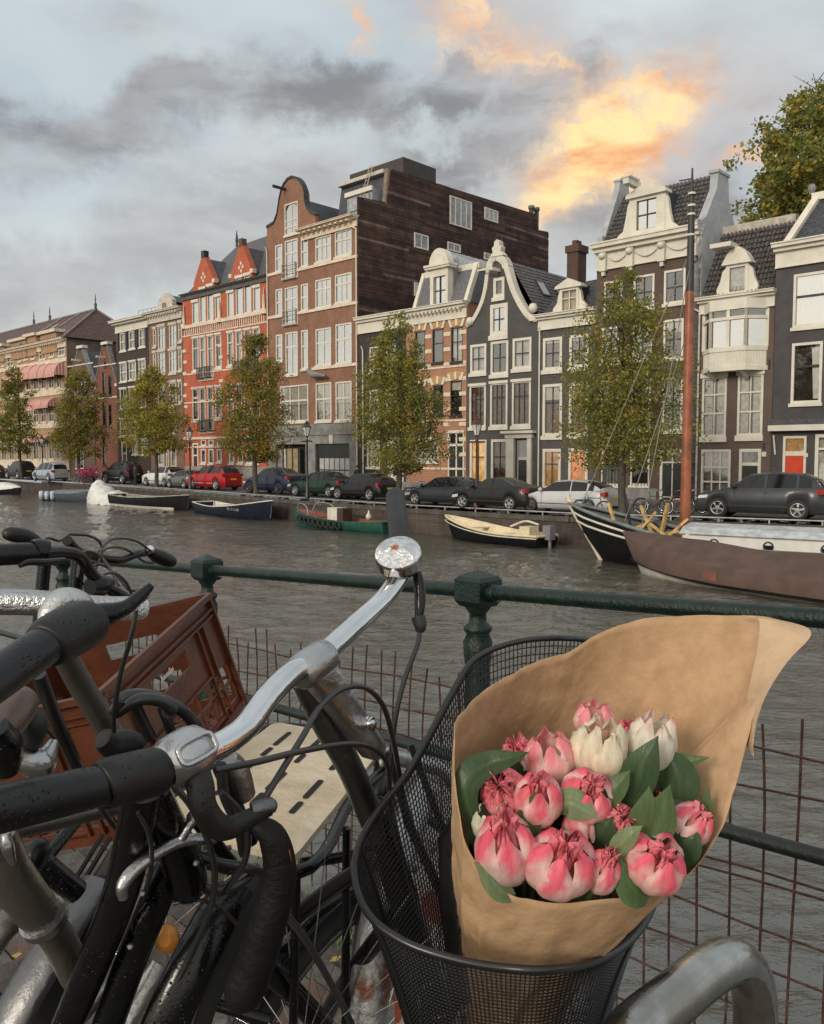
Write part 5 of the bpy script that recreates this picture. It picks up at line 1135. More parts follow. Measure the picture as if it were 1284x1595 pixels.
def car(label, kind, x0, x1, xf, yb, yt, color, al=46.6, W=1.8, rim=RIM, group=None, dy=0, soft=None, mirror=True, name='parked_car', chrome=False, sill=None, flip=False):
    S = SHAPES[kind]; al = R(al); T = Vector((math.sin(al), -math.cos(al), 0)); Nn = Vector((math.cos(al), math.sin(al), 0))
    d = ray(xf, yb); Y = (CAMZ/(-d.z))*d.y+dy; qy = 0
    c0 = P(x0, 712, 1); u = c0.x/1.0
    g0 = P(x0, yb, Y); org = Vector((u*Y, Y, 0))
    # move the front corner along the near line through the front wheel
    fw = Vector((P(xf, 712, 1).x*Y, Y, 0)); k0 = P(x0, 712, 1).x; s = (k0*fw.y-fw.x)/(T.x-k0*T.y); org = fw+T*s
    k1 = P(x1, 712, 1).x; e = org+Nn*W*.8; L = (k1*e.y-e.x)/(T.x-k1*T.y); L = max(3.5, min(5.3, L))
    ym = (org+T*L*.5+Nn*W*.5).y; H = CAMZ+(712-yt)*ym/FPX; H = max(1.3, min(2.1, H))
    cen = org+T*L/2+Nn*W/2; t = thing(name, label, 'car', (cen.x, cen.y, 0), math.atan2(T.y, T.x), group)
    n = 96; rw = .205*H+.03; clr = .13*H; xs = [i/n for i in range(n+1)]; body = MB(); gl = MB(); rf = MB()
    wx = [S['w'][0]*L, S['w'][1]*L]; rows = []; meta = []
    for x in xs:
        X = x*L; bz = pl(x, S['belt'])*H; rz = pl(x, S['roof'])*H if S['roof'][0][0] <= x <= S['roof'][-1][0] else bz; rz = max(rz, bz)
        lo = clr+.03*H*(abs(x-.5)*2)**6*2; ar = False
        for w in wx:
            if abs(X-w) < rw+.045: lo = max(lo, rw+math.sqrt(max(0, (rw+.045)**2-(X-w)**2))); ar = True
        c = abs(x-.5)*2; hw = W/2*(1-.17*max(0, c-.72)**2/.078*1.0); gh = rz-bz; wr = hw*.90-gh*.30
        sh = min(bz-.01, max(lo+.02, .58*bz)); 
        ring = [(0, clr), (hw*.86, clr if not ar else clr), (hw*.97, lo), (hw, max(lo+.01, min(sh, bz*.75))), (hw*.985, bz-.05), (hw*.93, bz), (wr, rz-.045 if gh > .08 else rz), (wr*.82, rz+.0), (wr*.4, rz+.02*(gh > .05)), (0, rz+.028*(gh > .05))]
        rows.append([(X-L/2, -y, z) for y, z in ring]+[(X-L/2, y, z) for y, z in reversed(ring[:-1])]); meta.append((x, gh))
    m = len(rows[0]); vs = [p for r in rows for p in r]; fb = []; fs_ = []; fr_ = []
    for i in range(n):
        x = (xs[i]+xs[i+1])/2; gh = (meta[i][1]+meta[i+1][1])/2; drz = (pl(xs[i+1], S['roof'])-pl(xs[i], S['roof']))*n
        for j in range(m-1):
            jj = j if j < m//2 else m-2-j; f = (i*m+j, i*m+j+1, (i+1)*m+j+1, (i+1)*m+j)
            if jj == 5 and gh > .10 and S['win'][0] < x < S['win'][1] and min(abs(x-p) for p in S['pil']) > .010: fs_.append(f)
            elif jj >= 6 and gh > .10 and (drz > 1.1 or drz < -1.0) and S['roof'][0][0]+.03 < x < S['roof'][-1][0]-.01: fr_.append(f)
            elif jj >= 6 and gh > .1 and soft: fr_.append(None); fb.append((f, 1))
            elif jj == 5 and soft and gh > .1 and x > S['win'][1]: fb.append((f, 1))
            else: fb.append((f, 0))
    mbd = MB(); mbd.v = [tuple(v) for v in vs]
    for f, mi in fb: mbd.f.append(f); mbd.m.append(mi); mbd.s.append(True)
    mbd.f.append(tuple(range(m))); mbd.m.append(0); mbd.s.append(False); mbd.f.append(tuple(reversed(range(n*m, n*m+m)))); mbd.m.append(0); mbd.s.append(False)
    mbd.build('body', [color, soft or color], t, True)
    for nm, fl in (('side_window', fs_), ('windscreen', [f for f in fr_ if f])):
        q = MB(); used = {}; 
        for f in fl:
            idx = []
            for a in f:
                if a not in used: used[a] = len(q.v); q.v.append(tuple(vs[a]))
                idx.append(used[a])
            q.f.append(tuple(idx)); q.m.append(0); q.s.append(True)
        if q.f: q.build(nm, CGL, t, True)
    for w in wx:
        for sg in (-1, 1):
            yo = sg*(W/2-.10); o = (w-L/2, yo, rw); wt = MB().lathe([(rw*.66, -.10), (rw*.93, -.105), (rw, -.07), (rw, .07), (rw*.93, .105), (rw*.66, .10)], 22, o, (0, sg, 0), cap=False).build('wheel', TYRE, t)
            r = MB().lathe([(rw*.67, -.02), (rw*.67, .10), (rw*.60, .10), (rw*.56, .03)], 22, o, (0, sg, 0), cap=False)
            for a in range(5):
                an = a*1.2566+w; dx, dz = math.cos(an), math.sin(an); r.beam((o[0]+dx*.04, yo+sg*.085, rw+dz*.04), (o[0]+dx*rw*.64, yo+sg*.075, rw+dz*rw*.64), .075, .02, (0, 1, 0))
            r.lathe([(.06, .06), (.05, .105)], 10, o, (0, sg, 0)); r.build('rim', rim, wt); MB().lathe([(.0, 0), (rw*.66, .0)], 16, o, (0, sg, 0), cap=False).build('brake_disc', PLAST, wt)
        MB().box(w-L/2-rw-.04, w-L/2+rw+.04, -W/2+.22, W/2-.22, clr, rw*2.0).build('wheel_arch_liner', PLAST, t)
    zz = pl(.04, S['belt'])*H
    for sg in (-1, 1):
        MB().obox((-L/2+.02, sg*W*.5-sg*.16, zz-.20), (.22, 0, .02), (0, sg*.10-sg*.34, 0), (.12, 0, .14)).build('headlight', LAMP, t, True)
        MB().obox((-L/2+.10, sg*(W/2-.105), zz-.22), (.40, sg*.088, .05), (0, sg*.02, 0), (.04, 0, .13)).build('headlight', LAMP, t, True)
        zt_ = pl(.93, S['belt'])*H; MB().box(L/2-.16, L/2+.012, sg*W*.47-.16, sg*W*.47+.0 if sg > 0 else sg*W*.47+.16, zt_-.25, zt_-.05).build('tail_light', TAIL, t)
        MB().obox((L/2-.42, sg*(W/2-.07), zt_-.24), (.36, -sg*.045, 0), (0, sg*.03, 0), (0, 0, .17)).build('tail_light', TAIL, t, True)
        if mirror: xm = (S['win'][0]+.025)*L-L/2; MB().lathe([(.0, -.1), (.09, -.07), (.1, .03), (.0, .1)], 8, (xm, sg*(W/2+.05), pl(.3, S['belt'])*H+.09), (0, 1, 0)).build('mirror', color, t)
        MB().box(-L/2+.5*L*.33, L/2-.5*L*.33, sg*W*.493-.012, sg*W*.493+.012, .27*H, .295*H).build('side_moulding', sill or PLAST, t)
        MB().box(S['pil'][0]*L-L/2-.02, S['pil'][0]*L-L/2+.14, sg*W*.497-.012, sg*W*.497+.014, .56*H, .575*H).build('door_handle', color, t)
    MB().box(-L/2-.02, -L/2+.09, -W*.36, W*.36, clr+.03, clr+.22).build('grille', PLAST, t); MB().box(L/2-.09, L/2+.02, -W*.40, W*.40, clr+.02, clr+.16).build('bumper', PLAST, t)
    MB().box(-L/2-.035, -L/2-.02, -.26, .26, clr+.20, clr+.31).build('number_plate', PLATE, t); MB().box(L/2+.02, L/2+.035, -.26, .26, .42*H, .42*H+.11).build('number_plate', PLATE, t)
    # door gaps
    dg = MB()
    for sg in (-1, 1):
        for xp in (S['win'][0]+.03, S['pil'][0], S['pil'][1]-.01):
            X = xp*L-L/2; dg.box(X-.006, X+.006, sg*W*.5-.012 if sg > 0 else sg*W*.5-.003, sg*W*.5+.003 if sg > 0 else sg*W*.5+.012, .26*H, .60*H)
    dg.build('door_gap', PLAST, t, kind='stuff'); return t
def paint(n, c, rough=.32): return mat(n, tuple(v*.85 for v in c) if max(c) < .1 else c, rough, var=.04, coat=.18, spec=.25)
g = 'cars parked along the far quay'
car('dark estate car cut off at the left edge', 'hatch', -40, 26, -20, 744, 722, paint('graphite paint', (.045, .05, .055)), group=g)
car('dark grey off-road car behind the silver people carrier, second from the left edge', 'suv', 5, 52, 14, 746, 716, paint('dark grey paint', (.03, .033, .036)), group=g)
car('light silver car mostly hidden behind the silver people carrier', 'mpv', 58, 116, 66, 743, 713, paint('pale silver paint', (.42, .44, .46)), group=g)
car('silver blue people carrier at the left, beside the bicycles with pink flowers', 'mpv', 47, 117, 57, 749.5, 720, paint('silver blue paint', (.33, .37, .42)), group=g)
car('black off-road car with a silver sill', 'suv', 155, 242, 173, 753.5, 718, paint('black paint', (.012, .012, .014)), group=g, sill=CHR)
car('white compact off-road car behind the small grey car', 'suv', 218, 288, 234, 757.5, 726, paint('white paint', (.66, .67, .67)), group=g)
car('small mid grey hatchback squeezed in front of the red car', 'hatch', 256, 310, 270, 760.5, 732, paint('mid grey paint', (.12, .125, .13)), group=g)
car('bright red off-road car', 'suv', 287, 398, 311, 763, 724, paint('red paint', (.36, .012, .018)), group=g, sill=CHR)
car('dark blue fastback car behind the twin-armed lamp', 'sedan', 375, 492, 396, 768.5, 728, paint('deep blue paint', (.022, .03, .07)), group=g, rim=RIMD, W=1.9)
car('dark green convertible with its black soft top up', 'cabrio', 444, 556, 466, 773, 734, paint('racing green paint', (.010, .035, .022)), group=g, soft=mat('black soft top', (.02, .02, .02), .9))
car('small black three door hatchback beside the full green tree', 'hatch', 511, 618, 535, 778, 737, paint('black paint b', (.014, .014, .016)), group=g)
car('dark slate blue estate behind the street lamp with the red brown post', 'hatch', 627, 762, 654, 787, 742, paint('slate blue paint', (.03, .036, .046)), 48, group=g)
car('black saloon between the slate blue estate and the silver hatchback', 'sedan', 700, 846, 735, 793, 743.5, paint('black paint c', (.016, .016, .017)), 50, group=g)
car('bright silver hatchback next to the tallest tree', 'hatch', 802, 967, 840, 797.5, 747, paint('silver paint', (.50, .51, .53)), 52, group=g, rim=RIMD)
car('large dark grey crossover with silver five spoke wheels, at the right', 'suv', 1084, 1300, 1114, 806, 735.5, paint('dark crossover paint', (.05, .054, .062)), 54, W=1.85, group=g)
car('dark car half seen at the right edge behind the crossover', 'hatch', 1262, 1420, 1290, 801, 742, paint('black paint d', (.02, .02, .02)), 54, group=g, dy=1.5)

# ------------------------------------------------------------------ boats
def boat(label, pa, pb, bow='R', B=1.9, fs=.45, fb=.8, fstern=.5, hull=None, inner=None, trim=None, rake=.25, name='moored_boat', cat='boat', group=None, thwarts=3, full=.75, bluff=2.6, rim=.04, strake=None):
    A_, B_ = PZ(*pa, WATER), PZ(*pb, WATER)
    if bow == 'L': A_, B_ = B_, A_
    L = (B_-A_).length; t = thing(name, label, cat, (A_.x, A_.y, WATER), math.atan2((B_-A_).y, (B_-A_).x), group)
    n = 28
    def hb(u): return B/2*(full+(1-full)*math.sin(min(1, u/.45)*math.pi/2))*(1-max(0, (u-.45)/.55)**bluff)**.75 if u < 1 else 0.012
    def sh(u): return fs+(fb-fs)*max(0, (u-.3)/.7)**1.8+(fstern-fs)*max(0, (.3-u)/.3)**1.5
    rows = []; inn = []; edge = [[], []]
    for i in range(n+1):
        u = i/n; b = max(.012, hb(u)); s = sh(u); x = u*L
        def X(z): return x+rake*max(0, z)*(u**5)-(.12*max(0, z)*((1-u)**6))
        sec = [(b, s), (b*1.0, s*.72), (b*.93, s*.3), (b*.80, 0), (b*.45, -.22), (0, -.32)]
        r = [(X(z), -y, z) for y, z in sec]+[(X(z), y, z) for y, z in reversed(sec[:-1])]; rows.append(r)
        bi = max(.0, b-.07); inn.append([(X(s), -bi, s-.005), (X(.2), -bi*.85, .16), (X(.2), bi*.85, .16), (X(s), bi, s-.005)]); edge[0].append((X(s), -b+.02, s)); edge[1].append((X(s), b-.02, s))
    mb = MB().sheet(rows); mb.add(rows[0], [tuple(range(len(rows[0])))]); mb.build('hull', hull, t, True)
    MB().sheet(inn, sm=False).build('inner_lining', inner or hull, t, True)
    for e in edge: MB().tube(e, rim, 6).build('gunwale', trim or hull, t)
    MB().tube([edge[0][0], edge[1][0]], rim, 6).build('transom_rail', trim or hull, t)
    if strake:
        for sg in (-1, 1): MB().tube([(p[0], sg*abs(p[1])*1.01+sg*.02, p[2]*.80) for p in edge[0]], .03, 5).build('strake', strake, t)
    for k in range(thwarts):
        u = .18+.55*k/max(1, thwarts-1); b = hb(u)-.05; MB().box(u*L-.15, u*L+.15, -b, b, sh(u)-.16, sh(u)-.12).build('thwart', inner or trim, t)
    t['len'] = L; return t, L, hb, sh
WHH = mat('off white gelcoat', (.60, .57, .50), .4, var=.1); CRM = mat('cream deck paint', (.66, .56, .38), .5, var=.1); NVY = mat('navy hull paint', (.010, .013, .026), .4, var=.25, spec=.15); BLKH = mat('black hull paint', (.008, .008, .009), .45, var=.25, spec=.15)
GRN = mat('green hull paint', (.012, .075, .052), .4, var=.25); WTARP = mat('white tarpaulin', (.66, .66, .64), .6, var=.08, bump=.3, bscale=5); WOODV = mat('varnished teak', (.16, .07, .03), .35, var=.3); ROPE = mat('grey rope', (.25, .22, .18), .9)
g = 'boats moored along the far quay'
def covered(t, L, hb, sh, m, top, lo=0., hi=1., nm='cover', over=.06, drop=.08, seed=0):
    rows = []
    for i in range(25):
        u = lerp(lo, hi, i/24); b = hb(min(u, .995))+over; s = sh(u); r = []
        for j in range(13):
            a = j/12*math.pi; y = -math.cos(a)*b; z = s-drop+(top(u)+drop)*math.sin(a)**.8
            z += .03*noise.noise(Vector((u*9+seed, y*2.5, 1)))*(1 if 0 < j < 12 else 0); r.append((u*L, y, z))
        rows.append(r)
    return MB().sheet(rows).build(nm, m, t, True)
t, L, hb, sh = boat('small boat under a white tarpaulin at the left edge', (-25, 768), (31, 771), B=2.0, hull=BLKH, trim=WHH, group=g); covered(t, L, hb, sh, WTARP, lambda u: .75*math.sin(u*3.1))
t, L, hb, sh = boat('blue grey boat with pale fenders and a flat grey cover, second from left', (76, 779), (150, 781.5), B=2.2, fs=.75, fb=.9, hull=mat('slate blue hull', (.06, .075, .10), .5), trim=PLAST, group=g); covered(t, L, hb, sh, mat('grey boat cover', (.16, .17, .19), .7, bump=.3), lambda u: .22)
for k in range(3): MB().lathe([(0, -.4), (.2, -.33), (.22, 0), (.2, .33), (0, .4)], 10, (L*(.06+.12*k), -1.05, .5), (0, 0, 1)).build('fender', mat('pale blue fender', (.42, .48, .55), .5), t)
t, L, hb, sh = boat('dinghy bundled in crumpled white plastic sheeting', (150, 783), (191, 787), B=2.1, fs=.5, fb=.6, hull=WHH, trim=WHH, group=g)
rows = []
for i in range(25):
    u = i/24; r = []
    for j in range(17):
        a = j/16*math.pi; b = 1.2*(.6+.4*math.sin(u*3.1)); zt_ = pl(u, [(0, 1.5), (.12, 1.9), (.3, 1.6), (.55, .95), (.8, 1.15), (1, .5)]); p = Vector((u*L*1.05-.1, -math.cos(a)*b, zt_*math.sin(a)**.7)); p += Vector((.16, .16, .16))*noise.noise(p*2.2); r.append(tuple(p))
    rows.append(r)
MB().sheet(rows).build('plastic_sheet', WTARP, t, True)
t, L, hb, sh = boat('long black open sloop with a white boot stripe, stem to the right', (184, 787), (292, 795.5), B=2.2, fs=.8, fb=1.15, fstern=.9, hull=BLKH, inner=mat('grey inner deck', (.2, .2, .2), .6), trim=mat('pale grey rail', (.30, .29, .26), .6), group=g)
MB().sheet([[(x*L, -hb(x)*k_-.012, z) for x in [i/20 for i in range(19)]] for z, k_ in ((.02, .81), (.20, .90))]).build('boot_stripe', WHH, t, True)
t, L, hb, sh = boat('navy blue sloop with white lettering and a white interior, high stem to the right', (318, 798), (421, 811.5), B=2.2, fs=.62, fb=1.25, fstern=.75, hull=NVY, inner=WHH, trim=WHH, group=g, thwarts=2)
SPL = [] 
lm_ = MB(); ux = .70; an = math.atan2(hb(ux-.10)-hb(ux+.10), .20*L)
for k, c in enumerate('SIIIIIAR'):
    x0 = (k-4)*.17; lm_.box(x0, x0+.03, -.006, 0, 0, .15)
    if c in 'SAR': lm_.box(x0+.03, x0+.10, -.006, 0, .12, .15).box(x0+.03, x0+.10, -.006, 0, .06, .085)
    if c in 'AR': lm_.box(x0+.10, x0+.125, -.006, 0, 0, .15)
fo = lm_.build('boat_lettering', mat('faded white lettering', (.4, .4, .42), .6), t); fo.location = (ux*L, -(hb(ux)+.035), sh(ux)*.60); fo.rotation_euler = (.05, .035, an); fo['kind'] = 'stuff'
MB().box(.35*L, .5*L, -.45, .45, .2, .72).build('engine_box', WHH, t); MB().lathe([(.02, 0), (.02, .5)], 6, (.3*L, -.5, .5)).lathe([(.22, 0), (.22, .04)], 14, (.3*L, -.5, 1.0)).build('steering_wheel', PLAST, t)
t, L, hb, sh = boat('old green workboat hung with black tyre fenders and a white box', (462, 818), (612, 831), bow='L', B=2.1, fs=.5, fb=.95, fstern=.6, hull=GRN, inner=mat('red brown inner paint', (.20, .045, .03), .6), trim=GRN, group=g, thwarts=2)
for k in range(9):
    u = .38+.058*k; MB().tube([(u*L+.19*math.cos(a*.785), hb(u)+.07, sh(u)*.62+.19*math.sin(a*.785)) for a in range(8)], .06, 5, closed=True).build('tyre_fender', TYRE, t)
MB().box(.50*L, .60*L, -.35, .35, .25, 1.15).build('white_box', WHH, t); MB().box(.44*L, .499*L, -.35, .35, .25, 1.12).build('dark_box', mat('brown box', (.06, .03, .025), .6), t)
MB().tube(cr([(.72*L, hb(.72), sh(.72)), (.74*L, hb(.72), sh(.72)+.5), (.86*L, hb(.86), sh(.86)+.5), (.9*L, hb(.9), sh(.9))], 4), .025, 5).tube(cr([(.72*L, -hb(.72), sh(.72)), (.74*L, -hb(.72), sh(.72)+.5), (.86*L, -hb(.86), sh(.86)+.5), (.9*L, -hb(.9), sh(.9))], 4), .025, 5).build('bow_rail', RAILM, t)
MB().lathe([(0, 0), (.14, .05), (.16, .2), (.05, .38), (.04, .5)], 10, (.2*L, .2, .62)).build('buoy', WHH, t)
t, L, hb, sh = boat('cream and black sloop with an outboard motor, moored below the black saloon', (706, 838), (851, 853), bow='L', B=1.9, fs=.50, fb=1.05, fstern=.5, hull=BLKH, inner=CRM, trim=CRM, group=g, thwarts=3, rim=.06, rake=.5, strake=WHH)
MB().box(-.35, .05, -.18, .18, .35, .95).lathe([(.07, -.6), (.07, .4)], 8, (-.2, 0, .3)).build('outboard_motor', mat('grey outboard', (.18, .18, .19), .4), t)
MB().tube(cr([(.15*L, -.5, .9), (.3*L, -.62, 1.0), (.45*L, -.6, .72)], 5), .05, 6).build('rolled_cover', WHH, t)
MB().box(.12*L, .22*L, -.3, .3, .3, .85).build('steering_console', CRM, t)
# historic barge with mast and white cabin top
bowp = PZ(938, 872, WATER); T = Vector((math.sin(R(56)), -math.cos(R(56)), 0)); ben = bowp+T*17
t = thing('historic_barge', 'black historic sailing barge with white strakes, orange mast and white cabin top', 'boat', (bowp.x, bowp.y, WATER), math.atan2(T.y, T.x)); BG = t
L = 17; Bm = 3.6
rows = []; e0 = []; st1 = []; st2 = []
for i in range(41):
    u = i/40; x = u*L; b = Bm/2*(1-max(0, (.30-u)/.30)**2.2)**.62 if u < .3 else Bm/2; b = max(.03, b); s = .85+1.25*max(0, (.30-u)/.30)**1.9
    r0 = -1.35*max(0, (.16-u)/.16)**1.5
    sec = [(b, s), (b*1.01, s*.75), (b*.98, s*.4), (b*.86, 0.0), (b*.4, -.5), (0, -.55)]
    def X(z): return x+r0*(max(0, z)/s)**.8
    rows.append([(X(z), -y, z) for y, z in sec]+[(X(z), y, z) for y, z in reversed(sec[:-1])]); e0.append((X(s), -b, s)); st1.append((X(s*.84), -b*1.02-.015, s*.84)); st2.append((X(s*.68), -b*1.02-.015, s*.68))
MB().sheet(rows).add(rows[-1], [tuple(range(11))]).build('hull', BLKH, t, True)
MB().tube(e0, .07, 6).tube([(x, -y, z) for x, y, z in e0], .07, 6).build('gunwale', mat('grey green rail paint', (.15, .17, .16), .5), t)
for sN in (st1, st2): MB().tube(sN, .045, 6).build('strake', WHITE, t); MB().tube([(x, -y, z) for x, y, z in sN], .045, 6).build('strake', WHITE, t)
MB().tube(cr([(-1.42, 0, 2.35), (-1.1, 0, 1.7), (-.55, 0, .9), (-.05, 0, .1), (.1, 0, -.4)], 5), [.10]*10+[.13]*11, 8).build('stem_post', CREAM, t)
MB().sheet([[(p[0], p[1]*.97, p[2]-.12) for p in e0], [(p[0], -p[1]*.97, p[2]-.12) for p in e0]], sm=False).build('deck', mat('bleached deck', (.10, .095, .085), .8, var=.3, vscale=5), t, True)
cab = MB().prism([(-1.25, .6), (-1.28, 1.28), (-.9, 1.44), (0, 1.52), (.9, 1.44), (1.28, 1.28), (1.25, .6)], (3.35, 16.5), lambda a, b, x: (x, a, b)); cabo = t
co = cab.build('cabin', mat('white cabin paint', (.68, .66, .62), .45, var=.06), t, True)
MB().prism([(-1.36, 1.27), (-.92, 1.47), (0, 1.56), (.92, 1.47), (1.36, 1.27), (1.30, 1.22), (-1.30, 1.22)], (3.25, 16.6), lambda a, b, x: (x, a, b)).build('cabin_roof', mat('pale grey deck paint', (.42, .44, .45), .5), t, True)
for x in (4.4, 6.1, 7.8, 9.5, 11.2, 13): MB().lathe([(.17, -.02), (.17, .03), (.12, .03), (.12, .005)], 14, (x, -1.262, .97), (0, -1, 0)).build('porthole', DARKF, co); MB().lathe([(0, 0), (.12, .0)], 12, (x, -1.268, .97), (0, -1, 0), cap=False).build('porthole_glass', CGL, co)
# mast: from its pixel track, on the foredeck
ml = Vector(T); mx = 3.06
mo = MB().lathe([(.185, .6), (.185, 2), (.165, 5), (.15, 9.6)], 14, (mx, .0, 0)); mo.build('mast', mat('orange varnished mast', (.27, .082, .035), .4, var=.3, vscale=2, bump=.15), t)
MB().lathe([(.145, 9.6), (.115, 12.0), (.09, 12.7), (.05, 13.2), (.03, 13.8)], 10, (mx, 0, 0)).build('topmast', mat('black mast paint', (.03, .028, .028), .5), t)
for z in (12.2, 12.5, 11.5, 12.9): MB().lathe([(.14, z), (.14, z+.07)], 10, (mx, 0, 0)).build('mast_band', WHITE, t)
MB().tube([(mx-.45, 0, 13.45), (mx+.02, 0, 13.45)], .025, 5).tube([(mx, 0, 12.9), (mx+.4, 0, 12.9)], .02, 5).build('spreader', PLAST, t)
for q in (((mx, 0, 11.0), (-.9, 0, 1.9)), ((mx, -.1, 10.4), (1.9, -1.3, 1.2)), ((mx-.1, -.05, 8.0), (1.0, -.4, 1.5))): MB().tube(q, .018, 5).build('stay', ROPE, t)
MB().sheet([[(mx+.25+.18*math.sin(j*1.1+i*.4)*.3, .0+i*.06, 10.4+.15*j) for j in range(12)] for i in range(7)]).build('furled_flag', mat('pale flag cloth', (.5, .48, .52), .9), t)
MB().box(mx-.35, mx+.35, -.35, .35, .55, 1.0).build('mast_case', BLKH, t)
MB().tube([(1.2, -.3, 1.3), (1.0, -.4, 2.5)], .05, 6).lathe([(.3, 0), (.3, .9)], 10, (1.8, .2, 1.2), (0, 1, 0)).build('anchor_winch', DARKF, t)
# trestle timbers lying on the foredeck
TIM = mat('fresh yellow timber', (.50, .33, .13), .7, var=.25, vscale=4, bump=.2)
rg = random.Random(5); MW = Matrix.Translation((bowp.x, bowp.y, WATER)) @ Matrix.Rotation(math.atan2(T.y, T.x), 4, 'Z')
for k, (x, y, dx, dz, yaw) in enumerate(((1.0, -.9, -.45, 1.25, 0), (1.35, -.5, .8, .95, 0), (2.1, -.4, -.55, 1.15, .3), (1.2, .2, 1.0, .35, 0), (1.3, -.7, 1.1, .15, 0), (1.7, .1, 1.3, .3, 0), (2.2, .0, .3, 1.25, 0), (2.75, -.6, -.75, .55, 0), (2.5, -.5, .75, .75, 0), (.5, -.2, 1.1, .45, 0))):
    p = MW @ Vector((x, y, .95)); q = MW @ Vector((x+dx, y+.2*rg.uniform(-1, 1), .95+dz)); tb = thing('trestle_timber', ('long yellow timber slanting up to the left, nearest the barge bow', 'yellow timber leaning right, second along the foredeck from the bow', 'upright yellow timber tilting left in the middle of the foredeck', 'low yellow timber lying across the deck behind the leaning ones', 'nearly flat yellow timber along the near edge of the foredeck', 'yellow timber lying at a slight rise toward the orange mast', 'steepest yellow timber standing just left of the orange mast', 'short yellow timber leaning left against the foot of the mast', 'yellow timber rising right across the foot of the orange mast', 'lowest yellow timber at the left end of the deck pile')[k], 'timber', p, 0, 'yellow timbers on the barge foredeck'); MB().beam((0, 0, 0), q-p, .12, .09).build('beam', TIM, tb)
# brown covered sloop in front
pa, pb = PZ(1000, 893, WATER), PZ(1284, 934, WATER); Tb = (pb-pa).normalized(); Lb = 9.5
t = thing('covered_sloop', 'large white hulled sloop under a brown canvas cover, nearest boat at the right', 'boat', (pa.x, pa.y, WATER), math.atan2(Tb.y, Tb.x)); rows = []; cov = []; edge = []
for i in range(37):
    u = i/36; x = u*Lb; b = max(.02, 1.25*(1-max(0, (.42-u)/.42)**2.3)**.7*(1-.25*max(0, (u-.7)/.3)**2)); s = .62+.62*max(0, (.45-u)/.45)**1.7; rk = -.75*max(0, (.25-u)/.25)**1.6
    def X(z): return x+rk*max(0, z)/s
    sec = [(b, s), (b*.98, s*.6), (b*.85, s*.15), (b*.75, 0), (0, -.3)]; rows.append([(X(z), -y, z) for y, z in sec]+[(X(z), y, z) for y, z in reversed(sec[:-1])])
    rr = []; top = s+.12+.40*math.sin(min(1, u/.30)*math.pi/2)+.12*u; dr = s*.36
    for j in range(17):
        a = j/16; y = (a*2-1); yy = y*(b+.05); ay = abs(y)
        z = top-(top-s-.05)*min(1, ay/.875)**1.3
        if .87 < ay < .9: yy = math.copysign(b+.06, y); z = s+.05
        if ay > .95: yy = math.copysign(b+.085, y); z = dr
        z += .02*noise.noise(Vector((x*1.4, yy*3, 2)))+.03*math.sin(x*2.4)*(1-ay)*.6; rr.append((X(max(z, 0)) if True else x, yy, z))
    cov.append(rr); edge.append((X(s*.55), -b*1.0-.02, s*.5))
MB().sheet(rows).build('hull', WHH, t, True); BRC = mat('brown canvas cover', (.088, .052, .040), .75, var=.16, vscale=1.6, bump=.35, bscale=3.5)
cvo = MB().sheet(cov).build('canvas_cover', BRC, t, True)
MB().tube([(p[0], p[1]-.015, p[2]-.14) for p in edge], .035, 6).build('rubbing_strake', BLKH, t)
for x in (3.4, 7.1): MB().box(x, x+.45, -1.345, -1.325, .30, .56).build('cover_patch', mat('red brown patch', (.19, .07, .05), .8), cvo)
MB().lathe([(0, 0), (.09, .02), (.06, .06), (0, .07)], 10, (2.1, -.4, 1.42)).build('bird_dropping', WHH, cvo)
# ------------------------------------------------------------------ lamps, people, bicycles, small street things
LMP = mat('black green cast iron', (.018, .022, .02), .4, var=.3); LMP2 = mat('rusty red lamp post', (.08, .025, .022), .5, var=.3); LGL = mat('frosted lamp glass', (.55, .56, .54), .25)
def lamp(label, px, Y, ytop, m=LMP, base=0.):
    b = P(px, 712, Y); h = CAMZ+(712-ytop)*Y/FPX-base; t = thing('street_lamp', label, 'street lamp', (b.x, b.y, base), RZ, 'old lanterns along the far quay')
    MB().lathe([(.16, 0), (.16, .3), (.11, .4), (.10, .9), (.065, 1.0), (.05, h-1.25), (.09, h-1.2), (.04, h-1.1), (.04, h-.95)], 12).build('post', m, t)
    MB().box(-.42, .42, -.025, .025, h-1.28, h-1.23).lathe([(.05, -.46), (.05, .46)], 6, (0, 0, h-1.25), (1, 0, 0)).build('ladder_bar', m, t)
    MB().lathe([(.12, h-.93), (.25, h-.42)], 6, sm=False).build('lantern_glass', LGL, t)
    MB().lathe([(.10, h-.98), (.14, h-.93)], 6, sm=False).lathe([(.29, h-.42), (.27, h-.38), (.12, h-.2), (.13, h-.14), (.04, h-.06), (.05, h)], 6, sm=False).build('lantern_roof', m, t)
    fr = MB()
    for a in range(6): c_, s_ = math.cos(a*math.pi/3), math.sin(a*math.pi/3); fr.tube([(.125*c_, .125*s_, h-.93), (.255*c_, .255*s_, h-.42)], .012, 4)
    fr.build('lantern_frame', m, t)
lamp('black lantern in front of the grey stone garage front', 478.6, 50.6, 655)
lamp('lantern on a red brown post in front of the bell gable house', 743, 40.7, 648, LMP2)
lamp('dark lantern in front of the red gabled house doorway', 296, 64.5, 664)
lamp('dark lantern at the far left beside the awning building', 66, 92, 678)
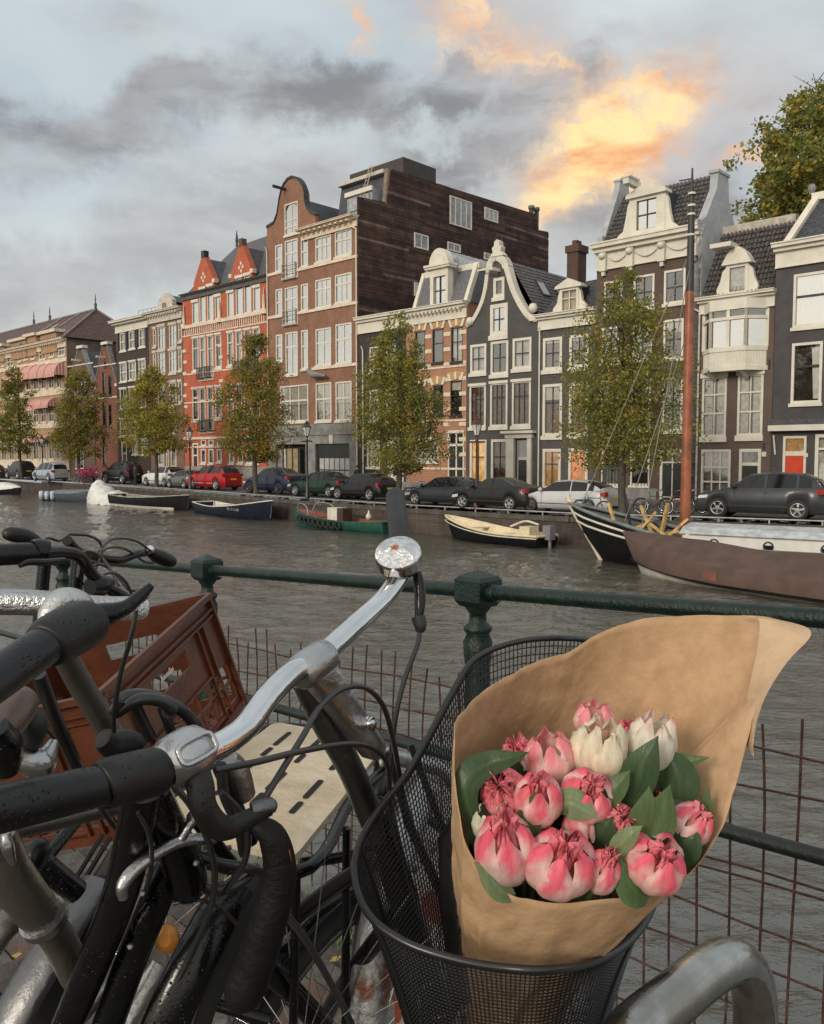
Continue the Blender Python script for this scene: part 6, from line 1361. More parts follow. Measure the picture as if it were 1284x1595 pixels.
def bicycle(label, loc, rz, frame, s=1., name='bicycle', lean=0, group=None, basket=None, low=False):
    t = thing(name, label, 'bicycle', loc, rz, group); t.rotation_euler = (lean, 0, rz); t.scale = (s, s, s); r = .34
    for x in (0, 1.08):
        w = MB().tube([(x+r*math.cos(a*math.pi/12), 0, r+.01+r*math.sin(a*math.pi/12)) for a in range(24)], .022, 6, closed=True).build('wheel', TYRE, t)
        sp = MB().tube([(x+(r-.03)*math.cos(a*math.pi/10), 0, r+.01+(r-.03)*math.sin(a*math.pi/10)) for a in range(20)], .012, 4, closed=True)
        for a in range(14): sp.tube([(x, 0, r), (x+(r-.03)*math.cos(a*.4488), 0, r+.01+(r-.03)*math.sin(a*.4488))], .003, 3, caps=False)
        sp.lathe([(.03, -.04), (.03, .04)], 8, (x, 0, r), (0, 1, 0)); sp.build('rim', CHR, w)
    f = MB(); bb, st, hd, hd2 = (.48, 0, .30), (.36, 0, .86), (.90, 0, .90), (.94, 0, .62)
    for a, b, q in ((bb, st, .017), (bb, hd2, .02), ((.39, 0, .55) if low else (.38, 0, .80), (.91, 0, .80), .017), (hd, hd2, .02), ((0, .05, r), bb, .012), ((0, .05, r), (.37, 0, .78), .01), ((0, -.05, r), (.37, 0, .78), .01), (hd2, (1.0, .05, .5), .014), ((1.0, .05, .5), (1.08, .05, r), .012), ((1.0, -.05, .5), (1.08, -.05, r), .012), (hd2, (1.0, -.05, .5), .014)): f.tube([a, b], q, 6)
    f.build('frame', frame, t); MB().tube(cr([(.62, -.28, 1.02), (.80, -.26, 1.08), (.90, -.08, 1.06), (.90, .08, 1.06), (.80, .26, 1.08), (.62, .28, 1.02)], 4), .014, 6).tube([(.90, 0, .9), (.89, 0, 1.06)], .014, 6).build('handlebar', CHR, t)
    MB().sheet([[(x, y*(1.2-(x-.24)*2.4), .955-.9*y*y) for y in (-.09, -.05, 0, .05, .09)] for x in (.22, .30, .42, .52)]).tube([(.36, 0, .86), (.355, 0, .94)], .014, 6).build('saddle', PLAST, t)
    MB().sheet([[(1.08*k0+(r+.035)*math.cos(a), y, r+.01+(r+.035)*math.sin(a)) for y in (-.03, 0, .03)] for k0, a in [(0, 1.0+.2*i) for i in range(9)]]).build('mudguard', frame, t)
    MB().box(-.26, .22, -.07, .07, .70, .715).build('carrier', PLAST, t)
    if basket: MB().box(.98, 1.28, -.18, .18, .80, 1.03).build('basket', basket, t)
    return t
FRM = [mat('black bicycle enamel', (.015, .015, .016), .35), mat('red bicycle enamel', (.22, .02, .015), .4), mat('grey bicycle enamel', (.16, .17, .18), .4), mat('teal bicycle enamel', (.03, .12, .12), .4)]
def bk(px, Y, label, fi=0, rz=None, basket=None, base=0., grp='bicycles parked across the canal'):
    b = P(px, 712, Y); bicycle(label, (b.x, b.y, base), RZ if rz is None else rz, FRM[fi], group=grp, lean=random.uniform(-.12, .12), basket=basket)
WICK = mat('wicker basket', (.25, .15, .07), .8)
for i, (px, Y) in enumerate(((116, 82.5), (124, 82), (131, 84), (139, 81), (150, 80))): bk(px, Y, ('black bicycle touching the rear of the silver blue people carrier', 'grey bicycle second from the silver blue people carrier', 'bicycle with a wicker basket left of the pink flowers', 'red bicycle right behind the pink flowers', 'black bicycle at the right end of the tangle by the pink flowers')[i], (0, 2, 0, 1, 0)[i], RZ+(.5, -.6, 1.0, .2, -.3)[i], WICK if i == 2 else None, grp='tangle of bicycles at the left')
for i, (px, Y) in enumerate(((636, 50), (645, 50.5), (655, 49.5), (664, 50))): bk(px, Y, ('black bicycle leftmost of four before the orange brick house', 'grey bicycle second from left before the orange brick house', 'black bicycle turned sharply, third before the orange brick house', 'black bicycle rightmost of four before the orange brick house')[i], (0, 2, 0, 0)[i], RZ+(.3, -.2, .7, .1)[i], base=.0, grp='bicycles by the orange brick house')
bk(1000, 37.2, 'black bicycle right of the tallest tree trunk', 0, RZ+.2, grp=None); bk(1040, 37.4, 'red bicycle standing left of the orange mast', 1, RZ-.1, grp=None); bk(1056, 38.0, 'dark bicycle just behind the orange mast', 0, RZ+.3, grp=None)
bk(905, 33.6, 'teal bicycle on the bow of the historic barge', 3, RZ, base=.1, grp=None)
b = P(137, 712, 80.6); t = thing('flower_planter', 'bright pink flowers in a crate among the bicycles', 'flowers', (b.x, b.y, 0), 0); rg = random.Random(2); mb = MB()
for _ in range(260): c = Vector((rg.gauss(0, .55), rg.gauss(0, .3), 1.0+rg.gauss(0, .33))); mb.lathe([(0, -.05), (.09, 0), (0, .05)], 5, c, (rg.gauss(0, 1), rg.gauss(0, 1), 1))
mb.build('blossoms', mat('pink blossom', (.42, .045, .14), .7, var=.4, vscale=4), t); MB().box(-.5, .5, -.25, .25, 0, .7).build('planter_box', DKB, t)
def person(label, px, Y, top, bottom, h=1.72, rz=0, walk=.0, base=0.):
    b = P(px, 712, Y); t = thing('person', label, 'person', (b.x, b.y, base), rz); k = h/1.75
    J = [(0,0,.98), (0,0,1.2), (0,.01,1.42), (0,0,1.52), (0,-.02,1.66), (.09,0,.92), (.11,-.05-walk,.52), (.10,.02-walk,.08), (.10,-.13-walk,.04), (-.09,0,.92), (-.11,.02+walk,.52), (-.10,.08+walk,.08), (-.10,-.07+walk,.04), (.19,0,1.42), (.25,.03,1.14), (.22,-.10,.92), (-.19,0,1.42), (-.25,.03,1.14), (-.22,-.1,.92), (0,-.02,1.75)]
    Rr = [.15,.14,.16,.06,.095,.10,.07,.05,.04,.10,.07,.05,.04,.07,.05,.04,.07,.05,.04,.05]; Ed = [(0,1),(1,2),(2,3),(3,4),(4,19),(0,5),(5,6),(6,7),(7,8),(0,9),(9,10),(10,11),(11,12),(2,13),(13,14),(14,15),(2,16),(16,17),(17,18)]
    me = bpy.data.meshes.new('body'); me.from_pydata([(x*k, y*k, z*k) for x, y, z in J], Ed, []); me.materials.append(top); me.materials.append(bottom); me.materials.append(SKIN); o = bpy.data.objects.new('body', me); sc.collection.objects.link(o); o.parent = t
    sk = o.modifiers.new('skin', 'SKIN'); lay = me.skin_vertices[0].data
    for i, r in enumerate(Rr): lay[i].radius = (r*k, r*k*.8)
    lay[0].use_root = True; o.modifiers.new('sub', 'SUBSURF').levels = 1; o.modifiers['sub'].render_levels = 1
    dg = bpy.context.evaluated_depsgraph_get(); me2 = bpy.data.meshes.new_from_object(o.evaluated_get(dg)); o.modifiers.clear(); o.data = me2; me2.materials.clear()
    for m in (top, bottom, SKIN): me2.materials.append(m)
    for p in me2.polygons:
        z = p.center.z/k; ax = abs(p.center.x)/k; p.material_index = 2 if (z > 1.53 or (z < .98 and ax > .19)) else (1 if z < .96 else 0); p.use_smooth = True
    MB().lathe([(0, .13), (.07, .11), (.105, .04), (.108, -.02), (.09, -.07)], 12, (0, .015*k, 1.68*k)).build('hair', mat('dark hair', (.02, .014, .01), .7), t)
    return t
SKIN = mat('skin', (.45, .27, .19), .6, var=.05); NAVYC = mat('dark coat', (.02, .022, .03), .85); JEAN = mat('dark jeans', (.03, .035, .05), .85); REDC = mat('red jacket', (.3, .03, .03), .8)
person('person in a dark coat standing right of the garage door', 557, 57.5, NAVYC, JEAN, 1.8, .5, base=.12)
person('person in dark clothes standing beside the black off-road car', 210, 74.5, NAVYC, JEAN, 1.8, 2.6, .12)
person('person in a red jacket walking behind the bright red car', 343, 70, REDC, JEAN, 1.75, 1.2, .12)
b = P(585, 712, 53.5); t = thing('cargo_cover', 'dark grey tarpaulin over a scooter parked on the pavement right of the garage', 'scooter', (b.x, b.y, 0), RZ); MB().sheet([[(x, math.cos(a)*.35, .05+(pl(x, [(-.9, .7), (-.5, 1.15), (.1, .85), (.9, .9)]))*math.sin(a)**.6) for a in [i*math.pi/10 for i in range(11)]] for x in [-.9+.12*i for i in range(16)]]).build('tarpaulin', mat('grey tarpaulin', (.05, .052, .055), .7, bump=.3), t, True)
b = P(640, 712, 52.5); t = thing('garden_bench', 'pale weathered bench in front of the orange brick house', 'bench', (b.x, b.y, 0), RZ)
MB().box(-1, 1, -.2, .25, .42, .47).build('seat', GREYST, t); MB().box(-1, 1, .25, .3, .5, .95).build('backrest', GREYST, t)
for x in (-.9, .9): MB().box(x-.04, x+.04, -.18, .25, 0, .42).build('leg', GREYST, t)
# ------------------------------------------------------------------ near bank (a ramp up to a bridge), fence, mesh
FP = Vector((.26, 3.3, 0)); FD = Vector((-.697, .717, 0)); FN = Vector((.717, .697, 0))   # along the fence to the left, outward to the water
def zg(p): return .34 - .054*((Vector((p[0], p[1], 0))-FP).dot(FD))
def fp(t, z, o=0): p = FP+FD*t+FN*o; return Vector((p.x, p.y, z))
def ztop(t): return 1.974-.054*t
GRN_M = mat('dark green railing paint', (.0035, .015, .010), .32, var=.4, vscale=14, bump=.35, bscale=90, spec=.4)
NEARP = mat('damp sandy dirt', (.075, .062, .048), .85, var=.4, vscale=7, bump=.6, bscale=40)
mb = MB(); rows = []
for i in range(41):
    t = -8+i*.9; rows.append([fp(t, 0, o)+Vector((0, 0, zg(fp(t, 0, 0)))) for o in (-9, -5, -3, -2, -1.2, -.6, -.12)])
mb.sheet(rows); gnd = mb.build('bank_ground', NEARP, None, True, kind='structure')
KERB = mat('grey kerb stone', (.16, .16, .155), .75, var=.25, vscale=5, bump=.4, bscale=50)
kb = thing('x', 'x', 'x'); bpy.data.objects.remove(kb)
em = MB().sheet([[fp(t, z, .20) for t in (-8, 0, 10, 28)] for z in (-3.2, .5)], sm=False); emb = em.build('embankment', QW, None, True, kind='structure')
for v in emb.data.vertices:
    if v.co.z > 0: v.co.z = max(-1.5, zg(v.co)-.05)
for k in range(-3, 16):
    t = k*1.02; a, b = fp(t+.01, 0, .02), fp(t+1.0, 0, .02); za, zb = zg(a), zg(b); m_ = MB()
    m_.obox((a.x, a.y, za-.12), (b.x-a.x, b.y-a.y, zb-za), FN*.22, (0, 0, .14)); m_.build('kerb_stone', KERB, gnd)
BRK = [mat('pavement brick %s' % n, c, .8, var=.3, vscale=9, bump=.5, bscale=60) for n, c in (('brown', (.10, .062, .045)), ('grey', (.085, .075, .066)), ('dark', (.060, .046, .040)))]
rg = random.Random(3); bm3 = [MB().box(0, .262, 0, .124, -.05, 0).mesh('brick', m) for m in BRK]; nb = 0
ang = math.atan2(FD.y, FD.x)
for r in range(1, 17):
    for c in range(-6, 12):
        t = c*.272+(.136 if r % 2 else 0); o = -.16-r*.134; p = fp(t, 0, o)
        if nb >= 285 or rg.random() < .02: continue
        nb += 1; use('brick', rg.choice(bm3), gnd, (p.x, p.y, zg(p)+.012+rg.uniform(-.003, .004)), (rg.uniform(-.02, .02), rg.uniform(-.02, .02), ang+rg.uniform(-.015, .015)))
# weeds and fallen leaves by the kerb
gm = MB()
for _ in range(900):
    t = rg.gauss(.9, .8); o = -.06+rg.gauss(0, .06); p = fp(t, 0, o); z = zg(p)+.01; h = rg.uniform(.03, .13); a = rg.uniform(0, 6.28); q = Vector((math.cos(a), math.sin(a), 0)); s = Vector((-q.y, q.x, 0))*.004
    b = Vector((p.x, p.y, z)); gm.add([b-s, b+s, b+q*h*.5+Vector((0, 0, h))], [(0, 1, 2)])
gm.build('grass', mat('weed green', (.10, .15, .03), .7, var=.3, vscale=20), None, kind='stuff', label='small green weeds growing along the kerb under the railing')
lf = MB()
for _ in range(70):
    t = rg.uniform(-.6, 2.2); o = -.1-rg.random()*1.5; p = fp(t, 0, o); z = zg(p)+.025; a = rg.uniform(0, 6.28); s = rg.uniform(.015, .035); x = Vector((math.cos(a), math.sin(a), rg.uniform(-.3, .3)))*s; y = Vector((-math.sin(a), math.cos(a), rg.uniform(-.3, .3)))*s*.7; c = Vector((p.x, p.y, z))
    lf.add([c-x, c+y, c+x, c-y], [(0, 1, 2, 3)])
lf.build('fallen_leaves', mat('fallen yellow leaves', (.42, .28, .08), .8, var=.4, vscale=10), None, kind='stuff', label='yellow fallen leaves scattered on the brick pavement')

FE = thing('railing', 'dark green iron railing with square capped posts along the near bank', 'railing', (FP.x, FP.y, 0))
def rel(p): return Vector(p)-Vector((FP.x, FP.y, 0))
for k in range(-1, 8):
    t = k*2.04; b = rel(fp(t, 0)); z1 = ztop(t); zb = z1-.95; pm = MB(); o = (b.x, b.y, 0)
    pm.lathe([(.085, zb-.7), (.085, zb-.5), (.062, zb-.46), (.055, zb+.2), (.050, z1-.30), (.056, z1-.25), (.058, z1-.20), (.045, z1-.17), (.056, z1-.155), (.056, z1-.14), (.036, z1-.125), (.033, z1-.09), (.052, z1-.065), (.052, z1-.05)], 10, o)
    x, y = FD*.066, FN*.066; c = Vector((b.x, b.y, z1))
    def sq(s, z): return [c+x*a*s+y*d*s+Vector((0, 0, z)) for a, d in ((-1, -1), (1, -1), (1, 1), (-1, 1))]
    lv = [(.78, -.058), (1, -.035), (1, .045), (.86, .060), (.03, .085)]
    vs = [p for s, z in lv for p in sq(s, z)]; fs = [(i*4+j, i*4+(j+1) % 4, i*4+4+(j+1) % 4, i*4+4+j) for i in range(4) for j in range(4)]+[(3, 2, 1, 0)]
    pm.add(vs, fs); po = pm.build('post', GRN_M, FE, True)
    for sg in (-1, 1): MB().lathe([(.036, .058), (.036, .072), (.034, .10)], 16, c, FD*sg).build('rail_socket', GRN_M, po)
    for zz in (.005,): pass
for k in range(-1, 7):
    t0, t1 = k*2.04+.06, (k+1)*2.04-.06
    MB().tube([rel(fp(lerp(t0, t1, i/6), ztop(lerp(t0, t1, i/6)))) for i in range(7)], .029, 16).build('top_rail', GRN_M, FE)
    MB().tube([rel(fp(lerp(t0, t1, i/6), ztop(lerp(t0, t1, i/6))-.69)) for i in range(7)], .024, 12).build('lower_rail', mat('grimy green rail', (.008, .013, .011), .35, var=.4, vscale=12, bump=.3, bscale=70), FE)
# drops hanging under the top rail
dr = MB(); rg = random.Random(8)
for k in range(-1, 3):
    t0, t1 = k*2.04+.1, (k+1)*2.04-.1; n = 60
    for i in range(n):
        t = rg.uniform(t0, t1); dr.lathe([(0, -.006), (.0034, -.003), (.003, .001), (0, .003)], 5, rel(fp(t, ztop(t)-.031)))
dr.build('water_drop', mat('water drops', (.12, .13, .13), .03, var=.02, coat=1), FE, kind='stuff')
# rusty mesh panel outside the railing
RUST = mat('rusty mesh wire', (.065, .026, .018), .85, var=.5, vscale=30, bump=.5, bscale=120)
MP = thing('wire_mesh_panel', 'rusty welded wire mesh hung on the outside of the green railing', 'fence', (FP.x, FP.y, 0)); rg = random.Random(11)
for i in range(-21, 34):
    t = i*.1+rg.uniform(-.012, .012); bend = rg.uniform(-.03, .03); zt_ = ztop(t)-.37+rg.uniform(-.05, .06); zb = zt_-1.30
    pts = [rel(fp(t+bend*(1 if u > .85 else 0)*((u-.85)/.15 if u > .85 else 0)+.008*math.sin(u*5+i), lerp(zb, zt_, u), .085+.02*u+(.03*bend*10*(u-.8) if u > .8 else 0))) for u in (0, .2, .4, .6, .8, .9, 1)]
    MB().tube(pts, .0044, 5).build('vertical_wire', RUST, MP)
for dz in (.07, .20, .335, .47, .50, .64, .78, .92, 1.08):
    MB().tube([rel(fp(-2.15+i*.27, ztop(-2.15+i*.27)-.37-dz+.01*math.sin(i*1.3+dz*20), .095)) for i in range(21)], .0042, 5).build('horizontal_wire', RUST, MP)

# ------------------------------------------------------------------ bicycles in the foreground
def steel(name, col, rough, metal=1., var=.12, bump=.12, bscale=60, vscale=6, rvar=.08): return mat(name, col, rough, metal=metal, var=var, bump=bump, bscale=bscale, vscale=vscale, rvar=rvar)
CHROME = steel('polished handlebar chrome', (.66, .66, .66), .10, rvar=.06, bump=.05, bscale=25); ALU = steel('brushed aluminium', (.44, .44, .44), .34, bump=.15); ALUD = steel('dull grey alloy', (.17, .17, .175), .42); WARM = steel('warm grey frame tube', (.19, .175, .15), .36, metal=.75)
def wetblack(name, c=(.004, .0045, .005), rough=.20, coat=.0):
    """dark enamel or rubber beaded with rain"""
    global nt
    if name in MATS: return MATS[name]
    m = mat(name, c, rough, var=.35, vscale=25, coat=coat, spec=.38); old = nt; nt = m.node_tree; p = [n for n in nt.nodes if n.type == 'BSDF_PRINCIPLED'][0]
    cd = nd('ShaderNodeTexCoord').outputs['Object']; v = nd('ShaderNodeTexVoronoi'); lk(cd, v.inputs['Vector']); v.inputs['Scale'].default_value = 210; v.inputs['Randomness'].default_value = 1
    d = mth('MULTIPLY', mr(v.outputs['Distance'], .10, .30, 1, 0), mr(noi(cd, 24, 3, .6), .46, .60)); b = nd('ShaderNodeBump'); b.inputs['Strength'].default_value = .9; b.inputs['Distance'].default_value = .0016
    lk(mth('ADD', d, mth('MULTIPLY', noi(cd, 160, 3), .25)), b.inputs['Height']); lk(b.outputs[0], p.inputs['Normal']); nt = old; return m
BLK = wetblack('wet black enamel'); RUB = wetblack('wet black rubber grip', (.007, .0075, .008), .36); RUBM = wetblack('worn rubber', (.012, .0115, .011), .46)
CAB = mat('black cable housing', (.018, .018, .018), .35, var=.2, coat=.3)
def PP(*l): return [P(*p) for p in l]
def tb(parent, name, m, pts, r, n=14, k=6, **kw):
    c = [Vector(q[:3]) for q in cr([tuple(P(*p)) for p in pts], k)]
    if isinstance(r, (list, tuple)):
        rr = [q[0] for q in cr([(x,) for x in r], k)]; rr = [max(.0006, x) for x in rr]
    else: rr = r
    sc_ = {'worn rubber': .82, 'wet black rubber grip': .82, 'wet black enamel': .80, 'warm grey frame tube': .82, 'polished handlebar chrome': .94, 'dull grey alloy': .88, 'black oilcloth': .84, 'tyre rubber': .9}.get(m.name, 1); rr = [x*sc_ for x in rr] if isinstance(rr, list) else rr*sc_
    o = parent.location; return MB().tube([q-o for q in c], rr, n, **kw).build(name, m, parent)
def root(name, label, p, cat='bicycle', group=None): return thing(name, label, cat, p, 0, group)

BA = root('bicycle', 'black bicycle with chrome handlebars, bell and a black wire front basket, nearest the lens', Vector((-.1, 1.0, 1.15)))
o = BA.location
tb(BA, 'handlebar', CHROME, [(262,1182,.672),(300,1176,.69),(345,1160,.72),(385,1130,.76),(418,1085,.80),(455,1048,.845),(490,1030,.875),(560,968,.955),(600,930,1.02),(622,897,1.06),(628,870,1.085),(624,842,1.10)], .0128, 20)
gp_ = tb(BA, 'grip', RUBM, [(624,852,1.095),(620,815,1.15),(617,785,1.21),(616,772,1.235),(616,768,1.24)], [.0165,.0172,.0172,.0165,.009], 18)
# bell
bc = P(620, 862, 1.055); ax = Vector((-.10, -.62, .78)).normalized()
bl = MB().lathe([(.020, -.022), (.028, -.019), (.0295, -.012), (.0295, -.002), (.0300, .0), (.0285, .0025)], 36, bc-o, ax, cap=False).build('bell', CHROME, BA)
def belltop():
    global nt
    m = mat('wet worn bell top', (.62, .63, .64), .16, metal=.75, var=.12, vscale=60, bump=.5, bscale=160, rvar=.1); old = nt; nt = m.node_tree; p = [n for n in nt.nodes if n.type == 'BSDF_PRINCIPLED'][0]
    cd = nd('ShaderNodeTexCoord').outputs['Object']; lnk = p.inputs['Base Color'].links[0].from_socket
    q = vm('SUBTRACT', vm('ADD', cd, vm('SCALE', vm('SUBTRACT', noi(cd, 90, 4, color=True), (.5, .5, .5)), .012)), tuple(bc-o+Vector((-.003, .002, .003)))); dd = vm('LENGTH', q, None, 1)
    col = mixc(mr(dd, .0055, .0095, 1, 0), lnk, (.42, .13, .03)); setin(p.inputs['Base Color'], col); nt = old; return m
MB().lathe([(.0285, .0026), (.020, .0058), (.010, .0072), (0, .0076)], 36, bc-o, ax).build('bell_dome', belltop(), bl)
MB().lathe([(.008, -.04), (.008, -.02)], 10, bc-o, ax).build('bell_bracket', ALUD, bl)
for px in (604, 650): MB().lathe([(0, -.005), (.005, 0), (0, .006)], 8, P(px, 888, 1.07)-o).build('bell_screw', CHROME, bl)
lv = tb(BA, 'brake_lever', BLK, [(646,878,1.08),(654,915,1.07),(654,945,1.06),(652,966,1.055)], [.006,.0095,.0085,.006], 12)
tb(BA, 'brake_lever', CHROME, [(640,875,1.088),(649,884,1.085),(652,910,1.08)], [.004,.005,.003], 8)
tb(BA, 'cable_adjuster', PLAST, [(652,962,1.055),(655,975,1.05),(654,985,1.048)], [.009,.008,.005], 10)
tb(BA, 'brake_cable', CAB, [(654,983,1.048),(650,1005,1.04),(630,1060,1.02),(616,1120,1.0),(609,1190,.99),(608,1250,.99),(622,1320,1.0),(650,1400,1.02)], .0032, 8)
tb(BA, 'brake_cable', CAB, [(402,1262,.715),(430,1215,.73),(470,1150,.78),(500,1100,.83),(535,1073,.87),(570,1072,.90),(597,1100,.93),(612,1150,.95),(622,1205,.97),(630,1260,1.0)], .0032, 8)
tb(BA, 'gear_cable', CAB, [(335,1200,.69),(400,1187,.72),(470,1170,.77),(540,1159,.84),(580,1165,.88),(603,1190,.91),(607,1240,.94),(612,1300,.98)], .0030, 8)
# near grip, twist shifter, silver clamp, lever
tb(BA, 'grip', RUB, [(-110,1285,.47),(-30,1268,.515),(60,1246,.555),(120,1232,.583),(158,1224,.602)], [.0185,.0186,.0188,.0186,.0180], 28)
tb(BA, 'grip_collar', RUBM, [(158,1224,.602),(166,1221,.606),(200,1212,.628),(236,1203,.648),(244,1200,.653)], [.0195,.0225,.0232,.0232,.0215], 28)
tb(BA, 'grip_ring', BLK, [(240,1201,.650),(248,1198,.655),(256,1196,.66)], .0205, 24)
cl = MB(); a, b = P(254, 1195, .658)-o, P(318, 1160, .690)-o; d = (b-a); 
lz = [(.016, 0), (.0205, .006), (.0215, .018), (.0215, d.length*.7), (.0195, d.length*.9), (.014, d.length*1.05), (.0128, d.length*1.08)]
cl.lathe(lz, 28, a, d); clo = cl.build('brake_clamp', ALU, BA)
w_ = d.normalized(); vdir = (P(285, 1170, .66)-P(285, 1170, .70)).normalized()*-1; up_ = (Vector((0, 0, 1))-w_*w_.z).normalized(); c0 = (a+b)/2-vdir*0; fr_ = (-Vector((285-642, 1318, -460)).normalized()); n_ = (fr_-w_*fr_.dot(w_)).normalized(); s_ = w_.cross(n_)
ov = [a+d*.52+n_*.0212+w_*(math.copysign(abs(math.cos(q))**.5, math.cos(q))*.017)+s_*(math.copysign(abs(math.sin(q))**.5, math.sin(q))*.0085) for q in [i*math.pi/16 for i in range(32)]]
MB().tube(ov, .0022, 8, closed=True).build('clamp_lip', ALU, clo); MB().add([p-n_*.0008 for p in ov], [tuple(range(32))]).build('clamp_plate', steel('worn satin plate', (.30, .30, .28), .4), clo)
tb(BA, 'brake_lever', RUBM, [(302,1195,.675),(312,1225,.668),(318,1258,.665),(335,1284,.672),(358,1290,.685),(390,1274,.70),(420,1258,.71)], [.015,.0145,.0135,.0135,.012,.0105,.009], 14, flat=.8)
tb(BA, 'cable_adjuster', ALUD, [(392,1262,.702),(408,1258,.706),(424,1254,.712),(430,1252,.714)], [.0075,.008,.0078,.004], 12)
# stem
a, b = P(487, 1034, .878)-o, P(583, 1170, .955)-o
MB().lathe([(.0155, -.026), (.0185, -.022), (.0190, 0), (.0185, .022), (.0155, .026)], 26, a, P(525, 1003, .91)-P(455, 1055, .845)).build('stem_clamp', ALU, BA)
sx = (P(525, 1003, .91)-P(455, 1055, .845)).normalized(); dd = (b-a).normalized(); sy = dd.cross(sx).normalized()
rws = []
for t, w, h in ((0, .020, .0135), (.1, .021, .0135), (.5, .0185, .012), (.85, .0165, .0115), (1, .015, .011), (1.07, .008, .006)):
    c = a+(b-a)*t; rws.append([c+sx*w*math.copysign(abs(math.cos(q))**.45, math.cos(q))+sy*h*math.copysign(abs(math.sin(q))**.45, math.sin(q)) for q in [i*math.pi/12 for i in range(24)]])
sm = MB().sheet(rws, closed=True); sm.add(rws[-1], [tuple(range(24))]); st = sm.build('stem', ALU, BA, True)
MB().lathe([(.008, -.012), (.008, .012), (.0, .015)], 12, P(572, 1128, .925)-o, (.3, -.8, .3)).build('stem_bolt', CHROME, st)
tb(BA, 'stem_post', ALUD, [(470,1060,.90),(505,1125,.93),(545,1195,.965),(575,1265,1.0),(590,1300,1.02)], [.013,.0165,.0175,.018,.018], 16)
tb(BA, 'head_tube', BLK, [(582,1262,1.01),(600,1310,1.03),(625,1390,1.06),(650,1470,1.09),(690,1600,1.13)], [.022,.0235,.024,.024,.024], 18)
# dark frame, fork and wheel of the near bicycle running down the left
tb(BA, 'fork_leg', BLK, [(222,1228,.70),(212,1290,.72),(188,1390,.755),(150,1490,.78),(95,1620,.80)], [.0205,.021,.0205,.020,.019], 20)
tb(BA, 'down_tube', BLK, [(238,1232,.715),(262,1290,.75),(284,1345,.78),(292,1378,.795),(294,1386,.80)], [.018,.021,.024,.024,.016], 22)
tb(BA, 'fork_leg', BLK, [(268,1345,.80),(240,1410,.80),(205,1495,.80),(160,1620,.80)], [.018,.0195,.0195,.0195], 20)
tb(BA, 'fork_leg', BLK, [(236,1408,.775),(222,1434,.774),(212,1452,.775)], [.007,.010,.007], 12)
mg = []
for i in range(17):
    u = i/16; c = Vector(cr([tuple(P(*q)) for q in ((362,1372,.90),(335,1420,.86),(300,1490,.83),(262,1575,.81),(235,1660,.80))], 4)[i]); 
    mg.append([c-o+Vector((math.cos(q)*.025, math.sin(q)*.010-.012, -abs(math.cos(q))**2*.008)) for q in [math.pi*j/10 for j in range(11)]])
for r in mg:
    for q in range(len(r)): pass
MB().sheet([[p+Vector((0, -.02*math.sin(math.pi*j/10), .012*math.sin(math.pi*j/10))) for j, p in enumerate(r)] for r in mg]).build('mudguard', BLK, BA, True)
wc = P(520, 1760, 1.02); wd = (P(360, 1380, .92)-wc); wr_ = .345; t1 = wd.normalized(); ta = Vector((.50, .55, .0)).normalized(); t2 = Vector((0, 0, 1)); 
tyr = tb(BA, 'tyre', TYRE, [(392,1370,.93),(368,1430,.89),(338,1500,.86),(305,1580,.84),(285,1660,.83)], .021, 16)
tb(BA, 'mudguard_edge', CHROME, [(350,1455,.835),(325,1520,.82),(298,1595,.81),(285,1640,.805)], .0014, 6)
tb(BA, 'brake_rod', ALU, [(192,1400,.70),(192,1378,.70),(215,1350,.71),(250,1325,.725),(285,1310,.74),(335,1306,.76)], [.004,.0058,.0062,.006,.0055,.005], 10)
tb(BA, 'brake_rod', ALU, [(282,1308,.738),(292,1290,.74),(304,1272,.745)], .0045, 8)
tb(BA, 'mudguard_stay', CAB, [(270,1408,.79),(300,1402,.79),(335,1410,.80),(370,1440,.82)], .002, 6)
fl_ = tb(BA, 'chain_case', mat('black oilcloth', (.006, .0055, .005), .6, spec=.25, var=.3, vscale=9, bump=.3, bscale=40), [(398,1284,.745),(425,1305,.745),(436,1360,.75),(420,1430,.755),(398,1500,.765),(378,1545,.77),(362,1562,.775)], [.010,.0155,.0185,.0205,.0225,.0225,.010], 18)
tb(BA, 'orange_tape', mat('worn orange tape', (.24, .075, .03), .7, var=.5, vscale=90), [(441,1316,.742),(446,1328,.742),(448,1350,.743),(447,1364,.745)], [.0035,.0045,.0045,.0035], 8)
for q in (((300,1270,.80),(360,1345,.84)), ((342,1195,.78),(392,1310,.84)), ((250,1440,1.0),(120,1595,1.0)), ((320,1560,.98),(420,1590,.98))): tb(BA, 'frame_strut', BLK if q[0][0] > 260 else ALUD, q, .009, 10, 2)
for q in (((300,1330,.80),(345,1345,.81),(385,1352,.82),(410,1360,.84)), ((300,1375,.79),(340,1388,.80),(380,1372,.82),(400,1350,.84)), ((345,1200,.75),(350,1240,.755),(372,1290,.77),(380,1330,.79))): tb(BA, 'cable', CAB, q, .005, 8)
tb(BA, 'hand_pump', ALU, [(350,1188,.80),(366,1205,.81),(380,1240,.82)], [.014,.015,.012], 12)
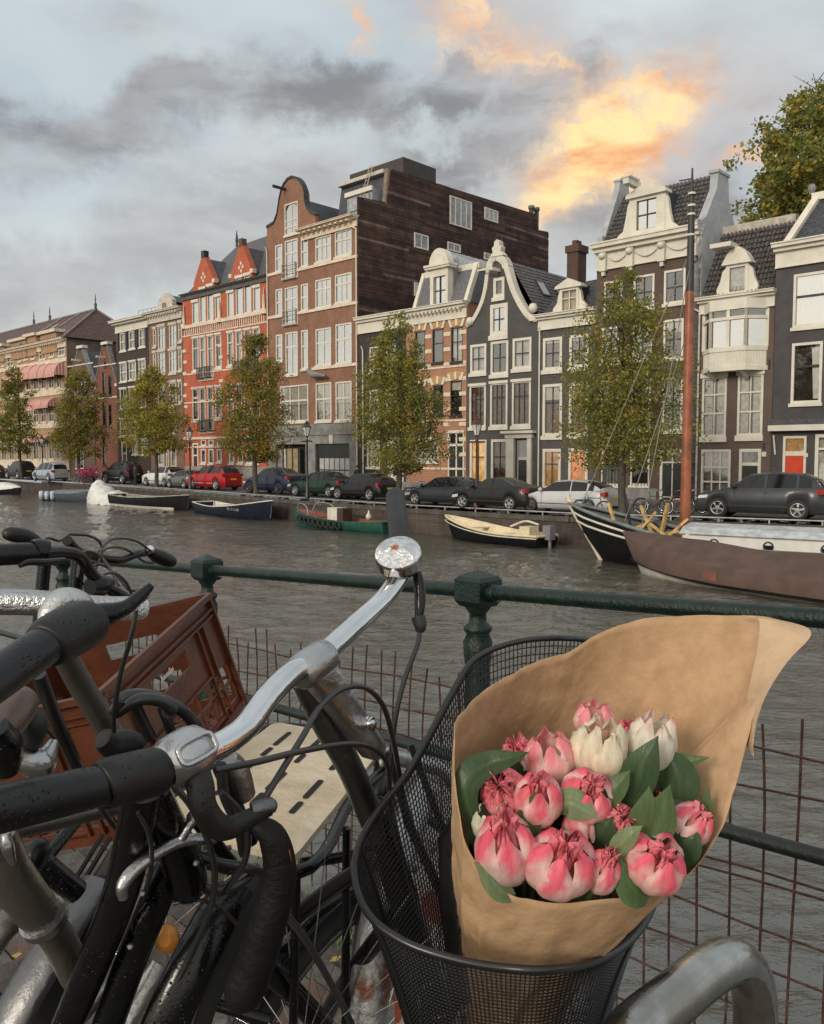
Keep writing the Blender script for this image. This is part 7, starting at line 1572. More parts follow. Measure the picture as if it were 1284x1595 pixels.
# second thin lines of the tangle: spokes, cable runs and bolts of the near wheel
for i in range(12):
    a = .25+i*.24; tb(BA, 'spoke', CHROME, [(470,1640,1.04), (470-330*math.cos(a),1640-330*math.sin(a),1.04+.10*math.cos(a))], .0008, 4, 2)
for q, r in ((((205,1245,.73),(196,1300,.735),(176,1385,.75),(140,1480,.775),(100,1560,.79)), .0028), (((262,1215,.70),(300,1260,.71),(330,1330,.74),(332,1400,.78),(300,1480,.80),(262,1560,.80)), .0030), (((345,1235,.72),(372,1262,.73),(386,1300,.74),(380,1345,.76),(350,1390,.79)), .0032), (((150,1250,.80),(190,1300,.82),(240,1330,.84),(300,1332,.86),(360,1320,.88)), .0026), (((215,1265,.69),(232,1300,.70),(236,1350,.72),(222,1405,.76)), .0022), (((420,1400,.80),(470,1455,.90),(520,1540,1.0),(560,1620,1.05)), .0045)): tb(BA, 'cable', CAB, q, r, 8)
for x, y, Y in ((305,1345,.765),(222,1392,.745),(203,1475,.765)): MB().lathe([(.0030,-.004),(.0030,.001),(.002,.0018)], 6, P(x, y, Y-.014)-o, (.1, -1, .35), sm=False).build('bolt', ALUD, BA)
for q in (((262,1556,.98),(320,1520,1.0),(395,1492,1.04)), ((215,1600,.95),(300,1560,1.0),(400,1540,1.05))): tb(BA, 'mudguard_stay', CHROME, q, .0022, 8)
# frame going back to the rear (left, away)
for q, r, m in ((((600,1330,1.05),(470,1420,1.25),(300,1560,1.45)), .016, BLK), (((620,1420,1.08),(520,1560,1.28),(470,1680,1.4)), .016, BLK), (((395,1490,1.02),(450,1540,1.05),(520,1620,1.1)), .019, BLK)): tb(BA, 'frame_tube', m, q, r, 14)

# wire basket
rim2 = [(870,994),(800,1001),(740,1027),(705,1078),(672,1140),(635,1205),(590,1262),(560,1315),(553,1368),(575,1425),(628,1466),(700,1492),(780,1507),(860,1510),(935,1495),(990,1458),(1022,1400),(1038,1320),(1040,1220),(1025,1120),(985,1040),(930,1002)]
def yb_(py, px=700): return lerp(1.08, .742, (py-994)/(1510-994))+max(0, px-860)*.0009
rim3 = [P(x, y, yb_(y, x)) for x, y in rim2]; NR = 5; RIMC = [Vector(q) for q in cr([tuple(p) for p in rim3], NR, True)]; cen = sum(RIMC, Vector())/len(RIMC)
BWIRE = mat('black basket wire', (.012, .012, .013), .38, var=.2, coat=.2); BS = thing('wire_basket', 'black wire mesh bicycle basket holding the wrapped tulips', 'basket', cen); BS['category'] = 'basket'
AXB = Vector((-.02, -.03, -1))*.27
def bpt(i, v):
    p = RIMC[i % len(RIMC)]; s = lerp(1, .60, v**.9); q = cen+(p-cen)*s; q = Vector((q.x, q.y, lerp(q.z, cen.z+(p.z-cen.z)*.35, v))); return q+AXB*v-cen
MB().tube([bpt(i, 0) for i in range(len(RIMC))], .0040, 10, closed=True).build('rim', BWIRE, BS)
MB().tube([bpt(i, 1) for i in range(len(RIMC))], .004, 8, closed=True).build('base_ring', BWIRE, BS)
wm = MB(); NV = 46
for k in range(1, NV): wm.tube([bpt(i, k/NV) for i in range(len(RIMC))], .0009, 3, closed=True, sm=False)
RF = [Vector(q) for q in cr([tuple(p) for p in RIMC], 2, True)]; RIMC = RF[:]
for i in range(0, len(RIMC), 1): 
    wm.tube([bpt(i, v/10) for v in range(11)], .0009, 3, caps=False, sm=False)
N_ = len(RIMC); ctr = AXB
for i in range(0, N_, 6): wm.tube([bpt(i, 1), bpt((-i) % N_, 1)], .0009, 3, caps=False, sm=False)
wm.build('wire_mesh', BWIRE, BS, kind='stuff')
for i0 in (70, 92, 150): MB().tube([bpt(i0, v/8)*1.0 for v in range(9)], .003, 6).build('stay', BWIRE, BS)
MB().tube([P(735, 1235, .97)-cen, P(700, 1310, .95)-cen, P(705, 1420, .93)-cen, P(722, 1560, .9)-cen], [.006, .018, .020, .020], 10, flat=.4).build('mount_plate', RUBM, BS)
MB().tube([P(605, 1170, 1.04)-cen, P(640, 1290, 1.03)-cen, P(700, 1420, 1.02)-cen], .006, 8).build('stay', BWIRE, BS)
MB().tube([P(640, 1160, 1.08)-cen, P(690, 1290, 1.06)-cen, P(740, 1400, 1.04)-cen], .005, 8).build('stay', BWIRE, BS)

# galvanised hoops of the bicycle rack
def galv():
    m = mat('rust streaked galvanised steel', (.33, .33, .33), .35, metal=.75, var=.2, vscale=9, bump=.25, bscale=50, col2=(.20, .075, .04), clear_thr=(.54, .62)); return m
RK = thing('bike_rack_hoop', 'grey galvanised bicycle rack hoop patched with rust under the basket', 'bike rack', P(600, 1500, 1.2)); tb(RK, 'hoop', galv(), [(655,1235,1.38),(640,1270,1.32),(618,1330,1.27),(595,1420,1.22),(578,1530,1.18),(565,1650,1.15)], .030, 22)
RK2 = thing('bike_rack_hoop', 'red and white painted rusty rack hoop right beside the grey one', 'bike rack', P(650, 1500, 1.3)); tb(RK2, 'hoop', mat('flaking red and white paint', (.50, .47, .43), .5, var=.1, vscale=11, bump=.4, bscale=40, col2=(.24, .045, .028), clear_thr=(.47, .53)), [(690,1330,1.42),(665,1400,1.38),(650,1480,1.34),(645,1560,1.30),(648,1660,1.26)], .031, 22)
RK3 = thing('bike_rack_hoop', 'scuffed shiny steel rack hoop at the bottom right corner', 'bike rack', P(1150, 1550, .95)); tb(RK3, 'hoop', mat('scuffed stainless steel', (.45, .44, .42), .20, metal=.95, var=.14, vscale=14, bump=.04, bscale=90, rvar=.12, col2=(.30, .28, .25)), [(930,1690,.74),(985,1612,.80),(1050,1556,.86),(1105,1512,.915),(1140,1498,.95),(1166,1515,.98),(1176,1560,1.0),(1178,1660,1.0)], .0265, 26)

# ------------------------------------------------------------------ second bicycle: plywood front carrier
BB = root('bicycle', 'bicycle with a slotted plywood board on its black front carrier', Vector((-.2, 1.4, 1.15))); o = BB.location; zc = 2.0
A1, B1, C1 = PZ(428, 1124, zc), PZ(604, 1156, zc), PZ(456, 1338, zc); D1 = A1+(C1-B1)
def rc(u, v, z=0): return A1+(B1-A1)*u+(D1-A1)*v+Vector((0, 0, z))-o
PLY = mat('weathered plywood', (.66, .55, .40), .6, var=.12, vscale=9, bump=.3, bscale=30, col2=(.50, .40, .27))
pg = []
for cx_, cy_, a0 in ((.07, .05, math.pi), (.93, .05, 1.5*math.pi), (.93, .95, 0), (.07, .95, .5*math.pi)):
    for q in range(5): a = a0+q*math.pi/8; pg.append((cx_+.07*math.cos(a), cy_+.05*math.sin(a)))
MB().prism(pg, (-.009, 0), lambda a, b, t: rc(a, b, t)).build('plywood_board', PLY, BB, True)
SL = mat('painted slot shade', (.012, .011, .010), .9)  # slots are flat patches laid on the board, their shade put into this colour
for u in (.22, .50, .78):
    for v0, v1 in ((.10, .24), (.29, .36), (.48, .62), (.67, .74)):
        q = [(u+.022*math.cos(a), (v1 if math.sin(a) > 0 else v0)+.012*math.sin(a)) for a in [i*math.pi/8 for i in range(16)]]
        MB().add([rc(a, b, .0012) for a, b in q], [tuple(range(16))]).build('slot_shade_patch', SL, BB)
fr = [rc(u, v, -.014) for u, v in ((-.02, -.02), (1.02, -.02), (1.02, 1.02), (-.02, 1.02))]
MB().tube([Vector(q) for q in cr([tuple(p) for p in (fr[0], fr[1], (fr[1]+fr[2])/2, fr[2], fr[3], (fr[3]+fr[0])/2)], 6, True)], .0085, 10, closed=True).build('carrier_frame', BLK, BB)
for (x, y, Y, x2, Y2) in ((540,1290,1.16,538,1.16),(462,1350,1.02,456,1.03),(420,1300,1.25,400,1.25)): tb(BB, 'carrier_leg', BLK, [(x,y,Y),(x2,1640,Y2)], .0075, 10, 2)
wc = P(560, 1690, 1.42); R0 = .33; e1 = Vector((.62, .78, 0)).normalized(); e2 = Vector((0, 0, 1))
circ = lambda r, n, ph=0: [wc+e1*r*math.cos(2*math.pi*i/n+ph)+e2*r*math.sin(2*math.pi*i/n+ph)-o for i in range(n)]
wh = MB().tube(circ(R0, 48), .018, 8, closed=True).build('tyre', TYRE, BB); MB().tube(circ(R0-.022, 48), .009, 8, closed=True).build('rim', ALUD, wh)
MB().tube(circ(R0+.035, 48)[2:23], .017, 8, flat=.35).build('mudguard', BLK, BB)
sp = MB()
for i in range(32): a = i*math.pi/16; sp.tube([wc+e1.cross(e2)*(.02 if i % 2 else -.02)+(e1*math.cos(a+.9)+e2*math.sin(a+.9))*.02-o, wc+(e1*math.cos(a)+e2*math.sin(a))*(R0-.02)-o], .0009, 4, caps=False)
sp.build('spoke', CHROME, wh, kind='stuff'); tb(BB, 'headstock', ALUD, [(600,1160,1.4),(590,1250,1.38),(575,1350,1.4),(560,1500,1.42)], .017, 12)
for q in (((560,1240,1.3),(640,1260,1.45),(700,1300,1.6)), ((470,1345,1.3),(560,1330,1.35),(640,1310,1.4))): tb(BB, 'frame_tube', BLK, q, .011, 10)
# silver parts glimpsed behind the basket
tb(BB, 'handlebar', ALU, [(600,1175,1.35),(640,1185,1.4),(690,1200,1.45),(720,1240,1.45)], .013, 12)

# ------------------------------------------------------------------ third bicycle: silver and black, with brown crate
BC = root('bicycle', 'grey bicycle at the left with thick black twist grip and wet silver handlebar', Vector((-.5, 1.0, 1.15))); o = BC.location
tb(BC, 'handlebar', steel('rain beaded silver bar', (.55, .55, .55), .22, bump=.45, bscale=230), [(-40,937,.80),(40,938,.82),(110,944,.84),(170,948,.87),(222,947,.90)], .0128, 16)
tb(BC, 'grip', RUB, [(-70,1104,.50),(-10,1062,.535),(40,1026,.565),(72,1004,.588)], [.0165,.0172,.0175,.0172], 26)
tb(BC, 'twist_shifter', RUBM, [(66,1007,.585),(74,1002,.59),(105,985,.61),(138,970,.63),(148,965,.636)], [.017,.0215,.0235,.0215,.0170], 26)
tb(BC, 'brake_clamp', steel('pale wet casting', (.50, .50, .48), .30, bump=.2, bscale=120), [(72,985,.66),(78,955,.67),(98,935,.68),(125,938,.69),(140,950,.70)], [.006,.009,.0105,.009,.006], 14)
tb(BC, 'brake_lever', BLK, [(120,965,.655),(160,958,.665),(195,947,.675),(222,925,.685),(236,912,.69)], [.013,.012,.008,.006,.004], 12)
tb(BC, 'brake_lever', BLK, [(200,945,.68),(222,932,.69),(230,918,.695)], .004, 8)
tb(BC, 'stem', WARM, [(95,1010,.76),(125,1065,.80),(155,1115,.83),(180,1155,.86)], [.0135,.0145,.015,.0155], 18)
tb(BC, 'stem_cap', RUBM, [(160,1150,.80),(178,1160,.81),(205,1160,.82),(225,1155,.83)], [.012,.018,.018,.008], 14)
for q, r in ((((212,950,.72),(205,990,.72),(188,1050,.73),(178,1110,.74),(178,1140,.75)), .0022), (((178,1100,.75),(200,1084,.76),(240,1086,.78),(285,1108,.80),(312,1140,.81)), .0062), (((205,1085,.76),(215,1110,.77),(235,1150,.78)), .006), (((190,1090,.75),(180,1110,.75),(215,1090,.755),(250,1092,.77),(270,1108,.78)), .006),
             (((60,1050,.70),(75,1090,.72),(95,1140,.75),(120,1195,.78)), .0062), (((252,1100,.79),(262,1125,.79),(270,1150,.80)), .005), (((28,1075,.68),(60,1120,.69),(85,1150,.70)), .0016), (((0,1125,.7),(35,1150,.72),(70,1210,.75)), .004)): tb(BC, 'cable', CAB, q, r, 10)
tb(BC, 'frame_tube', steel('brownish alloy', (.14, .10, .085), .4, metal=.6), [(-30,1165,.62),(5,1128,.64),(28,1100,.66),(40,1088,.67)], [.015,.0155,.0155,.012], 16)
tb(BC, 'brake_caliper', ALU, [(20,1165,.68),(40,1185,.68),(62,1190,.69),(75,1175,.70),(84,1155,.71)], [.006,.010,.013,.008,.004], 12)
tb(BC, 'brake_caliper', PLAST, [(42,1105,.68),(52,1125,.68),(50,1150,.685),(46,1172,.69)], [.006,.011,.010,.004], 10)
tb(BC, 'brake_caliper', BLK, [(-10,1135,.62),(5,1165,.63),(10,1200,.64)], [.014,.018,.012], 12)
tb(BC, 'top_tube', WARM, [(-20,1305,.74),(60,1285,.78),(160,1262,.84),(230,1245,.90)], .0105, 14)
tb(BC, 'fork_crown', ALU, [(8,1298,.70),(12,1320,.70),(20,1345,.705)], [.0042,.0055,.003], 10)
tb(BC, 'frame_tube', WARM, [(-10,1300,.72),(15,1360,.74),(50,1410,.77),(78,1440,.79)], [.0225,.024,.024,.021], 20)
tb(BC, 'head_ring', ALU, [(66,1428,.782),(72,1436,.786)], .0225, 20)
tb(BC, 'frame_tube', WARM, [(72,1436,.79),(95,1470,.81),(120,1520,.83)], .0195, 18)
tb(BC, 'mudguard', ALUD, [(150,1372,.95),(100,1450,.90),(40,1545,.86),(0,1620,.84)], [.022,.026,.028,.028], 16, flat=.5)
tb(BC, 'tyre', TYRE, [(200,1330,1.0),(150,1420,.95),(100,1510,.92),(60,1600,.90)], .024, 14)
tb(BC, 'frame_tube', WARM, [(-20,1480,.80),(10,1440,.81),(60,1400,.86)], .017, 14)
tb(BC, 'headlamp', RUB, [(35,1328,.80),(50,1332,.80),(62,1335,.80),(72,1338,.80)], [.012,.020,.020,.012], 16)
tb(BC, 'frame_strut', BLK, [(60,1340,.86),(95,1370,.87),(120,1390,.88)], .016, 14)
for k in range(4): tb(BC, 'carrier_bar', BLK, [(105+k*12,1390+k*4,.95),(160+k*12,1300+k*4,1.02)], .0035, 6, 2)
for q in (((0,1230,.9),(80,1225,.95),(160,1215,1.0)), ((20,1400,.9),(110,1290,1.0),(150,1240,1.05))): tb(BC, 'frame_tube', BLK, q, .010, 10)
MB().lathe([(.008, -.004), (.016, 0), (.016, .004), (.008, .008)], 18, P(262, 1462, .98)-o, (-.3, -1, .3)).build('reflector', mat('amber reflector', (.50, .20, .03), .3), BC)
for i in range(9): a = i*.7; tb(BC, 'spoke', CHROME, [(255, 1455, .99), (255+140*math.cos(a), 1455+150*math.sin(a), 1.02)], .0009, 4, 2)
tb(BC, 'fork_leg', ALU, [(250,1500,1.0),(215,1560,.98),(170,1640,.95)], .013, 12)
tb(BC, 'fork_leg', ALU, [(330,1545,1.15),(345,1600,1.15),(350,1650,1.15)], .014, 12)
# crate
e_ab = (P(146, 1082, 1.20)-P(318, 930, 1.60)); h0 = P(368, 1108, 1.60)-P(318, 930, 1.60)
x1 = e_ab.normalized(); L1 = e_ab.length; z1 = (h0-x1*h0.dot(x1)); Hc = z1.length; z1.normalize(); y1 = x1.cross(z1).normalized()
if y1.x > 0: y1 = -y1
OC = P(318, 930, 1.60); Wc = .36; CRT = mat('brown orange crate plastic', (.092, .027, .012), .42, var=.25, vscale=6, bump=.15, bscale=30, spec=.4)
CR = thing('plastic_crate', 'open brown orange plastic crate with grip holes tilted on a bicycle carrier', 'crate', OC)
def cp3(a, b, c): return x1*a+y1*b+z1*c      # a along right rim, b to the left, c down
def panel(org, U_, V_, nrm, W, H, hand=True, nm='side_panel'):
    mb = MB(); th = .004; org = Vector(org)
    def sl(u0, u1, v0, v1, t0=0, t1=th): mb.obox(org+U_*u0+V_*v0+nrm*t0, U_*(u1-u0), V_*(v1-v0), nrm*(t1-t0))
    hu0, hu1, hv0, hv1 = W*.34, W*.66, H*.22, H*.36
    lu = [W*.10, W*.10+.05, W*.5-.045, W*.5+.045, W*.9-.05, W*.9]; lv0, lv1 = H*.58, H*.90
    sl(0, W, 0, hv0); sl(0, hu0, hv0, hv1); sl(hu1, W, hv0, hv1); sl(0, W, hv1, lv0)
    sl(0, W, lv1, H); n = 9
    for i in range(n): u = i/(n-1); sl(u*(W-.012), u*(W-.012)+.012, lv0, lv1) if i % 2 == 0 or i in (0, n-1) else sl(u*W-.002, u*W+.002, lv0, lv1)
    sl(0, W, (lv0+lv1)/2-.003, (lv0+lv1)/2+.003)
    o_ = mb.build(nm, CRT, CR, True); rb = MB()
    def rl(u0, u1, v0, v1, d): rb.obox(org+U_*u0+V_*v0+nrm*th, U_*(u1-u0), V_*(v1-v0), nrm*d)
    rl(-.006, W+.006, -.004, .006, .010); rl(0, W, .022, .026, .008); rl(0, W, .034, .038, .006); rl(0, W, H-.012, H, .009); rl(0, .006, 0, H, .010); rl(W-.006, W, 0, H, .010)
    for u in (.06, .085, W-.09, W-.065): rl(u, u+.004, .04, H, .007)
    rl(.09, W-.09, lv0-.006, lv0-.002, .006); rl(.09, W-.09, lv1+.002, lv1+.006, .006)
    rb.build('rib', CRT, o_, True); return o_
pr = panel((0, 0, 0), x1, z1, -y1, L1, Hc); panel(cp3(L1, 0, 0), y1, z1, x1, Wc, Hc); panel(cp3(0, 0, 0), y1, z1, -x1, Wc, Hc, nm='side_panel'); panel(cp3(0, Wc, 0), x1, z1, y1, L1, Hc)
bt = MB()
for i in range(14): bt.obox(cp3(0, Wc*i/14, Hc-.004), x1*L1, y1*(Wc/14*.5), z1*.004)
for i in range(16): bt.obox(cp3(L1*i/16, 0, Hc-.004), x1*(L1/16*.4), y1*Wc, z1*.0038)
bt.build('bottom_grid', CRT, CR, True)
cmk = MB(); rgm = random.Random(3)
for k in range(9):
    b = .245-.0052*k; cmk.obox(x1*b+z1*.062-y1*.0062, x1*-.0034, z1*-(.006+.004*(k in (0, 6))), y1*-.0006)
cmk.build('crate_mark', WHITE, pr, kind='stuff')

# ------------------------------------------------------------------ fourth bicycle: black handlebars beyond
BE = root('bicycle', 'black bicycle with swept handlebar and looping cables behind the crate at the left edge', Vector((-.8, 1.7, 1.1))); o = BE.location
tb(BE, 'grip', RUBM, [(8,833,1.22),(16,832,1.22),(40,836,1.24),(62,846,1.26)], [.008,.013,.0135,.009], 16)
tb(BE, 'grip', RUB, [(-60,866,1.0),(0,864,1.03),(40,862,1.05),(58,862,1.06)], [.0165,.0165,.0165,.015], 20)
tb(BE, 'brake_collar', BLK, [(54,860,1.06),(62,858,1.065),(72,860,1.07)], .0195, 16)
tb(BE, 'handlebar', BLK, [(62,860,1.07),(100,860,1.12),(125,868,1.16),(140,890,1.18),(158,910,1.2),(185,925,1.22),(200,935,1.23)], .0105, 14)
tb(BE, 'handlebar', BLK, [(105,842,1.3),(120,858,1.34),(145,866,1.42),(185,872,1.5),(215,862,1.56),(240,860,1.62)], .010, 12)
tb(BE, 'grip', RUB, [(234,860,1.60),(245,866,1.62),(262,873,1.64),(272,876,1.65)], [.012,.0165,.0165,.010], 14)
tb(BE, 'brake_lever', BLK, [(30,882,1.0),(45,876,1.01),(70,876,1.03),(100,873,1.06)], [.003,.005,.006,.005], 8)
tb(BE, 'headlamp', BLK, [(140,915,1.18),(155,912,1.2),(170,910,1.22)], [.014,.020,.014], 14)
for x, Y in ((70, 1.3), (122, 1.25)): tb(BE, 'frame_tube', BLK, [(x, 872, Y), (x-5, 925, Y), (x-12, 1010, Y)], .0125, 12)
for q in (((60,848,1.2),(75,838,1.22),(92,842,1.25),(108,832,1.28)), ((108,832,1.28),(140,835,1.3),(158,850,1.32),(150,885,1.3),(130,910,1.25)), ((150,862,1.4),(175,840,1.45),(210,842,1.5),(235,858,1.55)), ((150,880,1.4),(165,855,1.42),(195,855,1.5),(225,875,1.58),(240,876,1.6)), ((135,885,1.25),(160,880,1.3),(185,900,1.3),(200,918,1.3),(215,920,1.3)), ((150,900,1.22),(175,892,1.25),(195,905,1.28),(205,925,1.3)), ((120,900,1.2),(130,860,1.25),(160,870,1.3),(185,912,1.25))): tb(BE, 'brake_cable', CAB, q, .0022, 7)
tb(BE, 'bell', CHROME, [(228,858,1.58),(234,856,1.585),(238,858,1.59)], [.006,.009,.006], 12)

# ------------------------------------------------------------------ bouquet
BQ = thing('tulip_bouquet_wrap', 'brown kraft paper cone wrapped round the pink and white tulips', 'wrapping paper', P(830, 1480, .85)); o = BQ.location
def kraft(nm, c, c2):
    return mat(nm, c, .75, var=.1, vscale=35, bump=.14, bscale=60, col2=c2, spec=.3, detail=7)
KR = kraft('brown kraft paper', (.50, .325, .19), (.41, .26, .145)); KR2 = kraft('pale back of kraft paper', (.53, .375, .24), (.45, .31, .19))
lip = [(707,1138,.81),(722,1108,.84),(760,1072,.88),(825,1036,.93),(890,1014,.96),(930,990,.975),(990,967,.985),(1060,959,.985),(1130,958,.97),(1200,961,.95),(1258,986,.90),(1220,1030,.88),(1186,1085,.865),(1168,1150,.85),(1150,1220,.835),(1126,1290,.815),(1075,1362,.79),(1010,1392,.775),(930,1404,.765),(850,1408,.76),(785,1388,.762),(745,1350,.77),(720,1290,.78),(710,1210,.795)]
LP = [Vector(q) for q in cr([tuple(P(*p)) for p in lip], 10, True)]; nL = len(LP)
bot = [P(815+88*math.cos(a), 1640+22*math.sin(a), .88-.05*math.sin(a)) for a in [0]]
def ang_of(i): return 0
bc_ = P(790, 1655, .97); rows = []; K = 46
lc = sum(LP, Vector())/nL
BT = []
for i, p in enumerate(LP):
    d = p-lc; a = math.atan2(d.z*.9+d.y*.6, d.x); BT.append(bc_+Vector((math.cos(a)*.046, math.sin(a)*.035, math.sin(a)*.012)))
for k in range(K+1):
    v = k/K; r = []
    for i, p in enumerate(LP):
        q = p.lerp(BT[i], v); s_l = 1-(1-v)**1.9; q.x = lerp(p.x, BT[i].x, s_l); ctr_ = lc.lerp(bc_, v); out = (q-ctr_); bul = math.sin(math.pi*min(1, v*1.15))*.10*(1-v)
        q = ctr_+out*(1+bul); ii = i/len(LP); cz_ = sum(a__*max(0, 1-abs(((ii-c__+.5) % 1)-.5-.03*noise.noise(Vector((v*3, c__*9, 0))))/w__)*min(1, v*2.2+.12) for c__, a__, w__ in ((.03, .007, .012), (.13, .004, .02), (.31, .006, .014), (.47, .005, .012), (.60, .007, .018), (.69, .005, .010), (.77, .008, .016), (.84, .006, .010), (.91, .007, .014), (.97, .005, .010))); q = q+out.normalized()*cz_; w = Vector((noise.noise(q*9), noise.noise(q*9+Vector((7, 0, 0))), noise.noise(q*9+Vector((0, 9, 0)))))*.006+Vector((noise.noise(q*26), noise.noise(q*26+Vector((3, 0, 0))), 0))*.002
        fold = math.sin(i*.33+v*3)*.0012*v*3 - (.0045*max(0, 1-abs(noise.noise(q*7+Vector((4, 2, 1))))*9) + .003*max(0, 1-abs(noise.noise(q*15+Vector((1, 8, 3))))*8))*(.35+.65*v)
        r.append(q+w*(.3+v)+out.normalized()*fold-o)
    rows.append(r)
pp = MB().sheet(rows, closed=True, sm=True).build('paper_cone', KR, BQ)
sf = pp.modifiers.new('thick', 'SOLIDIFY'); sf.thickness = .0006
# folded over tip showing the pale back
fin = [P(*q) for q in ((1150,957,.955),(1178,962,.935),(1178,1000,.915),(1168,1050,.90),(1158,1100,.885),(1160,1150,.865),(1166,1170,.855))]; fout = [P(*q) for q in ((1152,956,.954),(1230,968,.925),(1260,986,.896),(1222,1030,.874),(1188,1085,.860),(1170,1145,.848),(1167,1172,.850))]
a_ = [Vector(q) for q in cr([tuple(p) for p in fin], 5)]; b_ = [Vector(q) for q in cr([tuple(p) for p in fout], 5)]
MB().sheet([[a.lerp(b, j/6)-o+Vector((0, -.006-.008*math.sin(math.pi*j/6), 0)) for j in range(7)] for a, b in zip(a_, b_)]).build('folded_corner', KR2, BQ)
def pig(name, rough=.5, sss=.0):
    global nt
    if name in MATS: return MATS[name]
    m = bpy.data.materials.new(name); m.use_nodes = True; old = nt; nt = m.node_tree; nt.nodes.clear(); p = nd('ShaderNodeBsdfPrincipled')
    a = nd('ShaderNodeAttribute'); a.attribute_name = 'pigment'; c = nd('ShaderNodeTexCoord').outputs['Object']; mp = nd('ShaderNodeMapping'); lk(c, mp.inputs[0]); mp.inputs['Scale'].default_value = (1, 1, .25)
    f = mr(noi(mp.outputs[0], 150, 4, .6), .3, .7, .86, 1.1); n = nd('ShaderNodeVectorMath', operation='SCALE'); lk(a.outputs['Color'], n.inputs[0]); setin(n.inputs['Scale'], f)
    lk(n.outputs[0], p.inputs['Base Color']); p.inputs['Roughness'].default_value = rough; p.inputs['Specular IOR Level'].default_value = .3; t = nd('ShaderNodeBsdfTranslucent'); lk(n.outputs[0], t.inputs[0]); x = nd('ShaderNodeMixShader'); x.inputs[0].default_value = .34
    lk(p.outputs[0], x.inputs[1]); lk(t.outputs[0], x.inputs[2]); lk(x.outputs[0], nd('ShaderNodeOutputMaterial').inputs[0])
    b = nd('ShaderNodeBump'); b.inputs['Strength'].default_value = .3; b.inputs['Distance'].default_value = .002; lk(noi(mp.outputs[0], 260, 3), b.inputs['Height']); lk(b.outputs[0], p.inputs['Normal'])
    nt = old; MATS[name] = m; return m
PET = pig('tulip petal'); HOT = (.97, .23, .29); PINK = (.95, .30, .35); PALE = (.92, .66, .60); CREAMP = (.86, .76, .58); WHP = (.84, .79, .66)
def mix3(a, b, t): t = max(0, min(1, t)); return tuple(x+(y-x)*t for x, y in zip(a, b))
STEMG = mat('tulip stem green', (.16, .26, .08), .5, var=.15); LEAFG = pig('tulip leaf', .34)
def tulip(label, px, py, w, h, Y, kind='pink', tilt=(0, -.5, .8), seed=0, base=None, tip=None, openn=.0):
    rg = random.Random(seed+50); Rr = w*Y/FPX/2*1.16; Hh = h*Y/FPX*1.14; c = P(px, py, Y); ax = Vector(tilt).normalized(); x = ax.cross(Vector((0, 1, 0))).normalized(); y = ax.cross(x).normalized(); b0 = c-ax*Hh*.5
    t = thing('tulip', label, 'tulip', b0, 0, 'tulips in the bouquet'); base = base or PALE; tip = tip or PINK
    def petal(a0, half, rs, top, r_in, ruff, cb, ct, thr, nm='petal', nrow=11, ncol=9, curl=0.):
        mb = MB(); rows = []; cols = []
        for i in range(nrow):
            v = i/(nrow-1); row = []
            for j in range(ncol):
                s = j/(ncol-1)*2-1; wdt = half*(math.sin(math.pi*(.16+.66*v))**.75)*(1 if v < .8 else 1-(v-.8)*1.2)
                prof = rs*(math.sin(math.pi*(.04+(.85 if nm == 'petal' else .82)*v))**.62)*(1+.03*math.sin(s*6+a0*3))
                rad = Rr*(prof*(1-.10*s*s)+curl*v**4)+r_in; a = a0+s*wdt
                edge = (1-.16*s*s*v) if v > .7 else 1; zz = Hh*top*(v**1.05)*edge
                jit = ruff*v**3*Rr; n1 = noise.noise(Vector((a*5+seed, v*7, seed*1.7+a0))); n2 = noise.noise(Vector((a*14+seed, v*16, a0)))
                rad += jit*(n1*.75+n2*.3); zz += jit*(n2*.45+.45*n1); a += ruff*.25*n1*v
                row.append(x*rad*math.cos(a)+y*rad*math.sin(a)+ax*zz); q = v+.30*n1+.12*n2-(.42*s*s if nm == 'petal' and kind in ('pink', 'double') else 0)+(.25*(1-abs(s)) if nm == 'petal' and kind in ('pink', 'double') else 0); cols.append(mix3(cb, ct, (q-thr)/.28) if ct else cb)
            rows.append(row)
        mb.sheet(rows); mb.col = cols; mb.build(nm, PET, t)
    th = rg.uniform(0, 6.28)
    if kind in ('double', 'frilly'):
        for k in range(13 if kind == 'double' else 16):
            petal(th+k*2.4, .42, (.20+.34*rg.random() if kind == 'double' else .26+.55*rg.random()), (.97 if kind == 'double' else .88)+.12*rg.random(), 0, .50 if kind == 'double' else .7, (.97, .62, .62), (.98, .34, .40), .50, 'inner_petal', 11, 11)
        n = 5
        for k in range(n): petal(th+k*6.283/n+rg.uniform(-.2, .2), .84, 1.0 if k % 2 else .95, (.99 if kind == 'double' else .76)*rg.uniform(.90, 1.04), 0, .15 if kind == 'double' else .4, base, (.97, .17, .25) if kind == 'double' else tip, .66 if kind == 'double' else .42, curl=-.04 if kind == 'double' else 0)
    else:
        for k in range(3): petal(th+k*2.094+1.05, .78, .90, 1.0, -.0, .22, base, tip, .62 if kind == 'pink' else .9)
        for k in range(3): petal(th+k*2.094, .80, 1.0, .94*rg.uniform(.95, 1.03), 0, .20 if kind == 'pink' else .34, base, tip, .68 if kind == 'pink' else .93)
    e = bc_-b0; MB().tube([Vector((0, 0, 0)), e*.25+Vector((0, 0, -.01)), e*.6, e], .0036, 7).build('stem', STEMG, t); return t
F_ = (0, -.55, .8)
tulip('pink topped tulip at the very top, behind the cream tulip', 927, 1125, 58, 62, .885, 'pink', (-.1, -.3, .9), 1, PALE, PINK)
tulip('largest cream tulip with a fringed top', 933, 1168, 84, 92, .845, 'white', (.12, -.25, .9), 2, CREAMP, WHP)
tulip('white tulip with a pink fringed tip, right of the cream one', 1016, 1160, 72, 92, .855, 'white', (.1, -.2, .95), 3, WHP, PINK)
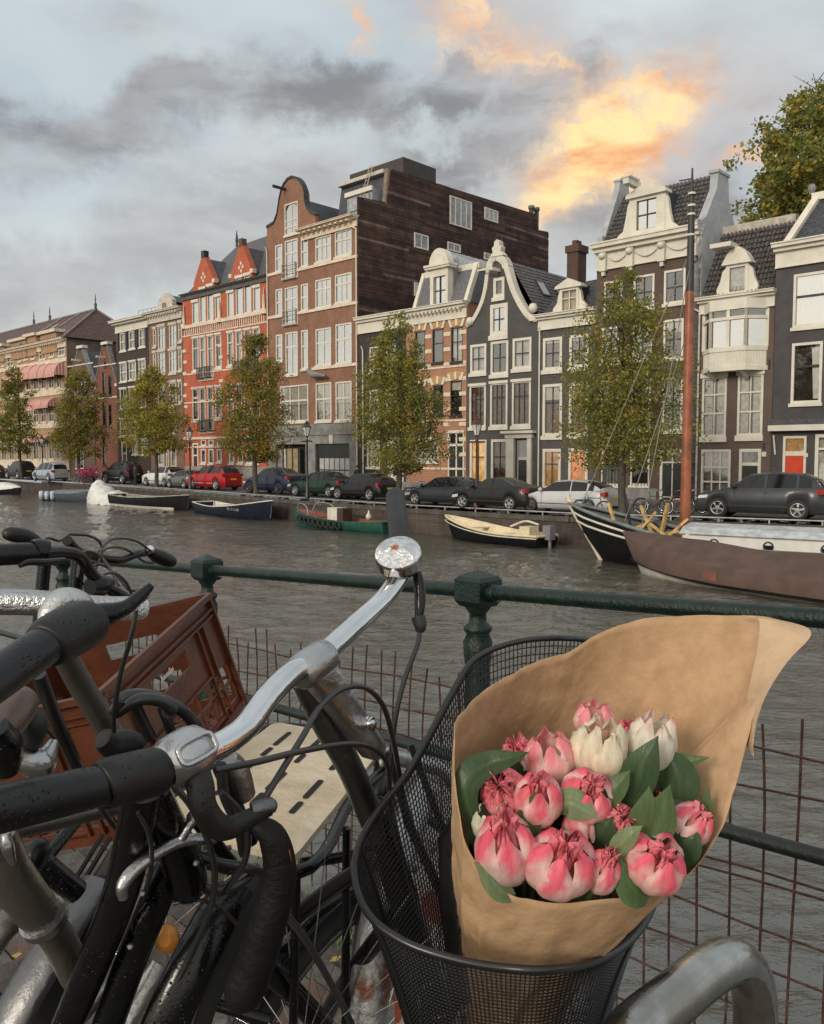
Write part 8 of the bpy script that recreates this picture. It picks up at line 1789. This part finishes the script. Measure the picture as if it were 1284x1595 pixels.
tulip('soft pink tulip left of the cream tulip', 858, 1182, 76, 84, .85, 'pink', (-.2, -.3, .9), 4, PALE, PINK)
tulip('pale cream ruffled tulip hidden behind the big arched leaf', 808, 1180, 56, 66, .865, 'frilly', (-.3, -.4, .8), 5, CREAMP, (.85, .62, .50))
tulip('small frilly hot pink tulip at the left under the arched leaf', 782, 1230, 68, 66, .815, 'frilly', (-.25, -.7, .6), 6, PALE, HOT)
tulip('open tulip with a hot pink heart and white outer petal, upper left of centre', 838, 1246, 74, 94, .80, 'double', (-.05, -.55, .8), 7, PALE, PALE)
tulip('tulip with a pale pink domed petal over a hot pink heart, centre', 914, 1240, 80, 74, .805, 'double', (.15, -.6, .75), 8, PALE, PINK)
tulip('small drooping pale pink tulip below the centre one', 902, 1290, 48, 54, .80, 'pink', (.2, -.5, -.5), 9, PINK, PALE)
tulip('small round frilly hot pink tulip right of centre', 964, 1277, 56, 58, .80, 'frilly', (.2, -.7, .6), 10, PINK, HOT)
tulip('sliver of pink tulip between the two white ones', 978, 1142, 36, 40, .88, 'pink', (0, -.3, .9), 11, PINK, PINK)
tulip('tiny pink bud between the two pointed leaves', 1019, 1247, 30, 34, .83, 'pink', (0, -.4, .9), 12, PINK, HOT)
tulip('pink and white tulip at the right edge of the bunch', 1073, 1286, 64, 66, .81, 'double', (.45, -.4, .75), 13, PALE, PINK)
tulip('green tinged white petals behind the big lower left tulip', 768, 1282, 60, 62, .80, 'white', (-.3, -.4, .9), 21, (.74, .76, .58), WHP)
tulip('big pale pink tulip at the lower left with a frilled pink seam', 788, 1322, 92, 124, .775, 'double', (-.12, -.45, .9), 14, (.84, .62, .58), PINK)
tulip('biggest pale tulip at the bottom with a hot pink crest', 872, 1346, 104, 104, .765, 'double', (.1, -.5, .85), 15, (.85, .58, .54), PINK)
tulip('slim pale pink tulip tucked at the bottom right of the biggest one', 938, 1358, 56, 76, .77, 'double', (.2, -.5, .85), 16, PALE, HOT)
tulip('rounded pink tulip with a frilled hot pink seam, bottom right', 1020, 1344, 92, 86, .77, 'double', (.12, -.6, .75), 17, (.85, .56, .50), PINK)
tulip('small pale pink tulip in the gap left of the biggest one', 822, 1300, 44, 48, .80, 'pink', (.1, -.5, .8), 18, PALE, PALE)
def leaf(label, pts, wid, c=(.095, .150, .060), c2=None, fold=.25, seed=0, side=(1, 0, 0)):
    rgl = random.Random(seed); q = [Vector(v) for v in cr([tuple(P(*p)) for p in pts], 5)]; b0 = q[0]; t = thing('tulip_leaf', label, 'leaf', b0, 0, 'leaves in the bouquet'); rows = []; cols = []; n = len(q); c2 = c2 or tuple(v*1.35 for v in c)
    for i, p in enumerate(q):
        u = i/(n-1); w = wid*.70/FPX*(max(0, math.sin(math.pi*min(.992, (.14+.86*u)**.95)))**1.15*1.2); tg = (q[min(n-1, i+1)]-q[max(0, i-1)]).normalized(); view = (Vector((0, 0, CAMZ))-p).normalized(); s = tg.cross(view).normalized(); row = []
        for j in range(15):
            e = j/7-1; row.append(p+s*w*e*.5-view*(fold*w*(1-abs(e))*-.5+ .0)+view*.0-b0+Vector((0, 0, .0012*noise.noise(p*60+Vector((e, 0, 0)))))); cols.append(mix3(tuple(x_*(.86 if j % 2 else 1.08) for x_ in c), c2, .5+.5*noise.noise(Vector((e*4+seed, u*2, 0)))+(.5 if j == 7 else 0)))
        rows.append(row)
    m = MB().sheet(rows); m.col = cols; m.build('blade', LEAFG, t); return t
DK = (.055, .095, .045); MD = (.095, .150, .065); LT = (.19, .25, .13)
for k, (lab, pts, wid, c) in enumerate((
 ('large dark arched leaf curling over at the upper left', [(742,1290,.80),(726,1240,.80),(735,1205,.805),(768,1188,.81),(800,1180,.80),(824,1172,.79)], 44, DK),
 ('pointed leaf standing between the two left tulips', [(818,1320,.79),(822,1285,.785),(832,1255,.78),(838,1228,.775)], 40, MD),
 ('rounded leaf bent over the centre of the bunch', [(868,1262,.80),(885,1250,.785),(910,1262,.78),(930,1274,.775)], 46, LT),
 ('broad upright leaf in front of the white tulip with a pink tip', [(975,1260,.82),(990,1220,.815),(1008,1180,.81),(1026,1146,.81)], 58, DK),
 ('large dark leaf right of the white tulip', [(1050,1262,.83),(1060,1225,.83),(1050,1190,.835),(1035,1165,.84)], 62, DK),
 ('leaf pointing right against the paper', [(1025,1200,.84),(1050,1188,.84),(1075,1186,.835),(1105,1180,.825)], 30, MD),
 ('tall pointed leaf just right of the small frilly tulip', [(990,1330,.79),(1000,1290,.785),(1008,1255,.78),(1012,1225,.78)], 44, MD),
 ('tall pale pointed leaf right of the tiny bud', [(1010,1330,.785),(1025,1290,.78),(1035,1255,.775),(1044,1222,.77)], 48, MD),
 ('leaf tip between the cream tulip and the centre one', [(950,1265,.80),(955,1235,.80),(970,1215,.80),(982,1200,.80)], 34, MD),
 ('leaf rising diagonally above the slim lower tulip', [(958,1345,.775),(965,1320,.77),(985,1298,.765),(1002,1286,.765)], 30, LT),
 ('leaf tucked left of the rounded bottom right tulip', [(1010,1402,.765),(990,1390,.76),(975,1365,.76),(968,1338,.76)], 46, MD),
 ('pale leaf poking out at the bottom left corner of the bunch', [(800,1400,.765),(778,1385,.76),(757,1358,.758),(738,1342,.756)], 34, LT),
 ('dark leaf below the centre tulip', [(925,1330,.80),(932,1305,.795),(945,1285,.79),(955,1272,.79)], 50, DK),
 ('dark leaf under the right edge tulip', [(1050,1350,.80),(1062,1325,.795),(1078,1305,.79),(1090,1292,.79)], 52, DK),
 ('narrow leaf standing at the right by the paper', [(1085,1330,.82),(1095,1290,.82),(1100,1255,.82),(1104,1222,.82)], 26, MD),
 ('leaf low at the left behind the green tinged petals', [(760,1330,.80),(748,1300,.80),(742,1270,.805),(755,1250,.81)], 40, DK),
 ('dark leaf between the right leaves', [(1020,1310,.81),(1040,1280,.81),(1062,1262,.815),(1085,1256,.82)], 48, DK))):
    leaf(lab, pts, wid, c, seed=k)
fm = MB(); rg = random.Random(77); cols = []
for _ in range(150):
    a = P(rg.uniform(745, 1035), rg.uniform(1260, 1375), rg.uniform(.83, .87)); d = Vector((rg.uniform(-.02, .02), rg.uniform(-.01, .01), .06)); s = Vector((.012, 0, .003)); fm.add([a-s, a+s, a+d*.6+s*.8, a+d, a+d*.6-s*.8], [(0, 1, 2, 3, 4)]); cols += [DK]*5
fm.col = cols; fm.build('foliage', LEAFG, None, kind='stuff', label='dark green foliage filling the depth of the tulip bunch')
